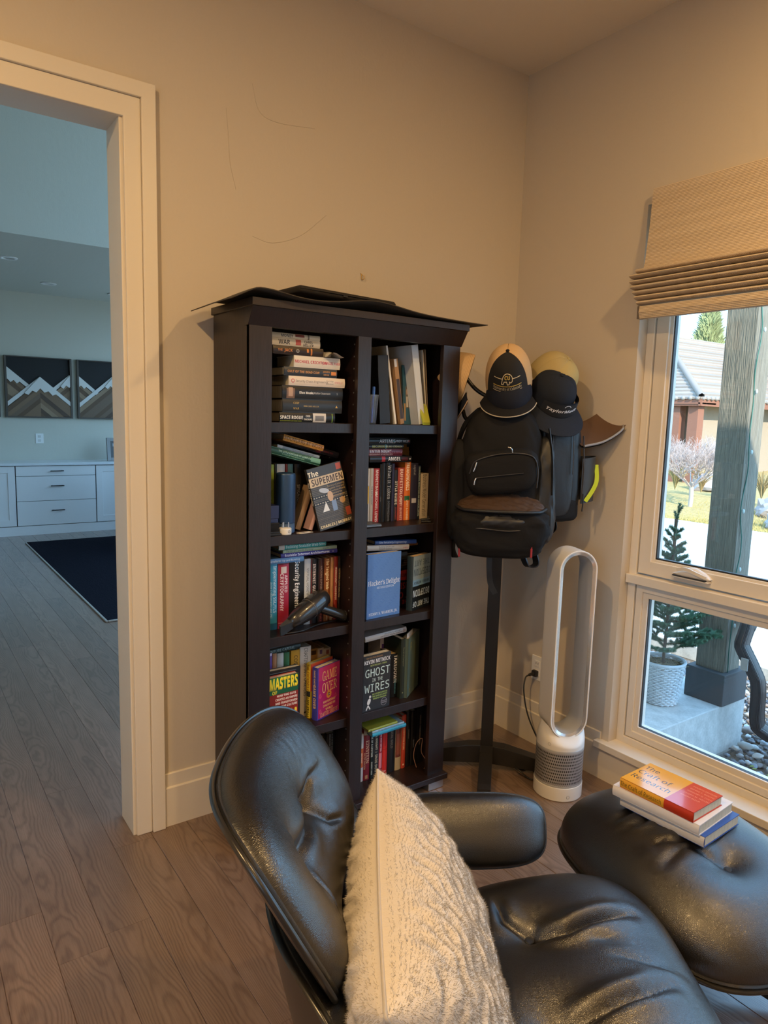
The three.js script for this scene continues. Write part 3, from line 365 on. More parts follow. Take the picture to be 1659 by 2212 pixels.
const BOOKS = [
["L",-1.143,1.498,0.275,0.0334,0.215,0.15,1.5708,0.0,0.0,"#15171a",[["SPACE ROGUE",0.21,0.372,"#f2f2f2","b",0,0.5],["HOW THE HACKERS KNOWN AS L0PHT CHANGED THE WORLD",0.2,0.097,"#b9d04a","b",0,0.85],["CRIS",0.5,0.193,"#eee","b",0,0.36],["THOMAS",0.5,0.193,"#eee","b",0,0.68],["#",0.59,0.83,"#cfcfd2",0,1],["#",0.63,0.79,"#77797f",0.3,0.8],["#",0.94,0.955,"#7fae3c",0,1]],"black paperback lettered SPACE ROGUE, at the bottom of its stack","books stacked on the top left shelf","w",null,"book"],
["L",-1.115,1.537,0.275,0.0434,0.232,0.16,1.5708,0.0,0.0,"#272b31",[["CHIP",0.22,0.172,"#d9b45a","s",0,0.3],["WAR",0.22,0.172,"#d9b45a","s",0,0.7],["#",0.34,0.4,"#d9b45a",0.48,0.53],["CHRIS MILLER",0.5,0.114,"#d9b45a","s",0,0.5],["▲",0.9,0.286,"#d9b45a","b",0,0.5]],"charcoal hardback with gilt CHIP WAR lettering on its spine","books stacked on the top left shelf","w",null,"book"],
["L",-1.113,1.5815,0.275,0.0444,0.236,0.16,1.5708,0.0,0.0,"#16171a",[["#",0.07,0.2,"#7b6257",0.2,1],["#",0.1,0.17,"#b89b8b",0.15,0.8],["by",0.49,0.168,"#ddd","r",0,0.5],["Elon Musk",0.38,0.19,"#f4f4f4","b",0,0.5],["Walter Isaacson",0.645,0.168,"#ddd","r",0,0.5],["§",0.9,0.168,"#bbb","r",0,0.5]],"thick black hardback with a pale face at the start of its spine","books stacked on the top left shelf","w",null,"book"],
["L",-1.105,1.62,0.275,0.0314,0.22,0.178,1.5708,0.0,0.0,"#ddd3cc",[["○",0.07,0.475,"#b8394a","b",0,0.5],["Security Chaos Engineering",0.4,0.261,"#5c5654","r",0,0.5],["Shortridge",0.72,0.158,"#777","r",0,0.35],["& Rinehart",0.72,0.158,"#777","r",0,0.65],["O'REILLY",0.88,0.206,"#b8394a","r",0,0.5]],"off-white paperback lettered Security Chaos Engineering","books stacked on the top left shelf","w",null,"book"],
["L",-1.138,1.6505,0.275,0.0284,0.205,0.14,1.5708,0.0,0.0,"#2d3440",[["CULT OF THE DEAD COW",0.36,0.297,"#d89a54","b",0,0.5],["JOSEPH",0.79,0.21,"#d89a54","b",0,0.32],["MENN",0.79,0.21,"#d89a54","b",0,0.68],["#",0.88,0.98,"#d98a42",0.3,0.7]],"slate blue paperback lettered CULT OF THE DEAD COW","books stacked on the top left shelf","w",null,"book"],
["L",-1.126,1.6845,0.275,0.0384,0.18,0.13,1.5708,0.0,0.0,"#d8d4d0",[["MICHAEL CRICHTON",0.36,0.272,"#b23244","b",0,0.5],["<",0.6,0.259,"#555","b",0,0.5],["JURASSIC PARK",0.8,0.246,"#b23244","b",0,0.5]],"grey-white paperback with red author lettering, topped by loose receipts","books stacked on the top left shelf","w",null,"book"],
["L",-1.194,1.718,0.275,0.0274,0.19,0.15,1.5708,0.0,0.0,"#2a1c14",[["THE",0.14,0.272,"#d28440","b",0,0.5],["JACK",0.3,0.381,"#d28440","b",0,0.5],["◉",0.48,0.453,"#bbb","b",0,0.5],["#",0.66,0.7,"#d28440",0.2,0.6],["#",0.74,0.77,"#d28440",0.1,0.9],["#",0,1,"#6b5846",0.06,0.1]],"dark brown paperback with orange lettering in the top stack","books stacked on the top left shelf","w",null,"book"],
["L",-1.207,1.744,0.275,0.0234,0.2,0.15,1.5708,0.0,0.0,"#d6cbb4",[["WAR",0.32,0.658,"#2c2a2a","b",0,0.5],["#",0.53,0.63,"#c2594e",0.05,0.8],["CHRIS",0.77,0.382,"#4a4240","b",0,0.3],["MILLER",0.77,0.382,"#4a4240","b",0,0.72]],"cream spine reading WAR beside a red block, second from the stack top","books stacked on the top left shelf","w",null,"book"],
["L",-1.208,1.7645,0.275,0.0164,0.19,0.15,1.5708,0.0,0.0,"#c9bda4",[["MONEY",0.34,0.6,"#2f3138","b",0,0.5],["#",0.5,0.68,"#7d3a2c",0.1,0.6],["#",0.75,0.78,"#6b6152",0,1]],"worn beige paperback lying topmost on the upper left stack","books stacked on the top left shelf","w",null,"book"],
["S",-1.357,1.1015,0.185,0.0112,0.232,0.138,0.0,0.0,0.0,"#23402c",[["NETWORKS",0.4,0.5,"#cdd8c0","b",0,0.5]],"dark green spine half hidden by the bookcase stile","books piled on the second left shelf","w",null,"book"],
["S",-1.3405,1.1015,0.185,0.0182,0.231,0.138,0.0,0.0,0.0,"#93a83c",[["Thinking in Data",0.55,0.5,"#3d4a12","r",0,0.5]],"lime green spine beside the blue cylinder speaker","books piled on the second left shelf","w",null,"book"],
["S",-1.3255,1.1015,0.185,0.0082,0.232,0.138,0.0,0.0,0.0,"#191a1d",[],"thin black spine between lime green and white ones","books piled on the second left shelf","w",null,"book"],
["S",-1.3045,1.1015,0.185,0.0302,0.232,0.138,0.0,0.0,0.0,"#cfd8e2",[["VALUATION",0.42,0.6,"#232838","b",0,0.5]],"pale blue-white spine lettered VALUATION behind the cylinder","books piled on the second left shelf","w",null,"book"],
["S",-1.283,1.1015,0.185,0.0072,0.232,0.138,0.0,0.0,0.0,"#8c2f33",[["INFLUENCE",0.3,0.6,"#e7ddd8","b",0,0.5]],"thin red spine beside the pale VALUATION book","books piled on the second left shelf","w",null,"book"],
["S",-1.2675,1.1015,0.185,0.0202,0.232,0.138,0.0,0.0,0.0,"#5f8f96",[["ZERO",0.3,0.5,"#e2eef0","b",0,0.5]],"teal spine behind the cylinder speaker","books piled on the second left shelf","w",null,"book"],
["S",-1.2295,1.1015,0.185,0.0262,0.232,0.138,0.04,0.0,0.0,"#1b1a1c",[["SPYCATCHER",0.5,0.45,"#b9b9bb","r",0,0.5]],"black spine with thin grey SPY lettering in the shelf shadow","books piled on the second left shelf","w",null,"book"],
["L",-1.176,1.3403,0.235,0.0239,0.2,0.15,1.3308,0.0,0.0,"#215246",[["THE LITTLE KINGDOM OF COMPUTING",0.5,0.27,"#bfe3d2","r",0,0.35],["A STORY OF TWO REVOLUTIONS",0.45,0.208,"#9fd0ba","r",0,0.68],["#",0.8,1,"#6ea898",0,0.7]],"green hardback sloping down on the second shelf pile","books piled on the second left shelf","w",null,"book"],
["L",-1.18,1.36,0.235,0.0104,0.17,0.14,1.3308,0.0,0.0,"#7f93a6",[["THE INNOVATORS AND THE NEW MACHINE",0.6,0.34,"#20262c","r",0,0.5],["#",0,0.12,"#aebfce",0,1]],"thin steel blue paperback sloping above the green hardback","books piled on the second left shelf","w",null,"book"],
["L",-1.079,1.363,0.2,0.0214,0.2,0.15,1.3308,0.0,0.0,"#26232a",[["ACTIVE MEASURES",0.32,0.5,"#8a2e3c","b",0,0.5],["#",0.52,0.62,"#7d2a36",0.1,0.9],["THOMAS RID",0.75,0.3,"#8a2e3c","b",0,0.5]],"dark hardback with dim red lettering sloping under the orange one","books piled on the second left shelf","w",null,"book"],
["L",-1.172,1.3918,0.25,0.0209,0.162,0.14,1.3308,0.0,0.0,"#c78d3e",[["FOUNDERS AT WORK",0.5,0.62,"#3a2712","r",0,0.5]],"orange-yellow paperback lettered FOUNDERS AT WORK on top of the pile","books piled on the second left shelf","w",null,"book"],
["L",-1.05,1.346,0.145,0.0114,0.07,0.098,1.3708,0.0,0.0,"#1b1b1d",[["O",0.5,0.5,"#aaa","b",0,0.5]],"small black notebook end sticking out behind the sloping pile","books piled on the second left shelf","w",null,"book"],
["S",-0.9355,1.1015,0.19,0.0122,0.209,0.143,0.0,0.0,0.0,"#d9d6cf",[["LIAR",0.35,0.5,"#222","b",0,0.5]],"white spine nearest the middle stile on the second shelf","books on the second right shelf","w",null,"book"],
["S",-0.92,1.1015,0.19,0.0152,0.21,0.143,0.0,0.0,0.0,"#c9c7c3",[["THE INTELLIGENT",0.5,0.5,"#45484d","r",0,0.5]],"light grey spine beside the red MONEYBALL one","books on the second right shelf","w",null,"book"],
["S",-0.8975,1.1015,0.19,0.0262,0.209,0.143,0.0,0.0,0.0,"#b52f35",[["MONEYBALL",0.26,0.52,"#f6e7df","b",0,0.5],["●",0.45,0.4,"#f6e7df","b",0,0.5],["MICHAEL LEWIS",0.73,0.5,"#f6e7df","b",0,0.5]],"red spine lettered MONEYBALL in cream","books on the second right shelf","w",null,"book"],
["S",-0.8785,1.1015,0.19,0.0082,0.225,0.143,0.0,0.0,0.0,"#1d1d20",[["THE BIG",0.6,0.5,"#888","b",0,0.5]],"thin black spine right of the red MONEYBALL","books on the second right shelf","w",null,"book"],
["S",-0.863,1.1015,0.19,0.0192,0.229,0.143,0.0,0.0,0.0,"#202023",[],"plain black spine in the middle of the second right shelf","books on the second right shelf","w",null,"book"],
["S",-0.8385,1.1015,0.19,0.0262,0.231,0.143,0.0,0.0,0.0,"#141518",[["What It Takes",0.33,0.62,"#d7d9dc","s",0,0.5],["SCHWARZMAN",0.82,0.4,"#9a9c9f","r",0,0.5]],"black spine lettered What It Takes in white serif","books on the second right shelf","w",null,"book"],
["S",-0.8186,1.1015,0.19,0.0112,0.227,0.143,0.0,0.0,0.0,"#2b2f52",[],"thin navy spine next to the STYLE GUIDE","books on the second right shelf","w",null,"book"],
["S",-0.804,1.1015,0.19,0.0172,0.202,0.143,0.0,0.0,0.0,"#24252c",[["STYLE GUIDE",0.45,0.72,"#e6e2d6","b",0,0.5],["ECONOMIST",0.85,0.4,"#b04040","b",0,0.5]],"dark spine lettered STYLE GUIDE","books on the second right shelf","w",null,"book"],
["S",-0.7789,1.1015,0.19,0.0322,0.21,0.143,0.0,0.0,0.0,"#a9493f",[["BUFFETTOLOGY",0.36,0.48,"#f0d9cf","b",0,0.5],["MARY BUFFETT",0.78,0.36,"#e6c3b8","b",0,0.5]],"brick red spine in cream capitals beside the bright orange one","books on the second right shelf","c",null,"book"],
["S",-0.7478,1.1015,0.19,0.0292,0.232,0.143,0.0,0.0,0.0,"#d9722a",[["FREAKONOMICS",0.25,0.6,"#fff1dd","b",0,0.5],["#",0.58,0.66,"#2b6a4a",0,1],["LEVITT & DUBNER",0.82,0.36,"#fbe3c8","b",0,0.5]],"bright orange spine lettered FREAKONOMICS","books on the second right shelf","w",null,"book"],
["S",-0.7142,1.1015,0.19,0.0372,0.227,0.143,0.0,0.0,0.0,"#2c2a3c",[["#",0.62,0.7,"#b9b7bd",0.2,0.8],["capital",0.12,0.3,"#aaa","r",0,0.5]],"dark violet spine with a small pale label","books on the second right shelf","w",null,"book"],
["S",-0.6891,1.1015,0.19,0.0122,0.217,0.143,0.0,0.0,0.0,"#1c2430",[["TECHNOLOGICAL REVOLUTIONS AND FINANCIAL CAPITAL",0.48,0.6,"#cdd8b8","b",0,0.5]],"thin dark spine lettered TECHNOLOGICAL REVOLUTIONS","books on the second right shelf","w",null,"book"],
["S",-0.662,1.1015,0.19,0.0412,0.185,0.143,0.0,0.0,0.0,"#d6bd92",[["Business Model Generation",0.48,0.5,"#4a3a24","r",0,0.5]],"cream spine lettered Business Model Generation","books on the second right shelf","w",null,"book"],
["L",-0.743,1.3475,0.205,0.0224,0.2,0.12,1.5708,0.0,0.0,"#18181b",[["#",0.28,0.36,"#b23038",0,1],["ANGEL",0.58,0.66,"#f5f5f5","b",0,0.5],["#",0.75,0.9,"#7c2a30",0.3,0.45],["#",0.75,0.9,"#7c2a30",0.6,0.75],["●",0.95,0.4,"#ddd","b",0,0.5]],"black spine lettered ANGEL lying on the standing row","books on the second right shelf","w",null,"book"],
["L",-0.79,1.373,0.205,0.0274,0.185,0.12,1.5708,0.0,0.0,"#6d2231",[["ENTER NIGHT",0.44,0.453,"#f0e4e4","b",0,0.34],["A BIOGRAPHY OF METALLICA",0.44,0.236,"#e6d4d4","b",0,0.78],["MICK WALL",0.82,0.381,"#a8525f","b",0,0.5],["✓",0.96,0.272,"#eee","b",0,0.5]],"maroon spine lettered ENTER NIGHT","books on the second right shelf","w",null,"book"],
["L",-0.785,1.3955,0.205,0.0164,0.19,0.12,1.5708,0.0,0.0,"#1c1d1f",[["RECURSION",0.4,0.6,"#c3c26a","b",0,0.5],["#",0.54,0.57,"#5a97a3",0,1],["BLAKE CROUCH",0.75,0.5,"#cfc98a","b",0,0.5],["○",0.96,0.4,"#aaa","b",0,0.5]],"dark spine lettered RECURSION in yellow","books on the second right shelf","w",null,"book"],
["L",-0.753,1.416,0.205,0.0234,0.2,0.12,1.5708,0.0,0.0,"#131416",[["ARTEMIS",0.45,0.637,"#eef1f3","r",0,0.5],["~",0.6,0.637,"#4fb9c9","b",0,0.5],["ANDY WEIR",0.8,0.446,"#cfd3d6","r",0,0.5],["●",0.96,0.318,"#b04040","b",0,0.5]],"black spine lettered ARTEMIS topmost over the second right row","books on the second right shelf","w",null,"book"],
["S",-1.375,0.7495,0.225,0.0112,0.24,0.16,0.0,0.0,0.0,"#31506b",[["TCP",0.3,0.5,"#ddd","b",0,0.5]],"dusty blue spine half behind the stile on the third shelf","books on the third left shelf","w",null,"book"],
["S",-1.3495,0.7495,0.222,0.0322,0.243,0.17,0.0,0.0,0.0,"#3d9cc6",[["Implementing SSL/TLS",0.4,0.42,"#eaf6fb","r",0,0.35],["Using Cryptography and PKI",0.55,0.26,"#d5edf6","r",0,0.75],["#",0.9,1,"#1d5f86",0,1]],"sky blue spine lettered Implementing SSL/TLS","books on the third left shelf","w",null,"book"],
["S",-1.3095,0.7495,0.222,0.0422,0.241,0.17,0.0,0.0,0.0,"#b52f4c",[["APPLIED",0.33,0.3,"#fdeff0","b",0,0.3],["CRYPTOGRAPHY",0.45,0.34,"#fdeff0","b",0,0.68],["#",0.07,0.17,"#e6d9d4",0.25,0.75],["#",0.0,0.04,"#7d2a44",0,1],["#",0.91,0.915,"#f3d7da",0,1]],"crimson spine lettered APPLIED CRYPTOGRAPHY","books on the third left shelf","w",null,"book"],
["S",-1.256,0.7495,0.222,0.0592,0.244,0.17,0.0,0.0,0.0,"#15171b",[["Security Engineering",0.4,0.34,"#f3f4f6","b",0,0.5],["Anderson",0.07,0.16,"#4e92b8","r",0,0.5],["⊛",0.93,0.3,"#ddd","b",0,0.5]],"thick black spine lettered Security Engineering","books on the third left shelf","w",null,"book"],
["S",-1.213,0.7495,0.222,0.0252,0.243,0.17,0.0,0.0,0.0,"#c4ccd4",[["VIRTUAL HONEYPOTS",0.4,0.42,"#5c6470","r",0,0.5]],"silver-white spine lettered VIRTUAL HONEYPOTS","books on the third left shelf","w",null,"book"],
["S",-1.186,0.7495,0.222,0.0252,0.24,0.17,0.0,0.0,0.0,"#232329",[["INTERNET GUIDE USAGE",0.45,0.5,"#e1d5d5","b",0,0.5],["#",0,1,"#7d3238",0.85,1]],"dark spine lettered INTERNET with a red edge","books on the third left shelf","w",null,"book"],
["S",-1.169,0.7495,0.222,0.0032,0.239,0.17,0.0,0.0,0.0,"#1a1a1d",[],"very thin black spine beside the INTERNET one","books on the third left shelf","w",null,"book"],
["S",-1.1555,0.7495,0.222,0.0202,0.238,0.17,0.0,0.0,0.0,"#3c1f22",[["HACKING EXPOSED",0.3,0.4,"#9d8c84","b",0,0.5],["Internet Forensics",0.75,0.5,"#c95a55","b",0,0.5]],"dark maroon spine with small red lettering","books on the third left shelf","w",null,"book"],
["S",-1.13,0.7495,0.222,0.0252,0.238,0.17,0.0,0.0,0.0,"#8a4f28",[["The Tangled Web",0.25,0.5,"#f4e2bd","b",0,0.5],["A guide to securing modern web applications",0.7,0.26,"#e7cfa4","r",0,0.5]],"brown spine lettered The Tangled Web","books on the third left shelf","w",null,"book"],
["S",-1.1095,0.7495,0.222,0.0122,0.239,0.17,0.0,0.0,0.0,"#b98a63",[["malware",0.5,0.4,"#6a4429","r",0,0.5]],"tan spine between brown and red ones","books on the third left shelf","w",null,"book"],
["S",-1.093,0.7495,0.222,0.0172,0.24,0.17,0.0,0.0,0.0,"#9a3328",[["MODSECURITY HANDBOOK",0.42,0.46,"#f6e3cf","b",0,0.5],["#",0.87,0.95,"#e9dccb",0.2,0.8]],"red spine lettered MODSECURITY HANDBOOK","books on the third left shelf","w",null,"book"],
["S",-1.0735,0.7495,0.215,0.0102,0.239,0.168,0.0,0.0,0.0,"#2b2420",[["NETWORK FLOW ANALYSIS",0.42,0.7,"#b99b6a","b",0,0.5]],"thin dark spine lettered NETWORK FLOW ANALYSIS","books on the third left shelf","w",null,"book"],
["L",-1.237,0.9985,0.235,0.0184,0.19,0.17,1.5708,0.0,0.0,"#5f90c4",[["Terraform: Up and Running",0.6,0.42,"#eef5fb","r",0,0.5],["#",0,0.2,"#cfdfee",0,1]],"light blue paperback lying directly on the third left row","books on the third left shelf","w",null,"book"],
["L",-1.098,1.016,0.235,0.0154,0.23,0.17,1.5708,0.0,0.0,"#3b3a8c",[["Scalable Internet Architectures",0.46,0.62,"#f1f1fb","b",0,0.5],["○",0.92,0.5,"#ddd","b",0,0.5]],"violet-blue spine lettered Scalable Internet Architectures","books on the third left shelf","w",null,"book"],
["L",-1.1,1.03,0.235,0.0114,0.22,0.17,1.5708,0.0,0.0,"#a9bda0",[["The Art of Capacity Planning",0.3,0.6,"#4a5a48","r",0,0.5],["Allspaw",0.78,0.5,"#4a5a48","r",0,0.5]],"pale sage spine lettered The Art of Capacity Planning","books on the third left shelf","w",null,"book"],
["L",-1.146,1.046,0.235,0.0194,0.19,0.17,1.5708,0.0,0.0,"#2f9a97",[["#",0.0,0.12,"#d8d6cf",0.05,0.95],["Building Scalable Web Sites",0.56,0.56,"#effaf8","s",0,0.5]],"turquoise spine lettered Building Scalable Web Sites","books on the third left shelf","w",null,"book"],
["L",-0.765,1.0015,0.235,0.0204,0.2,0.17,1.5208,0.0,0.0,"#d9d1c6",[["Building Secure and",0.45,0.32,"#6a6460","r",0,0.3],["Reliable Systems",0.43,0.32,"#6a6460","r",0,0.68],["O'REILLY",0.92,0.28,"#b8394a","r",0,0.6]],"off-white paperback lettered Building Secure and Reliable Systems","books on the third right shelf","w",null,"book"],
["L",-0.729,1.0203,0.235,0.0159,0.2,0.17,1.5208,0.0,0.0,"#2c4a8c",[["Site Reliability Engineering",0.42,0.55,"#dfe6f2","r",0,0.5],["~",0.75,0.5,"#9fb2d6","b",0,0.5]],"blue paperback lying over the off-white one on the third right shelf","books on the third right shelf","w",null,"book"],
["L",-0.756,0.9628,0.215,0.0294,0.2,0.15,1.5708,0.0,0.0,"#23262c",[],"dark book end lying under the off-white one on the third right shelf","books on the third right shelf","w",null,"book"],
["L",-0.643,0.9875,0.135,0.0104,0.2,0.088,1.5708,0.0,0.0,"#b37a45",[],"tan softback lying behind the leaning face-out books","books on the third right shelf","w",null,"book"],
["S",-1.249,0.3895,0.205,0.0352,0.263,0.14,0.0,0.0,0.0,"#c9962f",[["CODERS AT WORK",0.38,0.46,"#3a2a10","r",0,0.5],["#",0.72,0.85,"#1c1a18",0,1],["Seibel",0.78,0.24,"#caa","r",0,0.5],["apress",0.92,0.22,"#3a2a10","r",0,0.5]],"mustard yellow spine lettered CODERS AT WORK","books on the fourth left shelf","w",null,"book"],
["S",-1.207,0.3895,0.205,0.0452,0.269,0.14,0.0,0.0,0.0,"#cfc8bd",[["CRAFTING INTERPRETERS",0.36,0.36,"#4b4742","r",0,0.5],["NYSTROM",0.85,0.18,"#555","r",0,0.5],["#",0.93,0.955,"#222",0.4,0.6]],"wide off-white spine lettered CRAFTING INTERPRETERS","books on the fourth left shelf","w",null,"book"],
["S",-1.1728,0.3895,0.155,0.0212,0.234,0.108,0.0,0.0,0.0,"#8f8b80",[["The Mythical",0.2,0.4,"#2d2b28","b",0,0.5]],"grey spine behind the yellow and purple face-out books","books on the fourth left shelf","w",null,"book"],
["S",-1.1442,0.3895,0.155,0.0352,0.235,0.108,0.0,0.0,0.0,"#a87f4c",[["#",0.03,0.1,"#4b3520",0.2,0.8]],"tan decorated spine in the back row of the fourth shelf","books on the fourth left shelf","c",null,"book"],
["S",-1.1126,0.3895,0.155,0.0272,0.233,0.108,0.0,0.0,0.0,"#b59b7c",[["#",0.03,0.1,"#5a3f5c",0.3,0.7]],"beige spine with a plum mark in the back row","books on the fourth left shelf","c",null,"book"],
["S",-1.0835,0.3895,0.155,0.0302,0.228,0.108,0.0,0.0,0.0,"#a88b6c",[["#",0.03,0.1,"#7a3a28",0.3,0.7]],"beige spine with a rust mark in the back row","books on the fourth left shelf","c",null,"book"],
["S",-1.356,0.3895,0.205,0.0252,0.269,0.14,0.0,0.0,0.0,"#6a4f9c",[["#",0,0.04,"#d8d4e4",0,1]],"purple spine in the back row at the stile","books on the fourth left shelf","w",null,"book"],
["S",-1.3335,0.3895,0.205,0.0162,0.265,0.14,0.0,0.0,0.0,"#b88a6a",[],"salmon spine in the back row beside the purple one","books on the fourth left shelf","w",null,"book"],
["S",-1.31,0.3895,0.205,0.0252,0.262,0.14,0.0,0.0,0.0,"#c3ccce",[],"pale grey-blue spine in the back row","books on the fourth left shelf","w",null,"book"],
["S",-1.284,0.3895,0.205,0.0212,0.261,0.14,0.0,0.0,0.0,"#3f7a58",[],"green spine in the back row beside CODERS AT WORK","books on the fourth left shelf","w",null,"book"],
["L",-1.226,0.664,0.2,0.0174,0.2,0.13,1.6108,0.0,0.0,"#20383c",[["VENTURE CAPITAL",0.6,0.62,"#9fb9b6","r",0,0.5]],"dark teal hardback lettered VENTURE CAPITAL lying over the fourth row","books on the fourth left shelf","w",null,"book"],
["L",-1.224,0.6785,0.2,0.0104,0.2,0.13,1.6108,0.0,0.0,"#1a1c1e",[],"black paperback lying above the VENTURE CAPITAL one","books on the fourth left shelf","w",null,"book"],
["S",-0.9025,0.3895,0.15,0.0242,0.145,0.1,0.0,0.0,0.0,"#3a3d42",[],"dark grey spine behind the face-out wire-lettered book","books on the fourth right shelf","w",null,"book"],
["S",-0.874,0.3895,0.15,0.0272,0.14,0.1,0.0,0.0,0.0,"#8c98a8",[],"blue-grey spine behind the face-out wire-lettered book","books on the fourth right shelf","w",null,"book"],
["S",-0.8045,0.3895,0.14,0.0362,0.221,0.09,0.0,0.0,0.0,"#d8d3da",[["mind",0.35,0.4,"#5a3f8c","b",0,0.5],["#",0.12,0.26,"#5a3f8c",0.2,0.8]],"white spine with a purple badge on the fourth right shelf","books on the fourth right shelf","w",null,"book"],
["S",-0.781,0.3895,0.14,0.0072,0.217,0.09,0.0,0.0,0.0,"#caa05a",[["GUIDE TO",0.35,0.6,"#222","b",0,0.5]],"thin gold spine beside the 1486 manual","books on the fourth right shelf","w",null,"book"],
["S",-0.7625,0.3895,0.14,0.0242,0.217,0.09,0.0,0.0,0.0,"#1a1819",[["1486",0.12,0.4,"#d9b77e","b",0,0.5],["MANUAL",0.5,0.3,"#777","b",0,0.5]],"black manual spine lettered 1486","books on the fourth right shelf","w",null,"book"],
["S",-0.735,0.3895,0.14,0.0272,0.213,0.09,0.0,0.0,0.0,"#171617",[["1386",0.12,0.4,"#d9b77e","b",0,0.5]],"black manual spine lettered 1386 in the back row","books on the fourth right shelf","w",null,"book"],
["S",-0.795,0.3895,0.262,0.0232,0.247,0.17,0.0,0.0,0.0,"#232a22",[["The Art of Computer",0.3,0.3,"#8a875c","r",0,0.5],["●",0.9,0.3,"#8a875c","b",0,0.5]],"dark olive spine beside the large green hardback","books on the fourth right shelf","w",null,"book"],
["L",-0.952,0.6462,0.22,0.0219,0.2,0.17,-1.5108,0.0,0.0,"#d3ccc6",[["Hands-On Machine Learning with",0.38,0.26,"#4a4648","r",0,0.35],["Scikit-Learn & TensorFlow",0.34,0.26,"#4a4648","r",0,0.68],["○",0.07,0.6,"#7d2f36","b",0,0.5]],"upside-down white paperback lying over the fourth right row","books on the fourth right shelf","w",null,"book"],
["S",-0.955,0.0605,0.22,0.0152,0.2,0.15,0.0,0.0,0.0,"#c9ced6",[["#",0.3,0.7,"#c9683c",0,1],["BAD BLOOD",0.5,0.4,"#f4e8df","b",0,0.5]],"white spine with an orange middle band beside the middle stile","books on the bottom right shelf","w",null,"book"],
["S",-0.9315,0.0605,0.22,0.0302,0.217,0.16,0.0,0.0,0.0,"#7e2430",[["#",0,0.12,"#aeb4b2",0,1],["EINSTEIN",0.45,0.56,"#e2cfa6","s",0,0.4],["WALTER ISAACSON",0.62,0.22,"#e2cfa6","r",0,0.8],["#",0.9,0.97,"#b58b62",0.3,0.7]],"dark red spine with gilt serif title on the bottom shelf","books on the bottom right shelf","w",null,"book"],
["S",-0.9065,0.0605,0.22,0.0142,0.217,0.15,0.0,0.0,0.0,"#1d2a2c",[["RIDE OF A LIFETIME",0.35,0.6,"#d9e0d8","b",0,0.5],["ROBERT IGER",0.8,0.5,"#d9e0d8","b",0,0.5]],"dark teal-black spine lettered RIDE OF A LIFETIME","books on the bottom right shelf","w",null,"book"],
["S",-0.885,0.0605,0.22,0.0252,0.216,0.15,0.0,0.0,0.0,"#2c3138",[["PHIL KNIGHT",0.27,0.42,"#cfc6a8","b",0,0.5],[")",0.5,0.4,"#cfc6a8","b",0,0.5],["SHOE DOG",0.72,0.48,"#cfc6a8","b",0,0.5]],"charcoal spine lettered SHOE DOG","books on the bottom right shelf","w",null,"book"],
["S",-0.8635,0.0605,0.22,0.0142,0.217,0.15,0.0,0.0,0.0,"#a03049",[["MEASURE WHAT MATTERS",0.3,0.44,"#f2d9dc","b",0,0.5],["#",0.55,0.85,"#d9889a",0,1]],"raspberry spine with a pink lower half","books on the bottom right shelf","w",null,"book"],
["S",-0.842,0.0605,0.22,0.0232,0.218,0.15,0.0,0.0,0.0,"#c92f2b",[["#",0.5,0.505,"#5c1512",0,1],["ONLY THE PARANOID",0.25,0.3,"#6d1512","r",0,0.5],["7",0.93,0.4,"#f5ddd8","b",0,0.5]],"bright scarlet spine in the bottom row","books on the bottom right shelf","w",null,"book"],
["S",-0.809,0.0605,0.22,0.0372,0.217,0.15,0.0,0.0,0.0,"#1c191a",[["DIGITAL GOLD",0.3,0.3,"#7d7464","b",0,0.5]],"black spine with dim lettering beside the scarlet one","books on the bottom right shelf","w",null,"book"],
["S",-0.774,0.0605,0.22,0.0292,0.225,0.15,0.0,0.0,0.0,"#6e3326",[["#",0.75,1,"#b39a72",0,1],["#",0.3,0.7,"#8a4a35",0.2,0.8]],"rust brown spine with a beige foot band","books on the bottom right shelf","w",null,"book"],
["S",-0.7465,0.0605,0.22,0.0202,0.231,0.15,0.0,0.0,0.0,"#b5412a",[["THE EVERYTHING STORE",0.4,0.4,"#e7b98e","b",0,0.5],["●",0.93,0.5,"#efcfae","b",0,0.5]],"orange-red spine at the end of the coloured bottom row","books on the bottom right shelf","w",null,"book"],
["S",-0.723,0.0605,0.22,0.0212,0.24,0.17,0.0,0.0,0.0,"#151416",[["FUNDAMENTALS",0.4,0.2,"#8a8688","b",0,0.5]],"tall black spine lettered faintly beside the orange-red one","books on the bottom right shelf","w",null,"book"],
["S",-0.6965,0.0605,0.22,0.0262,0.239,0.17,0.0,0.0,0.0,"#121113",[["SECURITY",0.6,0.24,"#8d8a8c","b",0,0.5]],"tall black spine lettered SECURITY faintly","books on the bottom right shelf","w",null,"book"],
["S",-0.663,0.0605,0.22,0.0372,0.246,0.17,0.0,0.0,0.0,"#141315",[["WIRELESS COMMUNICATIONS",0.4,0.2,"#8d7a6c","b",0,0.5]],"thick black spine behind the copper cable","books on the bottom right shelf","w",null,"book"],
["L",-0.769,0.2707,0.26,0.0149,0.165,0.15,1.6058,0.0,0.0,"#35a3c9",[["THE LEAN SERIES",0.7,0.4,"#1d6f92","b",0,0.5]],"bright cyan paperback lying lowest over the bottom right row","books on the bottom right shelf","w",null,"book"],
["L",-0.78,0.2835,0.26,0.0094,0.155,0.14,1.6058,0.0,0.0,"#9fc3da",[["THE ONE THING YOU NEED TO KNOW",0.5,0.5,"#3b5f7c","r",0,0.5]],"pale blue paperback lying between cyan and yellow-green ones","books on the bottom right shelf","w",null,"book"],
["L",-0.814,0.2933,0.26,0.0089,0.14,0.13,1.6058,0.0,0.0,"#b9c04a",[["ABC",0.08,0.5,"#33401a","b",0,0.5]],"yellow-green paperback lying on top over the bottom right row","books on the bottom right shelf","w",null,"book"],
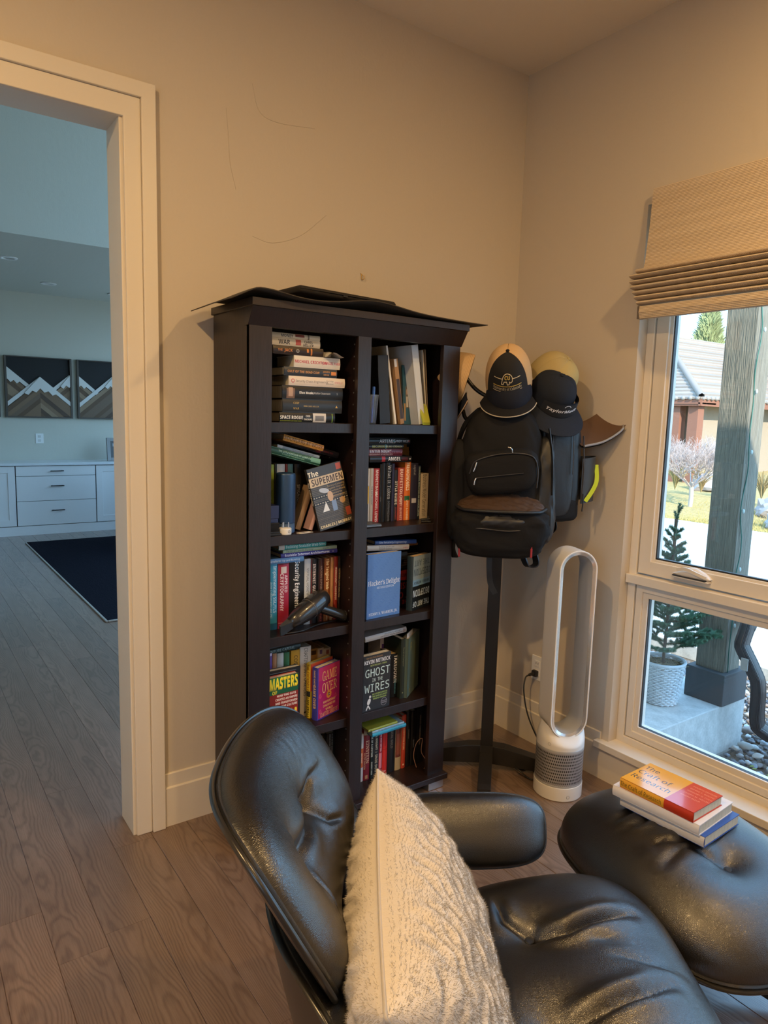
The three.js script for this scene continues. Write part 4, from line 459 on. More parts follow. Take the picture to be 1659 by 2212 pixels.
["S",-1.172,0.0605,0.2,0.0312,0.231,0.15,0.0,0.0,0.0,"#c3c7c6",[["#",0.1,0.16,"#b04040",0,1]],"white spine on the bottom shelf behind the lounge chair","books on the bottom left shelf","w",null,"book"],
["S",-1.1422,0.0605,0.2,0.0252,0.233,0.153,0.0,0.0,0.0,"#14191a",[["5G NR",0.4,0.4,"#4c8a7c","b",0,0.5]],"black spine with teal lettering on the bottom shelf","books on the bottom left shelf","w",null,"book"],
["S",-1.1181,0.0605,0.2,0.0222,0.232,0.153,0.0,0.0,0.0,"#16130f",[["From GSM to LTE-ADVANCED",0.5,0.36,"#a8773c","b",0,0.5]],"black spine with amber GSM lettering","books on the bottom left shelf","w",null,"book"],
["S",-1.0875,0.0605,0.2,0.0382,0.229,0.153,0.0,0.0,0.0,"#131417",[["4G LTE THE NEXT GENERATION",0.2,0.16,"#9aa0a4","b",0,0.4],["WIRELESS ACCESS TECHNOLOGY",0.2,0.16,"#9aa0a4","b",0,0.65]],"thick black spine with small white capitals near its top","books on the bottom left shelf","w",null,"book"],
["S",-1.2145,0.0605,0.2,0.0502,0.248,0.153,0.0,0.0,0.0,"#1a1a20",[],"plain black spine mostly hidden by the lounge chair","books on the bottom left shelf","w",null,"book"],
["L",-1.149,0.2977,0.2,0.0169,0.12,0.13,1.5708,0.0,0.0,"#9fc6c2",[["C",0.8,0.6,"#2d6a72","b",0,0.5]],"mint green paperback lying over the bottom left row","books on the bottom left shelf","w",null,"book"],
["F",-1.202,1.1015,0.285,0.018,0.222,0.142,0.1,-1.5708,0.22,"#2a2724",[["THE SUPERMEN",0.4,0.5,"#e8dfc8","b",0,0.5]],"face-out paperback lettered THE SUPERMEN, leaning back to one side","books standing face out on the shelves","w","supermen","book"],
["F",-0.996,0.7495,0.283,0.03,0.248,0.165,0.0,-1.5,0.0,"#4a72bd",[],"face-out blue book lettered HACKER'S DELIGHT","books standing face out on the shelves","w","delight","book"],
["F",-0.809,0.7495,0.19,0.02,0.212,0.14,0.0,-1.5708,0.0,"#1b1718",[],"dark face-out book with a red patch and upside-down red lettering","books standing face out on the shelves","w","intrusion","book"],
["F",-0.773,0.7495,0.275,0.03,0.219,0.125,0.0,-1.25,0.0,"#2b3a42",[],"face-out silver and black book with upside-down white lettering","books standing face out on the shelves","e","deception","book"],
["F",-1.401,0.3895,0.29,0.022,0.21,0.12,0.0,-1.52,0.0,"#b53a24",[],"face-out yellow and red lettered book before a black one","books standing face out on the shelves","w","doom","book"],
["F",-1.392,0.3895,0.255,0.024,0.222,0.135,0.0,-1.5708,0.0,"#1c1d21",[],"plain black face-out book behind the yellow and red lettered one","books standing face out on the shelves","w","black","book"],
["F",-1.193,0.3895,0.266,0.026,0.201,0.128,0.0,-1.25,0.0,"#3a3a94",[["GAME OVER",0.55,0.5,"#e8c47a","b",0,0.5],["DAVID SHEFF",0.2,0.3,"#e8c47a","b",0,0.5]],"face-out magenta book lettered GAME OVER","books standing face out on the shelves","w","game","book"],
["F",-1.204,0.3895,0.234,0.022,0.209,0.125,0.0,-1.25,0.0,"#d6b92f",[["THE CUCKOO'S EGG",0.3,0.52,"#7d3a14","b",0,0.5],["#",0.5,0.6,"#2a2a2a",0,1],["CLIFF STOLL",0.78,0.6,"#2a2414","b",0,0.5]],"yellow book lettered THE CUCKOO'S EGG behind the magenta one","books standing face out on the shelves","w","yellow","book"],
["F",-1.011,0.3895,0.295,0.03,0.22,0.135,0.0,-1.5,0.0,"#22262b",[],"face-out black book lettered GHOST IN THE WIRES","books standing face out on the shelves","w","ghost","book"],
["F",-0.781,0.3895,0.27,0.03,0.246,0.16,0.0,-0.95,0.0,"#4c5c52",[],"large grey-green hardback with a gilt squiggle standing face out","books standing face out on the shelves","w","green","book"],
["F",-0.793,0.3895,0.235,0.04,0.182,0.085,0.0,-0.04,0.0,"#16171a",[["TAKEDOWN",0.35,0.42,"#f0f0f0","b",0,0.5],["SHIMOMURA",0.75,0.2,"#5aa0c0","b",0,0.5]],"short thick black book lettered TAKEDOWN","books standing face out on the shelves","c","takedown","book"]
];
for (const [kind, x, y, z, t, L, D, rz, ry, rx, bg, items, label, group, pages, cover, name] of BOOKS) {
  const b = makeBook(name, t, L, D, bg, items, pages, cover);
  b.rotation.set(rx, ry, rz, 'YXZ');
  if (kind === 'F') b.position.set(x, y, z).add(V(-t / 2, 0, 0).applyEuler(b.rotation)); else b.position.set(x, y, z);
  scene.add(b); tag(b, label, 'book', group);
}

// ------------------------------------------------------------------ other things on the shelves
const paperMat = S({ color: rgb(0.72, 0.69, 0.63), roughness: 0.9 });
function slab(name, label, category, x, y, z, t, h, d, lean, mat, ry = 0, group = 'folders on the top right shelf') { // upright thin thing leaning along the shelf
  const g = thing(name, label, category, [x, y, z], 0, group); g.rotation.set(0, ry, lean, 'YXZ'); return { g, add: (n, geo, m, p) => mesh(n, geo, m, p ?? g), mat, t, h, d };
}
{
  const Y = 1.4815;
  // black ring binder, leaning
  let q = slab('ring_binder', 'black ring binder leaning beside the pen cup', 'binder', -0.93, Y, 0.245, 0.05, 0.25, 0.2, 0.075);
  q.add('cover', merge(bb(0, 0.003, 0, 0.25, -0.15, 0, 0.001), bb(0.045, 0.048, 0, 0.25, -0.15, 0, 0.001), bb(0, 0.048, 0, 0.25, -0.003, 0, 0.001)), S({ color: rgb(0.012, 0.011, 0.012), roughness: 0.5 }));
  q.add('sheets', bb(0.006, 0.042, 0.005, 0.24, -0.145, -0.006), paperMat);
  q = slab('folder', 'tall grey-beige card folder standing at the back', 'folder', -0.985, Y, 0.058, 0.01, 0.3, 0.2, 0.12); q.g.rotation.set(0, -1.55, 0.0, 'YXZ');
  q.add('back_board', bb(0, 0.002, 0, 0.29, -0.22, 0), S({ color: rgb(0.3, 0.27, 0.23), roughness: 0.8 })); q.add('front_board', bb(0.004, 0.006, 0, 0.275, -0.215, 0), S({ color: rgb(0.34, 0.3, 0.25), roughness: 0.8 }));
  q = slab('board', 'thin white-edged board leaning next to the black binder', 'board', -0.853, Y, 0.235, 0.008, 0.29, 0.16, 0.18);
  q.add('panel', bb(0, 0.007, 0, 0.292, -0.15, 0, 0.001), S({ color: rgb(0.62, 0.58, 0.5), roughness: 0.7 })); q.add('edge_tape', bb(-0.0005, 0.0075, 0.001, 0.291, -0.0005, 0.0006), S({ color: rgb(0.8, 0.78, 0.72), roughness: 0.6 }));
  q = slab('photo_album', 'brown album with a pictured spine leaning on the white board', 'album', -0.828, Y, 0.235, 0.02, 0.24, 0.16, 0.17);
  q.add('cover', merge(bb(0, 0.0025, 0, 0.245, -0.15, 0, 0.001), bb(0.0175, 0.02, 0, 0.245, -0.15, 0, 0.001), bb(0, 0.02, 0, 0.245, -0.0025, 0, 0.001)), S({ color: rgb(0.38, 0.22, 0.1), roughness: 0.6 }));
  q.add('leaves', bb(0.003, 0.017, 0.003, 0.242, -0.147, -0.003), paperMat); q.add('spine_label', bb(0.003, 0.017, 0.02, 0.17, 0, 0.0006), S({ color: rgb(0.05, 0.03, 0.02), roughness: 0.5 })); q.add('spine_tab', bb(0.002, 0.013, 0.215, 0.243, 0, 0.0006), S({ color: rgb(0.7, 0.72, 0.78), roughness: 0.5 }));
  const folderTex = canvasTex(256, 512, (c, w, h) => { c.fillStyle = '#2a5a72'; c.fillRect(0, 0, w, h); write(c, "Father's", w * 0.45, 70, 40, '#163442', 'b', w * 0.8); write(c, 'DAY', w * 0.45, 120, 34, '#163442', 'b'); c.fillStyle = '#6e6a64'; c.fillRect(70, 180, 140, 190); c.fillStyle = '#cbb09a'; c.beginPath(); c.ellipse(110, 230, 20, 26, 0, 0, 7); c.ellipse(170, 240, 20, 26, 0, 0, 7); c.fill(); c.fillStyle = '#d8d4cc'; c.fillRect(90, 270, 44, 90); c.fillRect(150, 280, 46, 80); c.fillStyle = '#b58f58'; c.fillRect(20, 330, 44, 150); });
  q = slab('presentation_folder', 'teal picture folder with a small photograph on it', 'folder', -0.802, Y, 0.215, 0.008, 0.22, 0.17, 0.1); q.g.rotation.set(0, -1.3, 0.07, 'YXZ');
  q.add('back_flap', bb(0, 0.0015, 0, 0.225, -0.058, 0), S({ color: rgb(0.03, 0.12, 0.19), roughness: 0.5 })); const fg = new THREE.BoxGeometry(0.0012, 0.225, 0.058); fg.translate(0.0048, 0.1125, -0.029); q.add('front_flap', fg, S({ map: folderTex, roughness: 0.45 }));
  q = slab('ring_binder', 'wide white ring binder leaning at a slant', 'binder', -0.755, Y, 0.255, 0.035, 0.29, 0.17, 0.165);
  q.add('cover', merge(bb(0, 0.003, 0, 0.3, -0.16, 0, 0.001), bb(0.031, 0.034, 0, 0.3, -0.16, 0, 0.001), bb(0, 0.034, 0, 0.3, -0.003, 0, 0.001)), S({ color: rgb(0.62, 0.66, 0.7), roughness: 0.35 })); q.add('sheets', bb(0.005, 0.03, 0.005, 0.29, -0.155, -0.006), paperMat);
  q = slab('note_pad', 'bright green sticky note pad at the foot of the teal folder', 'note pad', -0.745, Y, 0.268, 0.006, 0.08, 0.07, 0.35); q.g.rotation.set(0, -1.25, 0.3, 'YXZ');
  for (let k = 0; k < 3; k++) q.add('note', bb(0.002 * k, 0.002 * k + 0.0014, k * 0.004, 0.075 + k * 0.004, -0.05, 0), S({ color: rgb(0.42 + 0.05 * k, 0.55, 0.06), roughness: 0.8 }));
  q = slab('magazine', 'stack of loose papers leaning against the right side panel', 'papers', -0.706, Y, 0.24, 0.01, 0.29, 0.18, 0.11);
  for (let k = 0; k < 4; k++) q.add('sheet', bb(0.0028 * k, 0.0028 * k + 0.0016, 0, 0.285 - 0.004 * k, -0.18, -0.002 * k), [paperMat, S({ color: rgb(0.6, 0.56, 0.48), roughness: 0.9 })][k % 2]);
  q = slab('ring_binder', 'narrow black binder between the white one and loose papers', 'binder', -0.718, Y, 0.235, 0.012, 0.25, 0.18, 0.13); q.add('cover', bb(0, 0.009, 0, 0.24, -0.17, 0, 0.001), S({ color: rgb(0.015, 0.015, 0.017), roughness: 0.5 })); q.add('spine_strip', bb(0.001, 0.008, 0.02, 0.22, 0, 0.0005), S({ color: rgb(0.03, 0.03, 0.032), roughness: 0.4 }));
  q = slab('envelope', 'tan cardboard envelope next to the right side panel', 'envelope', -0.688, Y, 0.23, 0.004, 0.28, 0.17, 0.1); q.add('body', bb(0, 0.003, 0, 0.29, -0.17, 0, 0.001), S({ color: rgb(0.33, 0.24, 0.15), roughness: 0.85 })); q.add('flap', bb(0.003, 0.004, 0.23, 0.289, -0.165, -0.001), S({ color: rgb(0.3, 0.21, 0.13), roughness: 0.85 }));
  // clear cup with blue pens
  const cup = thing('pen_cup', 'clear plastic cup holding blue pens', 'cup', [-0.993, Y, 0.265]);
  const cg = new THREE.LatheGeometry([[0, 0], [0.026, 0], [0.034, 0.105], [0.0325, 0.105], [0.0245, 0.003], [0, 0.003]].map((p) => new THREE.Vector2(...p)), 28);
  mesh('cup', cg, S({ color: rgb(0.75, 0.85, 0.98), roughness: 0.05, transmission: 0.92, thickness: 0, ior: 1.4 }), cup);
  [[0.008, 0.004, 0.13], [-0.01, 0.01, 0.2], [0.0, -0.012, 0.185], [-0.014, -0.004, 0.17]].forEach(([x, z, L], i) => {
    const p = thing('pen', ['blue stick pen standing in the clear cup', 'tall pale blue pen standing in the clear cup', 'navy pen standing in the clear cup', 'light grey pen standing in the clear cup'][i], 'pen', [-0.993 + x, Y + 0.004, 0.265 + z], 0, 'pens in the clear cup'); p.rotation.z = -x * 5; p.rotation.x = z * 5;
    const m = S({ color: [rgb(0.05, 0.15, 0.5), rgb(0.3, 0.5, 0.75), rgb(0.02, 0.05, 0.2), rgb(0.5, 0.55, 0.6)][i], roughness: 0.35 });
    mesh('barrel', cyl(0.0042, 0.0042, L * 0.72, 12).translate(0, L * 0.36, 0), m, p); mesh('cap', cyl(0.005, 0.0052, L * 0.28, 12).translate(0, L * 0.86, 0), m, p); mesh('clip', bb(0.004, 0.0065, L * 0.74, L * 0.98, -0.0015, 0.0015), m, p);
  });
  // receipts
  const rc = surf((u, v) => V((u - 0.5) * 0.06, 0.004 + 0.03 * Math.sin(u * 2.6) * (1 - u) + 0.004 * Math.sin(v * 5), (v - 0.5) * 0.12), 14, 6);
  for (let k = 0; k < 3; k++) { const m = tag(mesh('receipt', rc.clone(), S({ color: rgb(0.66, 0.62, 0.55), roughness: 0.9, side: THREE.DoubleSide })), ['curled receipt on the red-lettered paperback', 'folded receipt jutting over the red-lettered paperback', 'loose slip of paper by the top left stack'][k], 'receipt', 'receipts on the top left shelf'); m.position.set([-1.162, -1.15, -1.158][k], [1.7055, 1.7045, 1.7065][k], [0.225, 0.25, 0.19][k]); m.rotation.y = [0.2, -0.25, 0.5][k]; }
}
{ // second shelf, left
  const Y = 1.1015;
  const s = thing('speaker', 'slim blue cylinder speaker on the second shelf', 'speaker', [-1.318, Y, 0.243]);
  const blue = S({ color: rgb(0.03, 0.075, 0.17), roughness: 0.38, metalness: 0.25 });
  mesh('body', new THREE.LatheGeometry([[0, 0.036], [0.0345, 0.036], [0.0345, 0.2], [0.033, 0.206], [0.028, 0.207], [0.027, 0.201], [0, 0.2]].map((p) => new THREE.Vector2(...p)), 40), blue, s);
  mesh('base_ring', new THREE.LatheGeometry([[0, 0], [0.031, 0], [0.0335, 0.003], [0.0335, 0.034], [0, 0.035]].map((p) => new THREE.Vector2(...p)), 40), S({ color: rgb(0.045, 0.1, 0.21), roughness: 0.5 }), s);
  const pl = thing('plug_adapter', 'white travel plug adapter with upright prongs on the second shelf', 'adapter', [-1.338, Y, 0.283]);
  mesh('body', merge(new THREE.LatheGeometry([[0, 0], [0.02, 0], [0.0215, 0.003], [0.0215, 0.02], [0.02, 0.023], [0, 0.024]].map((p) => new THREE.Vector2(...p)), 30)), S({ color: rgb(0.75, 0.74, 0.7), roughness: 0.35 }), pl);
  for (const [x, z] of [[-0.011, 0.004], [-0.003, -0.006], [0.011, 0.003]]) mesh('prong', bb(x - 0.002, x + 0.002, 0.023, 0.042, z - 0.001, z + 0.001, 0.0008), M.silver, pl);
  mesh('socket_ring', new THREE.TorusGeometry(0.004, 0.0008, 6, 18).translate(0.004, 0.012, 0.0216), S({ color: rgb(0.3, 0.3, 0.3), roughness: 0.5 }), pl);
  const bx = thing('gift_box', 'small navy box beside the stile on the second shelf', 'box', [-1.385, Y, 0.25]);
  const navy = S({ color: rgb(0.02, 0.03, 0.1), roughness: 0.45 });
  mesh('base', bb(-0.022, 0.022, 0, 0.055, -0.03, 0.03, 0.001), navy, bx); mesh('lid', bb(-0.0235, 0.0235, 0.056, 0.1, -0.0315, 0.0315, 0.001), navy, bx);
  const st = thing('phone_stand', 'small black folding phone stand in the shelf corner', 'stand', [-1.383, Y, 0.287]);
  mesh('foot', bb(-0.024, 0.024, 0, 0.008, -0.006, 0.012, 0.002), M.blackMetal, st); mesh('arm', bb(-0.018, 0.016, 0.007, 0.045, -0.003, 0.001, 0.001).rotateX(0.25), M.blackMetal, st); mesh('lip', bb(-0.02, 0.02, 0.008, 0.014, 0.004, 0.009, 0.001), M.blackMetal, st);
  const card = thing('card', 'white business card lying at the shelf edge', 'card', [-1.262, Y + 0.0004, 0.283], 0.3); mesh('sheet', bb(-0.03, 0.03, 0, 0.0008, -0.012, 0.012), paperMat, card); mesh('print', bb(-0.02, 0.02, 0.0008, 0.001, -0.004, 0.004), S({ color: rgb(0.2, 0.22, 0.3), roughness: 0.8 }), card);
  for (let k = 0; k < 2; k++) { const b = makeBook('book', 0.02 - 0.006 * k, 0.16 - 0.03 * k, 0.045, ['#8a6f52', '#b08a80'][k], [], 'c'); b.position.set(-1.262 + 0.034 * k, Y + 0.004, 0.235 + 0.03 * k); b.rotation.set(0, 0, -0.34, 'YXZ'); scene.add(b); tag(b, ['tan paperback slumped between the cylinder and THE SUPERMEN', 'thin pink-beige notebook slumped beside the cylinder'][k], 'book', 'books piled on the second left shelf'); }
}
{ // second shelf, right
  const Y = 1.1015;
  const f = thing('file_folder', 'large amber manila folder standing behind the cream spine', 'folder', [-0.636, Y, 0.16]); f.rotation.set(0, 0.0, 0.0);
  const man = S({ color: rgb(0.42, 0.24, 0.07), roughness: 0.75 });
  f.rotation.y = -1.3; f.position.set(-0.75, Y + 0.24, 0.085); f.position.y = Y;
  mesh('back_leaf', bb(0, 0.0015, 0, 0.285, -0.105, 0), man, f); mesh('front_leaf', bb(0.003, 0.0045, 0, 0.27, -0.105, 0), man, f); mesh('tab', bb(0, 0.0015, 0.285, 0.297, -0.09, -0.04), man, f);
  const d = thing('multimeter', 'yellow handheld meter peeking past the middle stile', 'meter', [-1.008, Y + 0.0125, 0.26]); const yl = S({ color: rgb(0.65, 0.4, 0.03), roughness: 0.45 });
  mesh('body', bb(-0.02, 0.02, 0, 0.145, -0.012, 0.012, 0.008), S({ color: rgb(0.03, 0.04, 0.05), roughness: 0.5 }), d); mesh('face', bb(-0.021, 0.021, 0.07, 0.142, -0.0115, 0.0135, 0.007), yl, d); mesh('screen', bb(-0.008, 0.012, 0.098, 0.125, 0.0132, 0.0142, 0.0004), S({ color: rgb(0.02, 0.05, 0.06), roughness: 0.3 }), d); mesh('dial', cyl(0.006, 0.006, 0.003, 16).rotateX(PI / 2).translate(0.004, 0.083, 0.0145), S({ color: rgb(0.02, 0.02, 0.02), roughness: 0.5 }), d);
  const k = thing('hard_drive', 'flat grey metal drive lying at the shelf front', 'drive', [-0.985, Y, 0.255]); mesh('case', bb(-0.045, 0.045, 0, 0.012, -0.035, 0.035, 0.003), S({ color: rgb(0.1, 0.11, 0.12), roughness: 0.4, metalness: 0.5 }), k); mesh('rim', bb(-0.0455, 0.0455, 0.004, 0.0055, -0.0355, 0.0355, 0.0005), M.silver, k);
  const c = thing('clip', 'small black clamp lying before the cream spine', 'clip', [-0.712, Y, 0.268], -0.5); mesh('jaw', bb(-0.02, 0.02, 0, 0.007, -0.009, 0.009, 0.003), M.blackMetal, c); mesh('jaw', bb(-0.02, 0.018, 0.009, 0.016, -0.009, 0.009, 0.003).rotateZ(0.12), M.blackMetal, c); mesh('screw', cyl(0.004, 0.004, 0.024, 12).translate(0.008, 0.012, 0), M.blackMetal, c);
}
{ // hair dryer on the third shelf
  const d = thing('hair_dryer', 'black hair dryer with a tapered nozzle lying on its side', 'hair dryer', [-1.24, 0.7495, 0.262]);
  const bk = S({ color: rgb(0.02, 0.02, 0.022), roughness: 0.27, clearcoat: 0.3 });
  const body = new THREE.LatheGeometry([[0.0, -0.095], [0.02, -0.093], [0.032, -0.08], [0.038, -0.05], [0.039, -0.01], [0.0375, 0.0]].map((p) => new THREE.Vector2(...p)), 36);
  const noz = new THREE.LatheGeometry([[0.0372, 0.0005], [0.035, 0.03], [0.028, 0.07], [0.019, 0.1], [0.0, 0.101]].map((p) => new THREE.Vector2(...p)), 36);
  const dir = V(-0.9, -0.36, 0.26).normalize(), qn = new THREE.Quaternion().setFromUnitVectors(V(0, 1, 0), dir), at = V(0.012, 0.072, 0);
  mesh('body', body.applyQuaternion(qn).translate(...at), bk, d);
  mesh('barrel', noz.applyQuaternion(qn).translate(...at), bk, d);
  mesh('seam_ring', new THREE.TorusGeometry(0.0376, 0.0008, 8, 40).rotateX(PI / 2).applyQuaternion(qn).translate(...at), S({ color: rgb(0.15, 0.15, 0.16), roughness: 0.3 }), d);
  const tip = at.clone().addScaledVector(dir, 0.125);
  const cone = new THREE.BoxGeometry(0.04, 0.05, 0.012, 1, 4, 1); { const p = cone.attributes.position; for (let i = 0; i < p.count; i++) { const k = (p.getY(i) + 0.025) / 0.05; p.setX(i, p.getX(i) * lerp(0.75, 1.15, k)); p.setZ(i, p.getZ(i) * lerp(2.3, 0.6, k)); } }
  mesh('concentrator', cone.applyQuaternion(qn).translate(...tip), S({ color: rgb(0.045, 0.05, 0.055), roughness: 0.25 }), d);
  mesh('handle', surf((u, v) => { const a = u * 2 * PI, w = 0.0185 + 0.0035 * v; return V(0.03 + v * 0.125 + 0.0 * Math.cos(a), 0.078 - 0.052 * v + w * Math.sin(a) * 0.95, 0.004 + w * Math.cos(a)); }, 28, 10, true), bk, d);
  mesh('handle_cap', new THREE.SphereGeometry(0.022, 24, 10).scale(0.35, 0.95, 1).rotateZ(-0.38).translate(0.155, 0.026, 0.004), bk, d);
  const cord = mesh('cord', tube([[0.158, 0.024, 0.0], [0.14, 0.006, -0.02], [0.06, 0.0035, -0.01], [-0.03, 0.0035, 0.028], [-0.1, 0.0035, 0.03]], 0.0032, 40, 8), M.blackMetal, d); void cord;
}
{ // bookmark sheets in the grey-green hardback, cable on the bottom shelf
  const p = thing('paper_slip', 'white folded paper sticking up out of the grey-green hardback', 'paper', [-0.745, 0.6, 0.232], -0.95 + PI / 2); mesh('sheet', bb(-0.036, 0.036, 0, 0.052, -0.0008, 0.0008), S({ color: rgb(0.75, 0.74, 0.74), roughness: 0.85 }), p); mesh('sheet', bb(-0.036, 0.02, 0, 0.035, 0.001, 0.0022), S({ color: rgb(0.72, 0.7, 0.66), roughness: 0.85 }), p);
  const c = tag(mesh('cable', tube([[-0.7, 0.0635, 0.25], [-0.705, 0.11, 0.235], [-0.69, 0.16, 0.232], [-0.662, 0.175, 0.235], [-0.668, 0.12, 0.24], [-0.65, 0.075, 0.26], [-0.68, 0.0635, 0.275]], 0.0016, 60, 6), S({ color: rgb(0.25, 0.13, 0.09), roughness: 0.5 })), 'thin copper-brown cable looped in front of the black spines', 'cable'); void c;
}
{ // on top of the bookcase: a felt mat and a padded sleeve
  const felt = S({ color: rgb(0.055, 0.045, 0.036), roughness: 0.95, bumpMap: fineNoise, bumpScale: 0.001 });
  const top = 1.8625, f = (x, z) => { const a = (x + 1.6) / 1.08; return 0.002 + 0.017 * Math.exp(-(((a - 0.12) / 0.1) ** 2)) * (0.4 + 0.6 * sstep(0.1, 0.36, z)) + 0.022 * Math.exp(-(((a - 0.5) / 0.13) ** 2)) * sstep(0.12, 0.36, z) + 0.006 * (1 + Math.sin(a * 9 + z * 6)) * 0.5 - (a < 0.1 ? (0.1 - a) * 0.42 : 0) * 1 + (a > 0.95 ? 0.0 : 0); };
  const P = (u, v, dn) => { const x = lerp(-1.575, -0.53, u), z = lerp(0.045, 0.385 + 0.01 * Math.sin(u * 5), v); return V(x, Math.max(top + f(x, z), x < -1.5 ? 0 : top + 0.0015) - dn, z); };
  const g = merge(surf((u, v) => P(u, 1 - v, -0.003), 80, 16), surf((u, v) => P(u, v, 0), 80, 16), surf((u, v) => P(u, 1, v * 0.003 - 0.003), 80, 1), surf((u, v) => P(0, u, v * 0.003 - 0.003), 16, 1), surf((u, v) => P(1, u, v * 0.003 - 0.003), 16, 1));
  tag(mesh('felt_mat', g, felt), 'wavy dark grey felt mat draped over the bookcase top', 'mat');
  const s = thing('laptop_sleeve', 'flat black padded laptop sleeve lying on the felt mat', 'sleeve', [-1.13, top + 0.0265, 0.2], 0.0);
  const cloth = S({ color: rgb(0.014, 0.011, 0.01), roughness: 0.85, bumpMap: fineNoise, bumpScale: 0.0008 });
  mesh('body', new RoundedBoxGeometry(0.4, 0.024, 0.26, 4, 0.011).translate(0, 0.017, 0), cloth, s); mesh('zipper', merge(tube([[-0.195, 0.019, 0.129], [0, 0.0195, 0.1315], [0.195, 0.019, 0.129]], 0.0022, 20, 6), tube([[0.2, 0.019, 0.12], [0.2015, 0.019, 0], [0.2, 0.019, -0.12]], 0.0022, 20, 6)), M.blackMetal, s); mesh('pull', bb(-0.03, -0.012, 0.012, 0.02, 0.131, 0.133, 0.001), M.blackMetal, s);
  s.rotation.z = -0.02; s.rotation.y = 0.04;
  const h = thing('wall_hook', 'small brass hook nailed into the wall above the bookcase', 'hook', [-0.868, 2.053, 0]); const br = S({ color: rgb(0.5, 0.33, 0.1), roughness: 0.35, metalness: 0.9 });
  mesh('nail', tube([[-0.005, 0.012, 0], [0.0, 0.006, 0.006], [0.003, 0.0, 0.01]], 0.0012, 10, 6), br, h); mesh('hook', tube([[0.0, 0.008, 0.002], [0.0, -0.008, 0.003], [0.003, -0.013, 0.008], [0.006, -0.008, 0.012], [0.006, 0.003, 0.011]], 0.0016, 20, 6), br, h);
  const o = thing('outlet', 'white wall outlet with the fan plugged in, near the corner', 'outlet', [0, 0.365, 0.258]);
  mesh('plate', bb(-0.006, -0.0002, -0.058, 0.058, -0.035, 0.035, 0.002), M.white, o); for (const y of [-0.022, 0.022]) { const s2 = mesh('socket', bb(-0.008, -0.005, y - 0.015, y + 0.015, -0.0155, 0.0155, 0.003), M.white, o); for (const z of [-0.006, 0.006]) mesh('slot', bb(-0.0083, -0.0079, y - 0.002, y + 0.006, z - 0.0012, z + 0.0012), M.seal, s2); }
}

// ------------------------------------------------------------------ coat stand with caps and bags
const PX = -0.365, PZ = 0.315;
M.cloth = S({ color: rgb(0.0075, 0.0075, 0.0085), roughness: 0.8, specularIntensity: 0.45, bumpMap: fineNoise, bumpScale: 0.0008 });
M.nylon = S({ color: rgb(0.009, 0.011, 0.015), roughness: 0.45, bumpMap: fineNoise, bumpScale: 0.0005 });
{
  const t = thing('coat_stand', 'black square-post coat stand on a crossed foot', 'coat stand', [PX, 0, PZ], -PI / 4);
  const bw = S({ color: rgb(0.011, 0.010, 0.010), roughness: 0.38 });
  mesh('post', bb(-0.026, 0.026, 0.09, 1.76, -0.026, 0.026, 0.003), bw, t);
  for (let k = 0; k < 4; k++) { const a = k * PI / 2; const leg = extrude([[0.0, 0.04], [0.02, 0.11], [0.08, 0.105], [0.2, 0.075], [0.262, 0.062], [0.285, 0.052], [0.285, 0.0], [0.225, 0.0], [0.2, 0.02], [0.0, 0.035]], 0.05, 0.002).translate(0, 0, -0.025); leg.rotateY(a); mesh('leg', boxUV(leg.toNonIndexed()), bw, t); }
  const fin = new THREE.CylinderGeometry(0.028, 0.04, 0.022, 8).translate(0, 1.795, 0); mesh('finial', merge(fin, cyl(0.04, 0.036, 0.022, 8).translate(0, 1.773, 0), bb(-0.022, 0.022, 1.75, 1.77, -0.022, 0.022)), bw, t);
  for (let k = 0; k < 4; k++) { // upper hook curls up, lower curls down
    const a = k * PI / 2, c = Math.cos(a), s = Math.sin(a), f = (d, y) => [d * c, y, d * s];
    mesh('hook', tube([f(0.022, 1.6), f(0.06, 1.6), f(0.115, 1.63), f(0.16, 1.68), f(0.175, 1.71)], 0.0085, 24, 10), bw, t);
    mesh('hook', tube([f(0.022, 1.54), f(0.05, 1.5), f(0.1, 1.485), f(0.15, 1.51), f(0.165, 1.545)], 0.0085, 24, 10), bw, t);
    mesh('bracket', bb(-0.012, 0.012, 1.53, 1.61, -0.005, 0.005, 0.003).translate(0, 0, 0.028).rotateY(PI / 2 - a), bw, t);
  }
}
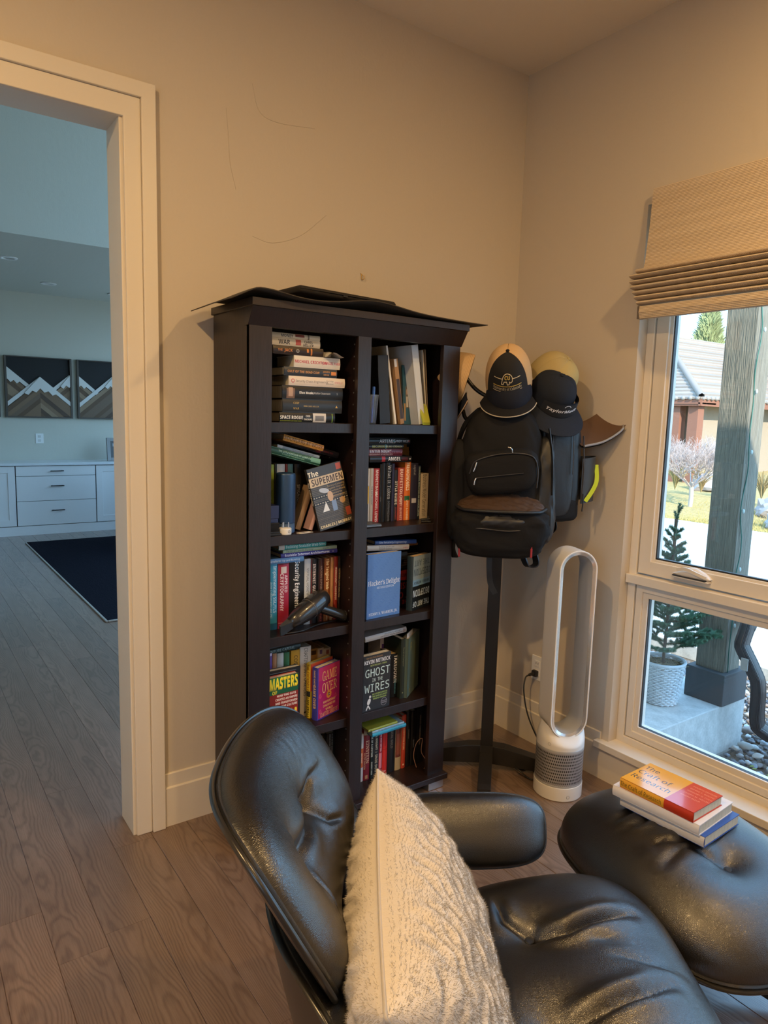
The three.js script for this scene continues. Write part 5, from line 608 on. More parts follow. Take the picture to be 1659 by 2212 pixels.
// baseball cap: crown up +y, peak towards +z
function cap(label, pos, [yaw, pitch, roll], o) {
  const t = thing('baseball_cap', label, 'cap', pos, 0, 'caps hung on the coat stand'); t.rotation.set(pitch, yaw, roll, 'YXZ');
  const R = 0.098, Hc = o.h ?? 0.125, pt = (ph, th) => { const k = Math.sin(th), y = Math.cos(th); const dz = Math.cos(ph), dx = Math.sin(ph); const front = Math.max(0, dz); return V(R * 0.9 * dx * Math.pow(k, 0.8), Hc * Math.pow(Math.max(0, y), 0.8) * (1 + 0.08 * front * k), R * 1.02 * dz * Math.pow(k, 0.8) + 0.006 * front); };
  const panels = [];
  const back = o.back, frontM = o.front;
  const rimTh = PI / 2;
  // six panels; the front two as one
  const pan = (p0, p1, open) => { const f = (off) => (u, v) => { const th = 0.02 + v * (rimTh - 0.02), ph = lerp(p0, p1, u); const p = pt(ph, th); if (open && v > 0.72) { /* strap opening */ } const n = p.clone().multiply(V(1 / (R * R), 1 / (Hc * Hc), 1 / (R * R))).normalize(); const seam = 0.0012 * Math.min(1, Math.min(u, 1 - u) * 12); return p.addScaledVector(n, off + seam); }; return merge(surf(f(0), 10, 16), surf((u, v) => f(-0.003)(1 - u, v), 10, 16)); };
  const A = PI / 3.1;
  if (o.frontTex) { const g = surf((u, v) => { const th = 0.02 + v * (rimTh - 0.02), p = pt(lerp(-A, A, u), th), n = p.clone().multiply(V(1 / (R * R), 1 / (Hc * Hc), 1 / (R * R))).normalize(); return p.addScaledVector(n, 0.0012); }, 24, 20); const uv = g.attributes.uv; for (let i = 0; i < uv.count; i++) uv.setY(i, 1 - uv.getY(i)); mesh('front_panel', g, o.frontTex, t); mesh('front_lining', surf((u, v) => pt(lerp(A, -A, u), 0.02 + v * (rimTh - 0.02)).multiplyScalar(0.975), 24, 20), o.lining ?? frontM, t); } else mesh('front_panel', pan(-A, A), frontM, t);
  const bs = [[A, A + 0.75], [A + 0.75, PI - 0.02], [PI + 0.02, 2 * PI - A - 0.75], [2 * PI - A - 0.75, 2 * PI - A]];
  bs.forEach(([a, b]) => mesh('crown_panel', pan(a, b), back, t));
  mesh('button', new THREE.SphereGeometry(0.0075, 14, 8).scale(1, 0.6, 1).translate(0, Hc + 0.001, 0), o.buttonM ?? frontM, t);
  mesh('sweatband', surf((u, v) => { const ph = u * 2 * PI; return pt(ph, rimTh).multiplyScalar(0.985).add(V(0, 0.0 + v * 0.025, 0)); }, 48, 1, true), o.lining ?? frontM, t);
  const brim = (off) => (u, v) => { const ph = lerp(-1.12, 1.12, u), b = pt(ph, rimTh), reach = 0.072 * Math.pow(Math.cos(ph * 0.98), 0.55); const s = Math.sin(ph); const d = V(Math.sin(ph * 0.6), 0, Math.cos(ph * 0.6)).normalize(); return b.clone().addScaledVector(d, v * reach).add(V(0, 0.004 + off - 0.02 * s * s - 0.012 * v * v * (0.4 + s * s), 0)); };
  const bg = merge(surf((u, v) => brim(0.0015)(1 - u, v), 28, 8), surf(brim(-0.0015), 28, 8), surf((u, v) => brim(lerp(-0.0015, 0.0015, v))(u, 1), 28, 1));
  mesh('peak', bg, o.peak ?? frontM, t);
  if (o.edge) mesh('peak_edge', new THREE.TubeGeometry(new THREE.CatmullRomCurve3([...Array(25).keys()].map((i) => brim(0)(i / 24, 1))), 40, 0.0022, 6), o.edge, t);
  if (o.stitch) { const ln = []; for (let k = 1; k <= 7; k++) ln.push(new THREE.TubeGeometry(new THREE.CatmullRomCurve3([...Array(19).keys()].map((i) => brim(0.0018)(lerp(0.1, 0.9, i / 18), 0.3 + k * 0.09))), 30, 0.0006, 4)); mesh('stitching', merge(ln), o.stitch, t); }
  return t;
}
const mk = (r, g, b, ro = 0.9) => S({ color: rgb(r, g, b), roughness: ro, specularIntensity: 0.4, bumpMap: fineNoise, bumpScale: 0.0008, side: THREE.DoubleSide });
const meshTan = (() => { const c = dataTex(128, 128, (x, y) => { const d = Math.hypot((x % 8) - 4, (y % 8) - 4); const s = d < 2.2 ? -52 : 0; return [205 + s, 172 + s, 128 + s]; }, true); c.repeat.set(3.2, 3.2); return S({ map: c, roughness: 0.9, side: THREE.DoubleSide }); })();
const capBlack = mk(0.012, 0.012, 0.014), capNavy = mk(0.014, 0.017, 0.028), capTan = mk(0.5, 0.36, 0.2), capSlate = mk(0.016, 0.02, 0.03);
const cuTex = canvasTex(512, 512, (c, w, h) => {
  c.fillStyle = '#1a1a1c'; c.fillRect(0, 0, w, h); const y = 330; c.strokeStyle = '#d9c9a4'; c.lineWidth = 7; c.beginPath(); c.moveTo(90, y - 16); c.lineTo(200, y - 16); c.moveTo(320, y - 16); c.lineTo(430, y - 16); c.stroke();
  c.lineWidth = 8; c.beginPath(); c.moveTo(196, y + 34); c.lineTo(204, y - 10); c.quadraticCurveTo(214, y - 66, 262, y - 72); c.quadraticCurveTo(318, y - 66, 326, y - 24); c.lineTo(322, y + 10); c.lineTo(302, y + 22); c.lineTo(290, y + 12); c.lineTo(284, y + 36); c.lineTo(264, y + 38); c.lineTo(256, y + 10); c.lineTo(226, y + 12); c.lineTo(216, y + 36); c.closePath(); c.stroke();
  write(c, 'CU', 264, y - 28, 54, '#d9b95a', 'b'); c.fillStyle = '#d9b95a'; c.fillRect(92, y + 52, 336, 6); write(c, 'University of Colorado', 260, y + 78, 34, '#d9c9a4', 's', 330); c.fillRect(92, y + 100, 336, 5);
});
const AZ = -PI / 4;
cap('black cap with tan mesh back and an embroidered buffalo emblem', [-0.44, 1.655, 0.412], [AZ - 0.03, 0.86, 0.04], { front: capBlack, back: meshTan, frontTex: S({ map: cuTex, roughness: 0.9, side: THREE.DoubleSide }), edge: mk(0.55, 0.5, 0.42), h: 0.165 });
cap('slate cap with rows of pale stitching round its peak', [-0.43, 1.6, 0.405], [AZ + 0.05, 1.05, -0.02], { front: capNavy, back: capNavy, stitch: mk(0.4, 0.42, 0.46), peak: capSlate, h: 0.12 });
cap('tan cap with a navy peak hung sideways beside the bookcase', [-0.52, 1.665, 0.262], [-2.25, 1.3, 0.05], { front: capTan, back: meshTan, peak: capNavy, lining: capNavy, edge: mk(0.5, 0.36, 0.24) });
const tayTex = canvasTex(512, 256, (c, w, h) => { c.fillStyle = '#181b22'; c.fillRect(0, 0, w, h); c.save(); c.translate(w * 0.52, h * 0.52); c.transform(1, 0, -0.18, 1, 0, 0); write(c, 'TaylorMade', 0, 0, 84, '#e6e8ee', 'b', w * 0.82); c.restore(); c.strokeStyle = '#e6e8ee'; c.lineWidth = 9; c.beginPath(); c.arc(w * 0.6, h * 0.2, 40, PI, 2 * PI); c.stroke(); });
cap('pale yellow and grey cap hung behind the dark golf visor', [-0.245, 1.665, 0.435], [AZ + 0.75, 0.8, -0.12], { front: mk(0.42, 0.33, 0.14), back: mk(0.4, 0.32, 0.15), peak: mk(0.05, 0.05, 0.055), lining: capBlack });
cap('navy cap nested inside the open golf visor', [-0.262, 1.61, 0.47], [AZ + 0.32, 0.85, -0.05], { front: capSlate, back: capSlate, h: 0.115 });
{ // open-crowned visor with white script
  const t = thing('visor', 'dark navy golf visor with white script across its band', 'visor', [-0.268, 1.598, 0.492]); t.rotation.set(0.85, AZ + 0.34, -0.06, 'YXZ');
  const R = 0.102, band = (o) => (u, v) => { const ph = u * 2 * PI, f = Math.max(0, Math.cos(ph)), y = v * (0.028 + 0.036 * f); return V((R + o - y * 0.16) * 0.92 * Math.sin(ph), y, (R + o - y * 0.22) * 1.02 * Math.cos(ph)); };
  mesh('band', merge(surf(band(0), 60, 4, true), surf((u, v) => band(-0.004)(1 - u, v), 60, 4, true)), capSlate, t);
  const logo = surf((u, v) => { const ph = lerp(-0.95, 0.95, u), f = Math.max(0, Math.cos(ph)); return band(0.0008)(((ph / (2 * PI)) + 1) % 1, lerp(0.08, 0.95, v) * (f > 0 ? 1 : 1)); }, 24, 3); mesh('script', logo, S({ map: tayTex, roughness: 0.8, side: THREE.DoubleSide }), t);
  const brim = (o) => (u, v) => { const ph = lerp(-1.15, 1.15, u), b = band(0)(((ph / (2 * PI)) + 1) % 1, 0), reach = 0.078 * Math.pow(Math.cos(ph * 0.95), 0.5), s = Math.sin(ph), d = V(Math.sin(ph * 0.55), 0, Math.cos(ph * 0.55)); return b.addScaledVector(d, v * reach).add(V(0, o - 0.014 * v * v - 0.018 * s * s * v, 0)); };
  mesh('peak', merge(surf((u, v) => brim(0.0015)(1 - u, v), 28, 8), surf(brim(-0.0015), 28, 8), surf((u, v) => brim(lerp(-0.0015, 0.0015, v))(u, 1), 28, 1)), capSlate, t);
  mesh('rear_strap', strap([[-0.05, 0.006, -0.085], [-0.02, 0.02, -0.115], [0.02, 0.022, -0.115], [0.05, 0.006, -0.085]], 0.018, 0.003, [0, 1, 0]), capBlack, t);
}
// soft bodies: superellipsoid with creases
function soft(w, h, d, e = 0.5, crease = 0.006, seed = 1, taper = 0, sag = 0) {
  const pw = (x, p) => Math.sign(x) * Math.pow(Math.abs(x), p);
  const g = surf((u, v) => { const th = (u - 0.5) * 2 * PI, ph = (v - 0.5) * PI, cx = pw(Math.cos(ph), e) * pw(Math.sin(th), e), cz = pw(Math.cos(ph), e) * pw(Math.cos(th), e), cy = pw(Math.sin(ph), e); const k = 1 + taper * cy; const n = n3(cx * 1.6 + seed, cy * 2.4, cz * 1.6) * 0.6 + n3(cx * 4 + seed, cy * 3, cz * 4) * 0.4; const f = 1 + crease * 12 * n * 0.5; return V(cx * w / 2 * k * f, cy * h / 2 - sag * cz * cz * h, cz * d / 2 * k * f); }, 56, 44, true);
  return g;
}
{ // large rucksack on the front hook; local +z faces the room
  const t = thing('rucksack', 'large black rucksack with its front pocket gaping open', 'backpack', [-0.47, 0.98, 0.425], AZ + 0.06, 'bags on the coat stand');
  const zipM = S({ color: rgb(0.04, 0.04, 0.045), roughness: 0.35, metalness: 0.4 }), red = S({ color: rgb(0.3, 0.02, 0.03), roughness: 0.5 });
  mesh('main_body', soft(0.34, 0.56, 0.2, 0.55, 0.01, 3, -0.14).translate(0, 0.3, -0.02), M.cloth, t);
  mesh('side_wing', soft(0.09, 0.42, 0.17, 0.6, 0.014, 8, -0.2).translate(0.165, 0.26, -0.01), M.nylon, t);
  mesh('side_wing', soft(0.08, 0.4, 0.16, 0.6, 0.008, 12, -0.2).translate(-0.165, 0.25, -0.01), M.cloth, t);
  const up = mesh('upper_pocket', soft(0.27, 0.17, 0.1, 0.5, 0.005, 5, 0.05).rotateZ(0.12).translate(-0.005, 0.335, 0.085), M.cloth, t);
  mesh('zipper', tube([[-0.125, 0.325, 0.125], [-0.1, 0.375, 0.133], [0, 0.405, 0.137], [0.1, 0.4, 0.13], [0.128, 0.35, 0.118], [0.128, 0.28, 0.115]], 0.003, 50, 6), zipM, up);
  mesh('zipper', tube([[-0.1, 0.31, 0.136], [0, 0.325, 0.139], [0.075, 0.335, 0.138]], 0.002, 30, 6), zipM, up);
  mesh('zipper_pull', tube([[-0.1, 0.37, 0.136], [-0.105, 0.35, 0.14], [-0.11, 0.335, 0.14]], 0.003, 10, 6), M.chrome, up);
  mesh('zipper_pull', tube([[-0.1, 0.31, 0.139], [-0.104, 0.3, 0.142], [-0.106, 0.285, 0.142]], 0.0028, 10, 6), M.chrome, up);
  mesh('zipper_pull', tube([[0.03, 0.41, 0.138], [0.025, 0.425, 0.142], [0.012, 0.43, 0.142]], 0.0028, 10, 6), M.chrome, up);
  // gaping front pocket: pouch below, hanging lining lip
  const low = mesh('front_pocket', soft(0.36, 0.2, 0.15, 0.55, 0.013, 7, 0.1).translate(0, 0.105, 0.09), M.cloth, t);
  const lin = S({ color: rgb(0.06, 0.035, 0.022), roughness: 0.45, side: THREE.DoubleSide });
  mesh('pocket_lining', surf((u, v) => { const a = lerp(-1, 1, u), w = Math.sqrt(Math.max(0, 1 - a * a)); return V(a * 0.165, 0.215 - 0.012 * a * a + 0.045 * w * (v - 0.35) * 1.3 + 0.004 * n2(a * 6, v * 5), 0.085 + (1 - v) * 0.085 * w + 0.012 - 0.02 * v); }, 40, 14), lin, low);
  mesh('pocket_rim', tube([...Array(15).keys()].map((i) => { const a = lerp(-1, 1, i / 14), w = Math.sqrt(Math.max(0, 1 - a * a)); return [a * 0.17, 0.213 - 0.014 * a * a - 0.02 * w, 0.095 + 0.092 * w]; }), 0.006, 60, 8), M.nylon, low);
  mesh('pocket_flap', surf((u, v) => { const a = lerp(-1, 1, u); return V(a * 0.16, 0.18 - v * 0.055 - 0.012 * a * a, 0.165 + 0.012 * Math.sin(v * PI) - 0.05 * a * a + 0.004 * n2(a * 4, v * 3)); }, 30, 8), S({ color: rgb(0.014, 0.015, 0.018), roughness: 0.45, side: THREE.DoubleSide }), low);
  mesh('zipper', tube([[-0.15, 0.115, 0.135], [-0.08, 0.125, 0.167], [0.02, 0.12, 0.172], [0.1, 0.122, 0.156], [0.125, 0.1, 0.145], [0.122, 0.06, 0.14]], 0.003, 50, 6), zipM, low);
  for (const [x, y, z] of [[0.118, 0.06, 0.148], [0.155, 0.12, 0.1], [-0.15, 0.045, 0.12]]) mesh('zipper_pull', merge(tube([[x, y + 0.03, z], [x + 0.002, y + 0.01, z + 0.004], [x, y - 0.005, z + 0.004]], 0.0022, 10, 6), bb(x - 0.004, x + 0.004, y - 0.04, y - 0.005, z + 0.001, z + 0.006, 0.002)), red, low);
  mesh('shoulder_strap', strap([[-0.09, 0.57, -0.05], [-0.15, 0.5, -0.08], [-0.185, 0.36, -0.07], [-0.2, 0.2, -0.03], [-0.19, 0.05, -0.03]], 0.055, 0.016, [0, 0.2, 1]), M.cloth, t);
  mesh('shoulder_strap', strap([[0.09, 0.57, -0.05], [0.16, 0.5, -0.08], [0.19, 0.36, -0.07], [0.2, 0.2, -0.03], [0.18, 0.05, -0.04]], 0.055, 0.016, [0, 0.2, 1]), M.cloth, t);
  mesh('haul_loop', tube([[-0.03, 0.565, -0.06], [-0.02, 0.61, -0.09], [0.02, 0.61, -0.09], [0.03, 0.565, -0.06]], 0.008, 20, 8), M.cloth, t);
  mesh('waist_strap', strap([[0.14, 0.03, 0.0], [0.15, -0.03, 0.03], [0.12, -0.035, 0.04], [0.1, 0.0, 0.03], [0.1, 0.04, 0.02]], 0.03, 0.005, [0.6, 0, 0.8]), M.nylon, t);
  mesh('waist_strap', strap([[-0.17, 0.09, 0.0], [-0.18, 0.02, 0.01], [-0.165, -0.02, 0.01]], 0.045, 0.006, [0.5, 0, 0.8]), M.cloth, t);
  mesh('hanging_strap', strap([[-0.03, 0.02, 0.0], [-0.028, -0.06, 0.01], [-0.02, -0.12, 0.01], [0.0, -0.16, 0.012]], 0.022, 0.003, [1, 0, 0]), M.nylon, t);
  mesh('compression_strap', strap([[0.17, 0.5, 0.02], [0.185, 0.38, 0.06], [0.19, 0.25, 0.07]], 0.02, 0.004, [0.5, 0, 1]), M.nylon, t);
}
{ // slim daypack with its lid folded out
  const t = thing('daypack', 'slim charcoal daypack with its side flap hanging open', 'backpack', [-0.235, 1.105, 0.475], AZ + 0.45, 'bags on the coat stand');
  const zipM = S({ color: rgb(0.05, 0.05, 0.055), roughness: 0.35, metalness: 0.4 });
  mesh('main_body', soft(0.2, 0.44, 0.15, 0.42, 0.004, 21, -0.04).translate(0, 0.22, 0), M.nylon, t);
  mesh('front_panel', soft(0.13, 0.36, 0.05, 0.5, 0.005, 24, -0.03).translate(-0.015, 0.21, 0.07), M.nylon, t);
  mesh('bottom_guard', soft(0.195, 0.1, 0.155, 0.42, 0.003, 26).translate(0, 0.055, 0.004), M.cloth, t);
  for (const x of [-0.06, 0.03]) { mesh('zipper', tube([[x, 0.4, 0.088], [x + 0.004, 0.3, 0.1], [x + 0.006, 0.2, 0.102]], 0.0022, 20, 6), zipM, t); mesh('zipper_pull', tube([[x, 0.4, 0.094], [x, 0.38, 0.098], [x, 0.35, 0.1]], 0.0026, 10, 6), zipM, t); }
  const fl = mesh('lid_flap', surf((u, v) => { const s = lerp(0, 1, u), wz = lerp(-0.07, 0.07, v); return V(0.08 + s * 0.2, 0.35 + s * 0.09 - 0.02 * Math.sin(s * PI) - 0.02 * (1 - (wz / 0.07) ** 2) * s - wz * 0.55, wz + 0.01); }, 24, 12), S({ color: rgb(0.1, 0.055, 0.035), roughness: 0.5, side: THREE.DoubleSide }), t);
  mesh('flap_shell', surf((u, v) => { const s = u, wz = lerp(0.075, -0.075, v); return V(0.08 + s * 0.207, 0.342 + s * 0.09 - 0.02 * Math.sin(s * PI) - 0.05 * Math.cos(wz / 0.075 * PI / 2) * Math.min(1, s * 2) - wz * 0.55, wz + 0.01); }, 24, 16), M.nylon, fl);
  mesh('flap_rim', tube([[0.09, 0.31, 0.083], [0.18, 0.332, 0.085], [0.265, 0.385, 0.078], [0.288, 0.43, 0.01], [0.275, 0.475, -0.055]], 0.005, 40, 8), S({ color: rgb(0.25, 0.25, 0.27), roughness: 0.4 }), fl);
  mesh('side_pouch', surf((u, v) => { const a = u * PI; return V(0.09 + 0.085 * Math.sin(a), 0.26 - v * 0.18 + 0.01 * Math.sin(a), 0.03 + 0.05 * Math.cos(a)); }, 20, 10), S({ color: rgb(0.028, 0.024, 0.02), roughness: 0.5, side: THREE.DoubleSide }), t);
  mesh('lime_trim', strap([[0.11, 0.09, 0.085], [0.14, 0.13, 0.082], [0.165, 0.17, 0.07], [0.172, 0.235, 0.05]], 0.016, 0.003, [0.6, 0.2, 0.2]), S({ color: rgb(0.42, 0.55, 0.01), roughness: 0.5 }), t);
  mesh('zipper', tube([[0.09, 0.35, 0.075], [0.098, 0.2, 0.08], [0.095, 0.08, 0.078]], 0.003, 24, 6), zipM, t);
  mesh('zipper_pull', tube([[0.1, 0.12, 0.084], [0.098, 0.09, 0.088], [0.096, 0.05, 0.088]], 0.003, 10, 6), M.blackMetal, t);
  mesh('hanging_loop', strap([[-0.02, 0.015, -0.03], [-0.03, -0.03, -0.02], [0.0, -0.055, -0.01], [0.03, -0.035, 0.0], [0.025, 0.012, 0.0]], 0.018, 0.003, [0.3, 0, 1]), M.nylon, t);
  mesh('hanging_loop', strap([[-0.08, 0.02, -0.03], [-0.085, -0.015, -0.03], [-0.05, -0.02, -0.02], [-0.04, 0.01, -0.02]], 0.015, 0.003, [0.3, 0, 1]), M.nylon, t);
  mesh('shoulder_strap', strap([[-0.06, 0.44, -0.06], [-0.1, 0.36, -0.1], [-0.105, 0.2, -0.09], [-0.09, 0.06, -0.06]], 0.045, 0.012, [0.3, 0.2, 1]), M.cloth, t);
  mesh('haul_loop', tube([[-0.02, 0.43, -0.05], [-0.015, 0.465, -0.06], [0.015, 0.465, -0.06], [0.02, 0.43, -0.05]], 0.006, 16, 8), M.cloth, t);
}

// ------------------------------------------------------------------ tower fan
{
  const t = thing('tower_fan', 'white and silver bladeless tower fan with a tall loop, in the corner', 'fan', [-0.245, 0, 0.615], -0.42);
  const wh = S({ color: rgb(0.74, 0.73, 0.71), roughness: 0.36 }), sil = S({ color: rgb(0.46, 0.47, 0.48), roughness: 0.36, metalness: 0.25 });
  const lathe = (pts, n = 56) => new THREE.LatheGeometry(pts.map((p) => new THREE.Vector2(...p)), n);
  const b = mesh('base', lathe([[0, 0], [0.094, 0], [0.0975, 0.004], [0.0975, 0.056], [0.096, 0.058], [0, 0.058]]), wh, t);
  mesh('power_button', lathe([[0.006, -0.0006], [0.0075, 0.0004], [0.006, 0.0012]], 20).rotateX(PI / 2).translate(0.0, 0.022, 0.0975), sil, b);
  const perf = dataTex(32, 56, (x, y) => { const dx = (x % 32) - 16, a = Math.hypot(dx, (y % 28) - 14 + 0), sh = y >= 28; const ex = sh ? ((x + 16) % 32) - 16 : dx; const d = Math.hypot(ex, (y % 28) - 14); void a; return d < 8.5 ? [32, 32, 34] : [170, 170, 174]; }, true); perf.repeat.set(78, 17);
  mesh('perforated_shroud', lathe([[0.0935, 0.06], [0.095, 0.062], [0.095, 0.208], [0.0935, 0.21]], 72), S({ map: perf, roughness: 0.4, metalness: 0.5 }), t);
  mesh('shroud_bands', merge(lathe([[0.0952, 0.0585], [0.0958, 0.0595], [0.0958, 0.066], [0.0952, 0.067]]), lathe([[0.0952, 0.201], [0.0958, 0.202], [0.0958, 0.21], [0.0945, 0.2115]])), sil, t);
  // collar: round below, swept up round the loop's foot
  const col = surf((u, v) => { const a = u * 2 * PI, s = Math.sin(a), c = Math.cos(a), h = 0.212 + v * (0.05 + 0.055 * s * s), k = sstep(0.25, 1, v); return V(lerp(0.0955, 0.088, k) * s, h, lerp(0.0955, 0.066, k) * c); }, 72, 14, true);
  const cl = mesh('collar', merge(col, cyl(0.09, 0.094, 0.002, 48).translate(0, 0.2125, 0)), wh, t);
  mesh('sensor_dot', new THREE.TorusGeometry(0.006, 0.0007, 6, 20).rotateY(-0.9).translate(-0.0745, 0.235, 0.0595), sil, cl);
  // loop: hollow stadium, aerofoil section swept round
  const W = 0.079, y0 = 0.332, y1 = 1.018 - W, sect = [[0.0, 0.062], [-0.006, 0.0625], [-0.018, 0.058], [-0.0235, 0.03], [-0.0225, -0.02], [-0.017, -0.055], [-0.009, -0.0625], [-0.002, -0.058], [0.0, -0.04], [0.0, 0.02]];
  const path = (u) => { const Ls = y1 - y0, La = PI * W, P = 2 * Ls + 2 * La; let d = u * P; if (d < Ls) return { c: V(-W, y0 + d, 0), n: V(-1, 0, 0) }; d -= Ls; if (d < La) { const a = PI - d / W; return { c: V(W * Math.cos(a), y1 + W * Math.sin(a), 0), n: V(Math.cos(a), Math.sin(a), 0) }; } d -= La; if (d < Ls) return { c: V(W, y1 - d, 0), n: V(1, 0, 0) }; d -= Ls; const a = -d / W; return { c: V(W * Math.cos(a), y0 + W * Math.sin(a), 0), n: V(Math.cos(a), Math.sin(a), 0) }; };
  const loopPart = (i0, i1) => { const pts = []; for (let i = i0; i <= i1; i++) pts.push(sect[i % sect.length]); const c = new THREE.CatmullRomCurve3(pts.map(([a, z]) => V(a, z, 0)), false, 'catmullrom', 0.3); return surf((u, v) => { const q = path(u % 1), s = c.getPoint(v); return q.c.clone().addScaledVector(q.n, s.x).add(V(0, 0, s.y)); }, 160, 18, true); };
  mesh('loop_outer', loopPart(6, 11), wh, t);
  mesh('loop_lip', loopPart(0, 2), S({ color: rgb(0.75, 0.75, 0.76), roughness: 0.2, metalness: 0.8 }), t);
  mesh('loop_inner', loopPart(2, 6), sil, t);
  // plug and cord
  const cord = thing('power_cord', 'black power cord from the wall outlet to the fan foot', 'cord', [0, 0, 0]); const rub = S({ color: rgb(0.015, 0.015, 0.016), roughness: 0.5 });
  mesh('plug', merge(bb(-0.03, -0.0085, 0.328, 0.358, 0.243, 0.273, 0.006), cyl(0.006, 0.009, 0.03, 14).rotateZ(PI / 2).translate(-0.043, 0.343, 0.258)), rub, cord);
  mesh('cable', tube([[-0.056, 0.343, 0.258], [-0.085, 0.335, 0.262], [-0.105, 0.28, 0.275], [-0.1, 0.18, 0.3], [-0.075, 0.08, 0.34], [-0.06, 0.012, 0.4], [-0.1, 0.0045, 0.47], [-0.18, 0.0045, 0.44], [-0.25, 0.0045, 0.42], [-0.3, 0.03, 0.43], [-0.31, 0.035, 0.46], [-0.285, 0.008, 0.5], [-0.262, 0.006, 0.522]], 0.0035, 110, 8), rub, cord);
}

// ------------------------------------------------------------------ lounge chair and ottoman: moulded shells with leather cushions
function superOutline(a, b, n) { return (ph) => { const c = Math.cos(ph), s = Math.sin(ph); return [a * Math.sign(c) * Math.pow(Math.abs(c), 2 / n), b * Math.sign(s) * Math.pow(Math.abs(s), 2 / n)]; }; }
function cushionGeo(o, map) {
  const { a, b, n = 3.6, T, p = 3.2, q = 0.62, NR = 56, NS = 160, extra } = o, out = superOutline(a, b, n), pos = [], uv = [], idx = [];
  for (let r = 0; r <= NR; r++) for (let k = 0; k <= NS; k++) {
    const s = Math.sin(r / NR * PI / 2) , ph = k / NS * 2 * PI, [x0, y0] = out(ph), X = x0 * s, Y = y0 * s;
    let h = T * Math.pow(Math.max(0, 1 - Math.pow(s, p)), q) + 0.004;
    if (extra) h += extra(X, Y, s) * Math.min(1, (1 - s) * 5);
    const v = map(X, Y, h); pos.push(v.x, v.y, v.z); uv.push(X, Y);
  }
  for (let r = 0; r < NR; r++) for (let k = 0; k < NS; k++) { const A = r * (NS + 1) + k, B = A + 1, C = A + NS + 1, D = C + 1; idx.push(A, C, B, B, C, D); }
  const base = pos.length / 3; for (let k = 0; k <= NS; k++) { const [x, y] = out(k / NS * 2 * PI), v = map(x, y, 0); pos.push(v.x, v.y, v.z); uv.push(x, y); }
  for (let k = 0; k < NS; k++) { const A = NR * (NS + 1) + k, C = base + k; idx.push(A, C, A + 1, A + 1, C, C + 1); }
  let g = new THREE.BufferGeometry(); g.setAttribute('position', new THREE.Float32BufferAttribute(pos, 3)); g.setAttribute('uv', new THREE.Float32BufferAttribute(uv, 2)); g.setIndex(idx); g.computeVertexNormals();
  { const N = g.attributes.normal; for (let r = 0; r <= NR; r++) { const A = r * (NS + 1), B = A + NS, q2 = V(N.getX(A) + N.getX(B), N.getY(A) + N.getY(B), N.getZ(A) + N.getZ(B)).normalize(); N.setXYZ(A, q2.x, q2.y, q2.z); N.setXYZ(B, q2.x, q2.y, q2.z); } const c0 = V(N.getX(0), N.getY(0), N.getZ(0)); for (let k = 0; k <= NS; k++) c0.add(V(N.getX(k), N.getY(k), N.getZ(k))); c0.normalize(); for (let k = 0; k <= NS; k++) N.setXYZ(k, c0.x, c0.y, c0.z); }
  return g;
}
function shellGeo(o, map, t = 0.011, grow = 0.008) {
  const out = superOutline(o.a + grow, o.b + grow, o.n ?? 3.6), NS = 140, NR = 14;
  const disc = (h, flip) => surf((u, v) => { const [x, y] = out((flip ? 1 - u : u) * 2 * PI), s = Math.sin(v * PI / 2); return map(x * s, y * s, h); }, NS, NR, true);
  const rim = surf((u, v) => { const [x, y] = out(u * 2 * PI), e = Math.sin(v * PI) * 0.0025; return map(x * (1 + e / 0.3), y * (1 + e / 0.3), lerp(0, -t, v)); }, NS, 6, true);
  return merge(disc(0, false), disc(-t, true), rim);
}
function pipingGeo(o, map, r = 0.0045, h = 0.004) { const out = superOutline(o.a, o.b, o.n ?? 3.6), P = []; for (let k = 0; k < 96; k++) { const [x, y] = out(k / 96 * 2 * PI); P.push(map(x, y, h)); } return new THREE.TubeGeometry(new THREE.CatmullRomCurve3(P, true), 220, r, 8, true); }
// panel frame: centre c, across axis A, along axis U, facing N, curvature kA / kU
function panelMap(c, A, U, N, kA, kU = 0, kU3 = 0) { const C = V(...c), a = V(...A).normalize(), u = V(...U).normalize(), n = V(...N).normalize(); return (X, Y, h) => { const nn = n.clone().addScaledVector(a, -2 * kA * X).addScaledVector(u, -2 * kU * Y - 3 * kU3 * Y * Y).normalize(); return C.clone().addScaledVector(a, X).addScaledVector(u, Y).addScaledVector(n, kA * X * X + kU * Y * Y + kU3 * Y * Y * Y).addScaledVector(nn, h); }; }
const dent = (X, Y, x, y, d, s) => -d * Math.exp(-Math.pow(Math.hypot(X - x, Y - y) / s, 1.25));
// crease along a polyline: narrow valley with soft shoulders
function crease(X, Y, pts, depth, w, shoulder = 0.35) { let best = 9, tt = 0; for (let i = 0; i + 1 < pts.length; i++) { const [x0, y0] = pts[i], [x1, y1] = pts[i + 1], dx = x1 - x0, dy = y1 - y0, t = clamp(((X - x0) * dx + (Y - y0) * dy) / (dx * dx + dy * dy), 0, 1), d = Math.hypot(X - x0 - t * dx, Y - y0 - t * dy); if (d < best) { best = d; tt = (i + t) / (pts.length - 1); } } const e = Math.sin(PI * clamp(tt, 0.02, 0.98)) ** 0.5; return e * (-depth * Math.exp(-((best / w) ** 2)) + shoulder * depth * Math.exp(-(((best - 2.4 * w) / (1.6 * w)) ** 2))); }
const buttonMat = M.leather;
function button(map, x, y, h, parent) { const p = map(x, y, h), q = map(x, y, h + 0.01).sub(p).normalize(); const g = new THREE.SphereGeometry(0.0105, 20, 10).scale(1, 0.5, 1).applyQuaternion(new THREE.Quaternion().setFromUnitVectors(V(0, 1, 0), q)).translate(p.x, p.y, p.z); return mesh('button', g, buttonMat, parent); }
const castMetal = S({ color: rgb(0.012, 0.012, 0.013), roughness: 0.35, metalness: 0.4 });
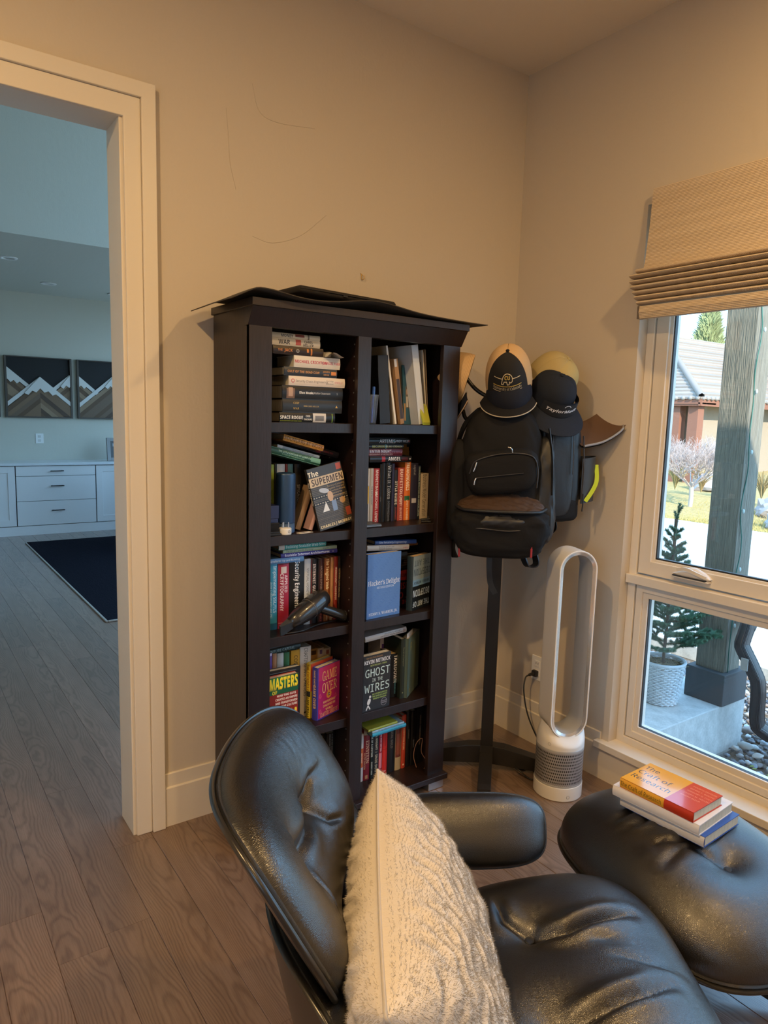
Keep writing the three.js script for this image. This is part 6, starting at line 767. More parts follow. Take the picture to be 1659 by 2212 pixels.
function starBase(t, arms, R, top, cx, rot = 0.3) {
  mesh('column', merge(cyl(0.022, 0.026, top - 0.05, 24).translate(cx, (top + 0.07) / 2, 0), cyl(0.05, 0.03, 0.03, 24).translate(cx, top - 0.015, 0)), castMetal, t);
  for (let k = 0; k < arms; k++) { const a = rot + k * 2 * PI / arms, c = Math.cos(a), s = Math.sin(a); mesh('leg', strap([[cx + 0.02 * c, 0.085, 0.02 * s], [cx + R * 0.5 * c, 0.065, R * 0.5 * s], [cx + R * c, 0.03, R * s]], 0.03, 0.022, [-s, 0, c], 12), castMetal, t); mesh('glide', cyl(0.014, 0.016, 0.022, 16).translate(cx + R * 0.97 * c, 0.011, R * 0.97 * s), M.silver, t); }
}
const CH = [-1.4, 0, 1.487], CHR = -34 * PI / 180;
{ // local +x faces the ottoman, +z is the sitter's right
  const t = thing('lounge_chair', 'black leather lounge chair with moulded black shells and buttoned cushions', 'lounge chair', CH, CHR);
  const sq = (d) => d * PI / 180;
  // headrest
  const rec = sq(31), hm = panelMap([-0.522, 0.633, 0.0], [0, 0, 1], [-Math.sin(rec), Math.cos(rec), 0], [Math.cos(rec), Math.sin(rec), 0], 0.95, 0.1);
  const hd = { a: 0.318, b: 0.205, n: 3.3, T: 0.078, p: 5.0, q: 0.5, extra: (X, Y) => dent(X, Y, -0.105, -0.0, 0.05, 0.045) + dent(X, Y, 0.105, 0.0, 0.05, 0.045) + crease(X, Y, [[-0.105, 0], [-0.16, 0.03], [-0.22, 0.02]], 0.01, 0.008) + crease(X, Y, [[0.105, 0], [0.15, 0.04], [0.19, 0.05]], 0.01, 0.008) + crease(X, Y, [[-0.1, 0], [0.0, -0.012], [0.1, 0]], 0.014, 0.014) + crease(X, Y, [[-0.105, -0.01], [-0.13, -0.07], [-0.18, -0.1]], 0.009, 0.008) + crease(X, Y, [[0.105, -0.01], [0.13, -0.07], [0.15, -0.12]], 0.01, 0.008) + 0.0009 * n2(X * 60, Y * 14) * Math.exp(-(((Math.abs(X) - 0.16) / 0.08) ** 2)) };
  const hs = mesh('headrest_shell', shellGeo(hd, hm), M.shell, t); const hc = mesh('headrest_cushion', cushionGeo(hd, hm), M.leather, t); mesh('piping', pipingGeo(hd, hm), M.leather, hc); for (const x of [-0.105, 0.105]) button(hm, x, 0, 0.042, hc); void hs;
  // lower back
  const rec2 = sq(14), bm = panelMap([-0.485, 0.4, 0], [0, 0, 1], [-Math.sin(rec2), Math.cos(rec2), 0], [Math.cos(rec2), Math.sin(rec2), 0], 1.15, 0.15);
  const bd = { a: 0.36, b: 0.165, n: 3.4, T: 0.1, extra: (X, Y) => dent(X, Y, -0.11, 0, 0.045, 0.04) + dent(X, Y, 0.11, 0, 0.045, 0.04) };
  mesh('back_shell', shellGeo(bd, bm), M.shell, t); const bc = mesh('back_cushion', cushionGeo(bd, bm), M.leather, t); mesh('piping', pipingGeo(bd, bm), M.leather, bc); for (const x of [-0.11, 0.11]) button(bm, x, 0, 0.035, bc);
  // seat
  const st = sq(10), sm = panelMap([0.1, 0.295, 0], [0, 0, 1], [Math.cos(st), Math.sin(st), 0], [-Math.sin(st), Math.cos(st), 0], 0.35, -0.35, -1.3);
  const sd = { a: 0.315, b: 0.285, n: 3.6, T: 0.105, p: 3.4, q: 0.6, extra: (X, Y) => dent(X, Y, -0.085, -0.045, 0.045, 0.055) + dent(X, Y, 0.175, -0.045, 0.045, 0.055) + crease(X, Y, [[-0.075, -0.035], [-0.06, 0.03], [-0.085, 0.1], [-0.11, 0.17]], 0.02, 0.012, 0.6) + crease(X, Y, [[0.18, -0.03], [0.16, 0.05], [0.135, 0.12], [0.1, 0.18]], 0.018, 0.012, 0.6) + crease(X, Y, [[-0.02, 0.08], [-0.01, 0.15], [-0.03, 0.21]], 0.007, 0.009) + crease(X, Y, [[0.03, 0.1], [0.05, 0.17], [0.04, 0.22]], 0.006, 0.009) + crease(X, Y, [[-0.085, -0.045], [-0.13, -0.09], [-0.2, -0.1]], 0.012, 0.01) };
  mesh('seat_shell', shellGeo(sd, sm), M.shell, t); const sc = mesh('seat_cushion', cushionGeo(sd, sm), M.leather, t); mesh('piping', pipingGeo(sd, sm), M.leather, sc); for (const x of [-0.085, 0.175]) button(sm, x, -0.045, 0.069, sc);
  // arms
  for (const s of [-1, 1]) { const am = panelMap([-0.075, 0.452, s * 0.35], [1, 0.02, 0], [0.02, 0.86, s * 0.5], [0, 0.5 * 1, -s * 0.86], -0.25, -1.2); const ad = { a: 0.215, b: 0.088, n: 3.6, T: 0.05, p: 3.0, q: 0.6 }; const ac = mesh('armrest', cushionGeo(ad, am), M.leather, t); mesh('piping', pipingGeo(ad, am, 0.004), M.leather, ac); mesh('arm_plate', shellGeo(ad, am, 0.009, 0.003), M.shell, t); }
  // spine brackets and base
  for (const s of [-1, 1]) mesh('back_bracket', strap([[-0.15, 0.255, s * 0.08], [-0.38, 0.26, s * 0.08], [-0.43, 0.29, s * 0.08], [-0.45, 0.34, s * 0.08]], 0.028, 0.009, [0, 0, 1]), castMetal, t);
  mesh('seat_bracket', bb(-0.2, 0.12, 0.24, 0.262, -0.1, 0.1, 0.004), castMetal, t);
  starBase(t, 5, 0.3, 0.245, -0.02);
}
{ // ottoman, long side towards the chair
  const t = thing('ottoman', 'black leather ottoman with a buttoned cushion beside the window', 'ottoman', [-0.705, 0, 1.45], -17 * PI / 180);
  const om = panelMap([0, 0.3, 0], [0, 0, 1], [1, 0, 0], [0, 1, 0], -0.22, -0.3);
  const od = { a: 0.36, b: 0.268, n: 3.0, T: 0.145, p: 3.0, q: 0.55, extra: (X, Y) => dent(X, Y, -0.11, 0.0, 0.05, 0.055) + dent(X, Y, 0.13, 0.0, 0.055, 0.06) + crease(X, Y, [[0.12, -0.02], [0.05, -0.06], [0.04, -0.14]], 0.01, 0.012) + crease(X, Y, [[0.12, -0.01], [0.07, -0.08], [0.1, -0.16]], 0.008, 0.01) + crease(X, Y, [[-0.11, -0.02], [-0.1, -0.09], [-0.09, -0.17]], 0.008, 0.008) + crease(X, Y, [[-0.06, -0.05], [-0.045, -0.11], [-0.04, -0.18]], 0.006, 0.007) + crease(X, Y, [[-0.02, -0.05], [0.0, -0.11], [0.0, -0.18]], 0.007, 0.007) + crease(X, Y, [[0.0, -0.06], [0.03, -0.12], [0.03, -0.19]], 0.006, 0.007) };
  mesh('shell', shellGeo(od, om), M.shell, t); const oc = mesh('cushion', cushionGeo(od, om), M.leather, t); mesh('piping', pipingGeo(od, om), M.leather, oc); for (const x of [-0.11, 0.13]) button(om, x, 0, 0.094, oc);
  starBase(t, 4, 0.26, 0.25, 0, PI / 4 + 0.1);
  // books on it
  const y0 = 0.4395, bk = [[0.03, 0.245, 0.185, '#c9c6c6', [['#', 0.0, 1, '#2b4f9c', 0.0, 0.06]], 'w', null, 'white paperback with a blue edge, lowest on the ottoman'], [0.029, 0.25, 0.188, '#d6d3d6', [], 'w', null, 'plain white paperback between two others on the ottoman'], [0.028, 0.216, 0.148, '#dca02c', [['#', 0.62, 1, '#b5341a', 0, 1], ['The Craft of Research', 0.3, 0.5, '#4a3a18', 'r', 0, 0.5]], 'w', 'craft', 'yellow and red paperback lettered The Craft of Research']];
  let y = y0; bk.forEach(([tt, L, D, bg, items, pg, cov, label], i) => {
    const b = makeBook('book', tt, L, D, bg, items, pg, null); // lying, spine towards the chair
    const cx = [-0.7, -0.712, -0.731][i], cz = [1.408, 1.392, 1.397][i], turn = [-1.53, -1.5, -1.54][i];
    if (cov) { const [x, yy, w, hh] = COVERS[cov]; const g = new THREE.BoxGeometry(0.0006, L - 0.001, D - 0.003); const uv = g.attributes.uv, p = g.attributes.position; for (let k = 0; k < uv.count; k++) { const aL = 0.5 - p.getY(k) / L, aD = 0.5 - p.getZ(k) / D; uv.setXY(k, (x + clamp(aL, 0.003, 0.997) * w) / ATL, 1 - (yy + clamp(1 - aD, 0.003, 0.997) * hh) / ATL); } g.translate(tt / 2 + 0.0002, L / 2, -D / 2 - 0.001); mesh('front_print', g, S({ map: coverTex, roughness: 0.12, clearcoat: 0.5, clearcoatRoughness: 0.05 }), b); }
    const W = new THREE.Group(); W.name = b.name; b.name = 'body'; void W;
    // rz = +90 lays it with the front cover up; then turn about the vertical
    const q = new THREE.Quaternion().setFromAxisAngle(V(0, 1, 0), turn).multiply(new THREE.Quaternion().setFromAxisAngle(V(0, 0, 1), PI / 2));
    b.name = numbered('book_'.slice(0, 4)); b.quaternion.copy(q); const mid = V(0, L / 2, -D / 2).applyQuaternion(q); b.position.set(cx - mid.x, y + tt / 2, cz - mid.z); y += tt + 0.0004; scene.add(b); tag(b, label, 'book', 'books stacked on the ottoman');
  });
}
{ // fluffy pillow propped on the chair
  const t = thing('pillow', 'fluffy ivory faux-fur pillow with ridged pile, propped in the lounge chair', 'pillow', CH, CHR);
  const lean = 25 * PI / 180, pm = panelMap([-0.232, 0.475, 0.085], [0, 0.05, 1], [-Math.sin(lean), Math.cos(lean), 0.0], [Math.cos(lean), Math.sin(lean), 0], 0.1, 0);
  const a = 0.385, b = 0.2, NU = 210, NV = 130;
  const flatP = (u, v) => [a * u * (1 - 0.07 * (1 - v * v)), b * v * (1 - 0.12 * (1 - u * u))];
  const ridge = (X, Y) => 0.0062 * n2((X * 0.55 + Y * 0.84) * 34, (X * 0.84 - Y * 0.55) * 9) + 0.004 * n2(X * 12, Y * 12 + 5);
  const side = (sg) => surf((p, q) => { const u = (p * 2 - 1) * sg, v = q * 2 - 1, [X, Y] = flatP(u, v), e = Math.max(0, 1 - u * u * u * u) * Math.max(0, 1 - v * v * v * v); const h = (sg > 0 ? 0.135 : 0.115) * Math.pow(e, 0.55) * (1 - 0.12 * v) + ridge(X * sg, Y) * Math.min(1, e * 2.2 + 0.1); return pm(X, Y, sg * h); }, NU, NV);
  const fur = dataTex(256, 256, (x, y) => 128 + 55 * tnoise(x, y, 256, 256, 16) + 60 * tnoise(x, y, 256, 256, 42)); fur.repeat.set(10, 4);
  const furM = S({ color: rgb(0.66, 0.61, 0.55), roughness: 1, specularIntensity: 0.15, bumpMap: fur, bumpScale: 0.0012, sheen: 0.5, sheenRoughness: 0.6, sheenColor: rgb(0.9, 0.86, 0.8) });
  const gf = side(1), gb = side(-1);
  mesh('front_face', gf, furM, t); mesh('back_face', gb, furM, t);
  const seamP = []; for (let k = 0; k < 120; k++) { const t4 = k / 30, e = Math.floor(t4), f = (t4 - e) * 2 - 1, [u, v] = [[f, -1], [1, f], [-f, 1], [-1, -f]][e], [X, Y] = flatP(u, v); seamP.push(pm(X, Y, 0)); }
  mesh('seam', new THREE.TubeGeometry(new THREE.CatmullRomCurve3(seamP, true), 240, 0.0035, 6, true), furM, t);
  // pile: short hairs over both faces
  const hair = new THREE.ConeGeometry(0.00035, 0.007, 3, 1, true).translate(0, 0.003, 0); const NH = 70000, im = new THREE.InstancedMesh(hair, furM, NH); im.name = 'fur_pile'; im.userData.kind = 'stuff'; im.castShadow = im.receiveShadow = true;
  const r = mulberry(31), mt = new THREE.Matrix4(), qq = new THREE.Quaternion(), sc = V(1, 1, 1);
  for (let i = 0; i < NH; i++) { const g = i < NH * 0.62 ? gf : gb, p = g.attributes.position, n = g.attributes.normal, nu = NU, iu = Math.floor(r() * nu), iv = Math.floor(r() * NV), k = iv * (nu + 1) + iu, sg = g === gf ? 1 : 1; const nn = V(n.getX(k), n.getY(k), n.getZ(k)); const c = pm(0, 0, 0), pp = V(p.getX(k), p.getY(k), p.getZ(k)); if (nn.dot(pp.clone().sub(c)) < 0) nn.negate(); const k2 = k + nu + 1, k3 = k + 1, f1 = r(), f2 = r(); pp.lerp(V(p.getX(k2), p.getY(k2), p.getZ(k2)), f1 * 0.5).lerp(V(p.getX(k3), p.getY(k3), p.getZ(k3)), f2 * 0.5); nn.add(V((r() - 0.5) * 1.3, (r() - 0.5) * 1.3 - 0.25, (r() - 0.5) * 1.3)).normalize(); qq.setFromUnitVectors(V(0, 1, 0), nn); const L = 0.6 + r() * 0.7; sc.set(1, L * sg, 1); mt.compose(pp, qq, sc); im.setMatrixAt(i, mt); }
  t.add(im);
}

// ------------------------------------------------------------------ the room beyond the doorway
{
  const paint = S({ color: rgb(0.56, 0.555, 0.485), roughness: 0.8, bumpMap: plasterBump, bumpScale: 0.001 });
  const RX0 = -3.6, RX1 = 0.95, RZ = -7.2, SO = -4.04, LC = 2.857, HC = 5.0;
  struct('wall_far', bb(RX0, RX1, 0, HC, RZ - 0.15, RZ), paint, 'pale wall of the far room behind the white cabinets');
  struct('wall_far_left', bb(RX0 - 0.15, RX0, 0, HC, RZ, -WT), paint, 'pale left wall of the far room');
  struct('wall_far_right', merge(bb(RX1, RX1 + 0.15, 0, HC, RZ, -7.05), bb(RX1, RX1 + 0.15, 0, 0.9, -7.05, -4.3), bb(RX1, RX1 + 0.15, 2.75, HC, -7.05, -4.16), bb(RX1, RX1 + 0.15, 0, 0.12, -4.3, -0.55), bb(RX1, RX1 + 0.15, 4.8, HC, -4.16, -0.55), bb(RX1, RX1 + 0.15, 0, HC, -0.55, -WT), bb(0.18, RX1 + 0.15, 0, HC, -WT, -0.02)), paint, 'pale right wall of the far room with tall window openings');
  struct('wall_far_header', bb(XL - 0.3, RX1, H0 + 0.12, HC, -WT, -0.005), paint, 'wall above the doorway on the far side');
  struct('wall_far_soffit', bb(RX0, RX1, LC, HC, SO - 0.12, SO), paint, 'upper wall over the dropped ceiling edge in the far room');
  struct('ceiling_low', bb(RX0, RX1, LC, LC + 0.1, RZ, SO - 0.12), paint, 'dropped grey ceiling over the white cabinets');
  struct('ceiling_high', bb(RX0 - 0.15, RX1 + 0.15, HC, HC + 0.1, RZ, -0.005), paint, 'high ceiling of the far room');
  const wn = structGroup('window_3', 'tall window wall lighting the far room');
  mesh('frame', merge(...[-4.3, -3.05, -1.8, -0.6].map((z) => bb(RX1 + 0.03, RX1 + 0.11, z < -4 ? 0.9 : 0.12, 4.8, z, z + 0.05)), bb(RX1 + 0.03, RX1 + 0.11, 2.4, 2.48, -4.3, -0.55), bb(RX1 + 0.03, RX1 + 0.11, 0.9, 2.75, -5.7, -5.65)), M.sash, wn);
  [-4.25, -3.0, -1.75].forEach((z) => { for (const [a, b] of [[0.12, 2.4], [2.48, 4.8]]) mesh('pane', bb(RX1 + 0.066, RX1 + 0.072, a, b, z, z + 1.2), glassMat, wn); });
  for (const [a, b] of [[-7.05, -5.7], [-5.65, -4.3]]) mesh('pane', bb(RX1 + 0.066, RX1 + 0.072, 0.9, 2.75, a, b), glassMat, wn);
  // white built-in cabinets
  const cab = S({ color: rgb(0.8, 0.81, 0.82), roughness: 0.42 }), gapM = S({ color: rgb(0.09, 0.09, 0.09), roughness: 0.8 }), pullM = S({ color: rgb(0.015, 0.014, 0.013), roughness: 0.35, metalness: 0.6 });
  const zf = -6.69;
  const shaker = (x0, x1, y0, y1, t) => { const d = mesh('door', merge(bb(x0, x1, y0, y1, zf - 0.02, zf - 0.008), bb(x0, x0 + 0.075, y0, y1, zf - 0.009, zf, 0.0015), bb(x1 - 0.075, x1, y0, y1, zf - 0.009, zf, 0.0015), bb(x0 + 0.074, x1 - 0.074, y0, y0 + 0.075, zf - 0.009, zf, 0.0015), bb(x0 + 0.074, x1 - 0.074, y1 - 0.075, y1, zf - 0.009, zf, 0.0015)), cab, t); return d; };
  const unit = (x0, x1, kind, label) => { const t = thing('cabinet', label, 'cabinet', [0, 0, 0], 0, 'white cabinets in the far room'); mesh('body', bb(x0, x1, 0.11, 0.82, RZ + 0.002, zf - 0.021), gapM, t);
    if (kind === 'd') { for (const [a, b] of [[0.7, 0.815], [0.405, 0.695], [0.115, 0.4]]) { const d = mesh('drawer', bb(x0 + 0.003, x1 - 0.003, a, b, zf - 0.02, zf, 0.002), cab, t); const m = (a + b) / 2 + (b - a < 0.2 ? 0.0 : 0.03), c = (x0 + x1) / 2; mesh('handle', merge(bb(c - 0.075, c + 0.075, m - 0.005, m + 0.005, zf + 0.024, zf + 0.034, 0.003), bb(c - 0.06, c - 0.052, m - 0.004, m + 0.004, zf, zf + 0.026), bb(c + 0.052, c + 0.06, m - 0.004, m + 0.004, zf, zf + 0.026)), pullM, d); } }
    else { const c = (x0 + x1) / 2; const a = shaker(x0 + 0.003, c - 0.0015, 0.115, 0.815, t); shaker(c + 0.0015, x1 - 0.003, 0.115, 0.815, t); mesh('handle', bb(c - 0.04, c - 0.03, 0.6, 0.74, zf + 0.02, zf + 0.03, 0.003), pullM, a); }
    return t; };
  unit(-3.59, -2.995, 'p', 'white cabinet with panelled doors against the left wall of the far room');
  unit(-2.99, -2.105, 'd', 'white drawer cabinet nearer the left wall of the far room');
  unit(0.565, 0.94, 'p', 'narrow white cabinet with panelled doors by the far window');
  unit(-2.1, -1.215, 'p', 'white cabinet with panelled doors left of the drawer unit');
  unit(-1.21, -0.33, 'd', 'white cabinet with three wide drawers');
  unit(-0.325, 0.56, 'p', 'white cabinet with panelled doors under the framed photo');
  tag(mesh('plinth', bb(RX0 + 0.004, RX1 - 0.004, 0, 0.108, RZ + 0.001, zf - 0.004), cab), 'white plinth board under the cabinets', 'plinth');
  tag(mesh('worktop', bb(RX0 + 0.004, RX1 - 0.004, 0.822, 0.852, RZ + 0.001, zf + 0.02, 0.004), S({ color: rgb(0.74, 0.77, 0.8), roughness: 0.2 })), 'thin white worktop running over the cabinets', 'worktop');
  // wooden mountain panels: strips clipped to each frame
  const clipPoly = (poly, x0, x1, y0, y1) => { const cut = (P, f, ip) => { const o = []; for (let i = 0; i < P.length; i++) { const a = P[i], b = P[(i + 1) % P.length], fa = f(a), fb = f(b); if (fa >= 0) o.push(a); if (fa * fb < 0) { const t = fa / (fa - fb); o.push([a[0] + t * (b[0] - a[0]), a[1] + t * (b[1] - a[1])]); } } return o; }; let P = poly; for (const f of [(p) => p[0] - x0, (p) => x1 - p[0], (p) => p[1] - y0, (p) => y1 - p[1]]) { P = cut(P, f); if (P.length < 3) return null; } return P; };
  const woodMats = [[0.2, 0.13, 0.08], [0.12, 0.075, 0.045], [0.28, 0.2, 0.13], [0.085, 0.055, 0.038], [0.16, 0.11, 0.075]].map(([r, g, b]) => S({ color: rgb(r, g, b), roughness: 0.7, map: null, bumpMap: oak.bump, bumpScale: 0.001 }));
  const snow = S({ color: rgb(0.66, 0.66, 0.64), roughness: 0.7 }), night = S({ color: rgb(0.008, 0.008, 0.01), roughness: 0.7 }), frameM = S({ color: rgb(0.085, 0.07, 0.058), roughness: 0.6 });
  const r = mulberry(88);
  function art(x0, label, peaks) {
    const W = 0.752, Hh = 0.735, y0 = 1.372, t = thing('wall_art', label, 'wall art', [x0, y0, RZ + 0.002], 0, 'mountain panels over the cabinets');
    mesh('backing', bb(0.01, W - 0.01, 0.01, Hh - 0.01, 0, 0.012), night, t);
    mesh('frame', merge(bb(0, 0.024, 0, Hh, 0, 0.04, 0.002), bb(W - 0.024, W, 0, Hh, 0, 0.04, 0.002), bb(0.023, W - 0.023, 0, 0.016, 0, 0.04, 0.002), bb(0.023, W - 0.023, Hh - 0.012, Hh, 0, 0.04, 0.002)), frameM, t);
    peaks.forEach(([px, py, big], pi) => {
      const sl = 0.86, z = 0.012 + pi * 0.006; // slope of the sides
      const nb = 9, bw = 0.062;
      for (let k = 0; k < nb; k++) for (const s of [-1, 1]) { const top = py - (k === 0 ? 0 : 0.055 + (k - 1) * bw * 1.0) - (k ? 0.012 : 0), bot = k === 0 ? py - 0.055 : top - bw; const far = 1.1; const poly = [[px, top], [px + s * far, top - far * sl], [px + s * far, bot - far * sl], [px, bot]]; const c = clipPoly(s > 0 ? poly : poly.reverse(), 0.025, W - 0.025, 0.017, Hh - 0.013); if (!c) continue; const g = extrude(c, 0.009 + 0.004 * r(), 0).translate(0, 0, z - 0.002); const m = k === 0 ? snow : woodMats[Math.floor(r() * 5)]; mesh(k === 0 ? 'snow_strip' : 'wood_strip', boxUV(g.toNonIndexed()), m, t); }
      // snow cap with a ragged lower edge
      const cw = big ? 0.2 : 0.15, zig = []; for (let i = 0; i <= 8; i++) { const a = -1 + i / 4, X = px + a * cw * 0.9; zig.push([X, py - Math.abs(a) * cw * sl * 0.9 - (i % 2 ? 0.085 : 0.05) - 0.09 * (1 - Math.abs(a))]); }
      const c = clipPoly([[px, py], ...[...zig].reverse().map(([x, y]) => [x, y])], 0.025, W - 0.025, 0.017, Hh - 0.013); if (c) mesh('snow_cap', boxUV(extrude(c, 0.012).translate(0, 0, z + 0.008).toNonIndexed()), snow, t);
    });
  }
  art(-1.222, 'square wooden mountain panel with one central snowy peak', [[0.03, 0.6, 0], [0.75, 0.56, 0], [0.385, 0.5, 1]]);
  art(-0.412, 'square wooden mountain panel cut by two peaks at its sides', [[-0.02, 0.57, 0], [0.47, 0.58, 0]]);
  art(-2.03, 'square wooden mountain panel left of the central-peak one', [[0.3, 0.5, 1], [0.76, 0.58, 0]]);
  for (const [x, z] of [[-1.415, -5.09], [-0.86, -6.3], [-0.1, -6.5], [-2.2, -6.3]]) downlight(x, LC - 0.004, z, false, 'unlit round downlight in the dropped ceiling', 'downlights in the dropped ceiling');
  const o = thing('outlet', 'white double outlet on the far wall over the worktop', 'outlet', [-0.86, 1.12, RZ]); mesh('plate', bb(-0.045, 0.045, -0.06, 0.06, 0, 0.006, 0.002), M.white, o); for (const y of [-0.025, 0.025]) mesh('socket', bb(-0.017, 0.017, y - 0.016, y + 0.016, 0.005, 0.008, 0.003), S({ color: rgb(0.6, 0.6, 0.58), roughness: 0.4 }), o);
  const photoTex = canvasTex(128, 160, (c, w, h) => { c.fillStyle = '#23262a'; c.fillRect(0, 0, w, h); c.fillStyle = '#8d9094'; c.fillRect(20, 20, 36, 30); c.fillStyle = '#d0cfcc'; for (const [x, y] of [[40, 70], [70, 60], [92, 80]]) { c.beginPath(); c.arc(x, y, 11, 0, 7); c.fill(); } c.fillStyle = '#b9babc'; c.fillRect(30, 88, 70, 40); c.fillStyle = '#3c4045'; c.fillRect(54, 80, 26, 60); });
  const pf = thing('framed_photo', 'small grey photo frame with a dark family picture on the worktop', 'picture frame', [0.0, 0.853, -6.86], 0.12); pf.rotation.x = -0.12; mesh('frame', merge(bb(-0.15, -0.105, 0, 0.29, -0.012, 0.012, 0.003), bb(0.105, 0.15, 0, 0.29, -0.012, 0.012, 0.003), bb(-0.106, 0.106, 0, 0.042, -0.012, 0.012, 0.003), bb(-0.106, 0.106, 0.248, 0.29, -0.012, 0.012, 0.003), bb(-0.12, 0.12, 0.02, 0.27, -0.014, -0.01)), S({ color: rgb(0.25, 0.25, 0.25), roughness: 0.5 }), pf); mesh('photo', new THREE.BoxGeometry(0.212, 0.208, 0.004).translate(0, 0.145, -0.004), S({ map: photoTex, roughness: 0.3 }), pf); mesh('easel', bb(-0.02, 0.02, 0.0, 0.2, -0.02, -0.014).rotateX(-0.25).translate(0, 0.01, -0.02), frameM, pf);
  // rug and a dining chair edge
  const pile = dataTex(256, 256, (x, y) => { const k = tnoise(x, y, 256, 256, 12) * 8 + tnoise(x, y, 256, 256, 40) * 9; return [22 + k, 23 + k, 32 + k * 1.2]; }, true); pile.repeat.set(2, 2);
  const rg = thing('rug', 'large black pile rug with a pale bound edge', 'rug', [0, 0, 0]);
  mesh('pile', bb(-1.205, 0.9, 0.001, 0.016, -6.14, -2.69, 0.005), S({ map: pile, roughness: 1, bumpMap: fineNoise, bumpScale: 0.004, specularIntensity: 0.1 }), rg); mesh('binding', merge(bb(-1.218, -1.2, 0.001, 0.013, -6.15, -2.68, 0.004), bb(-1.2, 0.9, 0.001, 0.0131, -2.692, -2.676, 0.004), bb(-1.2, 0.9, 0.001, 0.0131, -6.152, -6.136, 0.004)), S({ color: rgb(0.42, 0.42, 0.4), roughness: 0.95, bumpMap: fineNoise, bumpScale: 0.004 }), rg);
  const ch = thing('dining_chair', 'grey upholstered chair edge showing past the door jamb', 'chair', [0.02, 0, -5.55], -0.5);
  const up = S({ color: rgb(0.2, 0.18, 0.16), roughness: 0.9 });
  mesh('seat', new RoundedBoxGeometry(0.46, 0.08, 0.46, 3, 0.03).translate(0.06, 0.46, 0), up, ch); mesh('backrest', surf((u, v) => V(-0.19 - 0.1 * v - 0.02 * Math.sin(u * PI), 0.46 + v * 0.42, (u - 0.5) * 0.46 * (1 - 0.1 * v)), 12, 12), up, ch); mesh('backrest_pad', surf((u, v) => V(-0.13 - 0.1 * v + 0.0 * u, 0.46 + v * 0.42, (0.5 - u) * 0.46 * (1 - 0.1 * v)), 12, 12), up, ch); for (const [x, z] of [[-0.16, -0.2], [-0.16, 0.2], [0.26, -0.2], [0.26, 0.2]]) mesh('leg', strap([[x * 0.9, 0.43, z * 0.9], [x * 1.15, 0.031, z * 1.1]], 0.025, 0.025, [1, 0, 0], 2), S({ color: rgb(0.03, 0.03, 0.03), roughness: 0.5 }), ch);
}

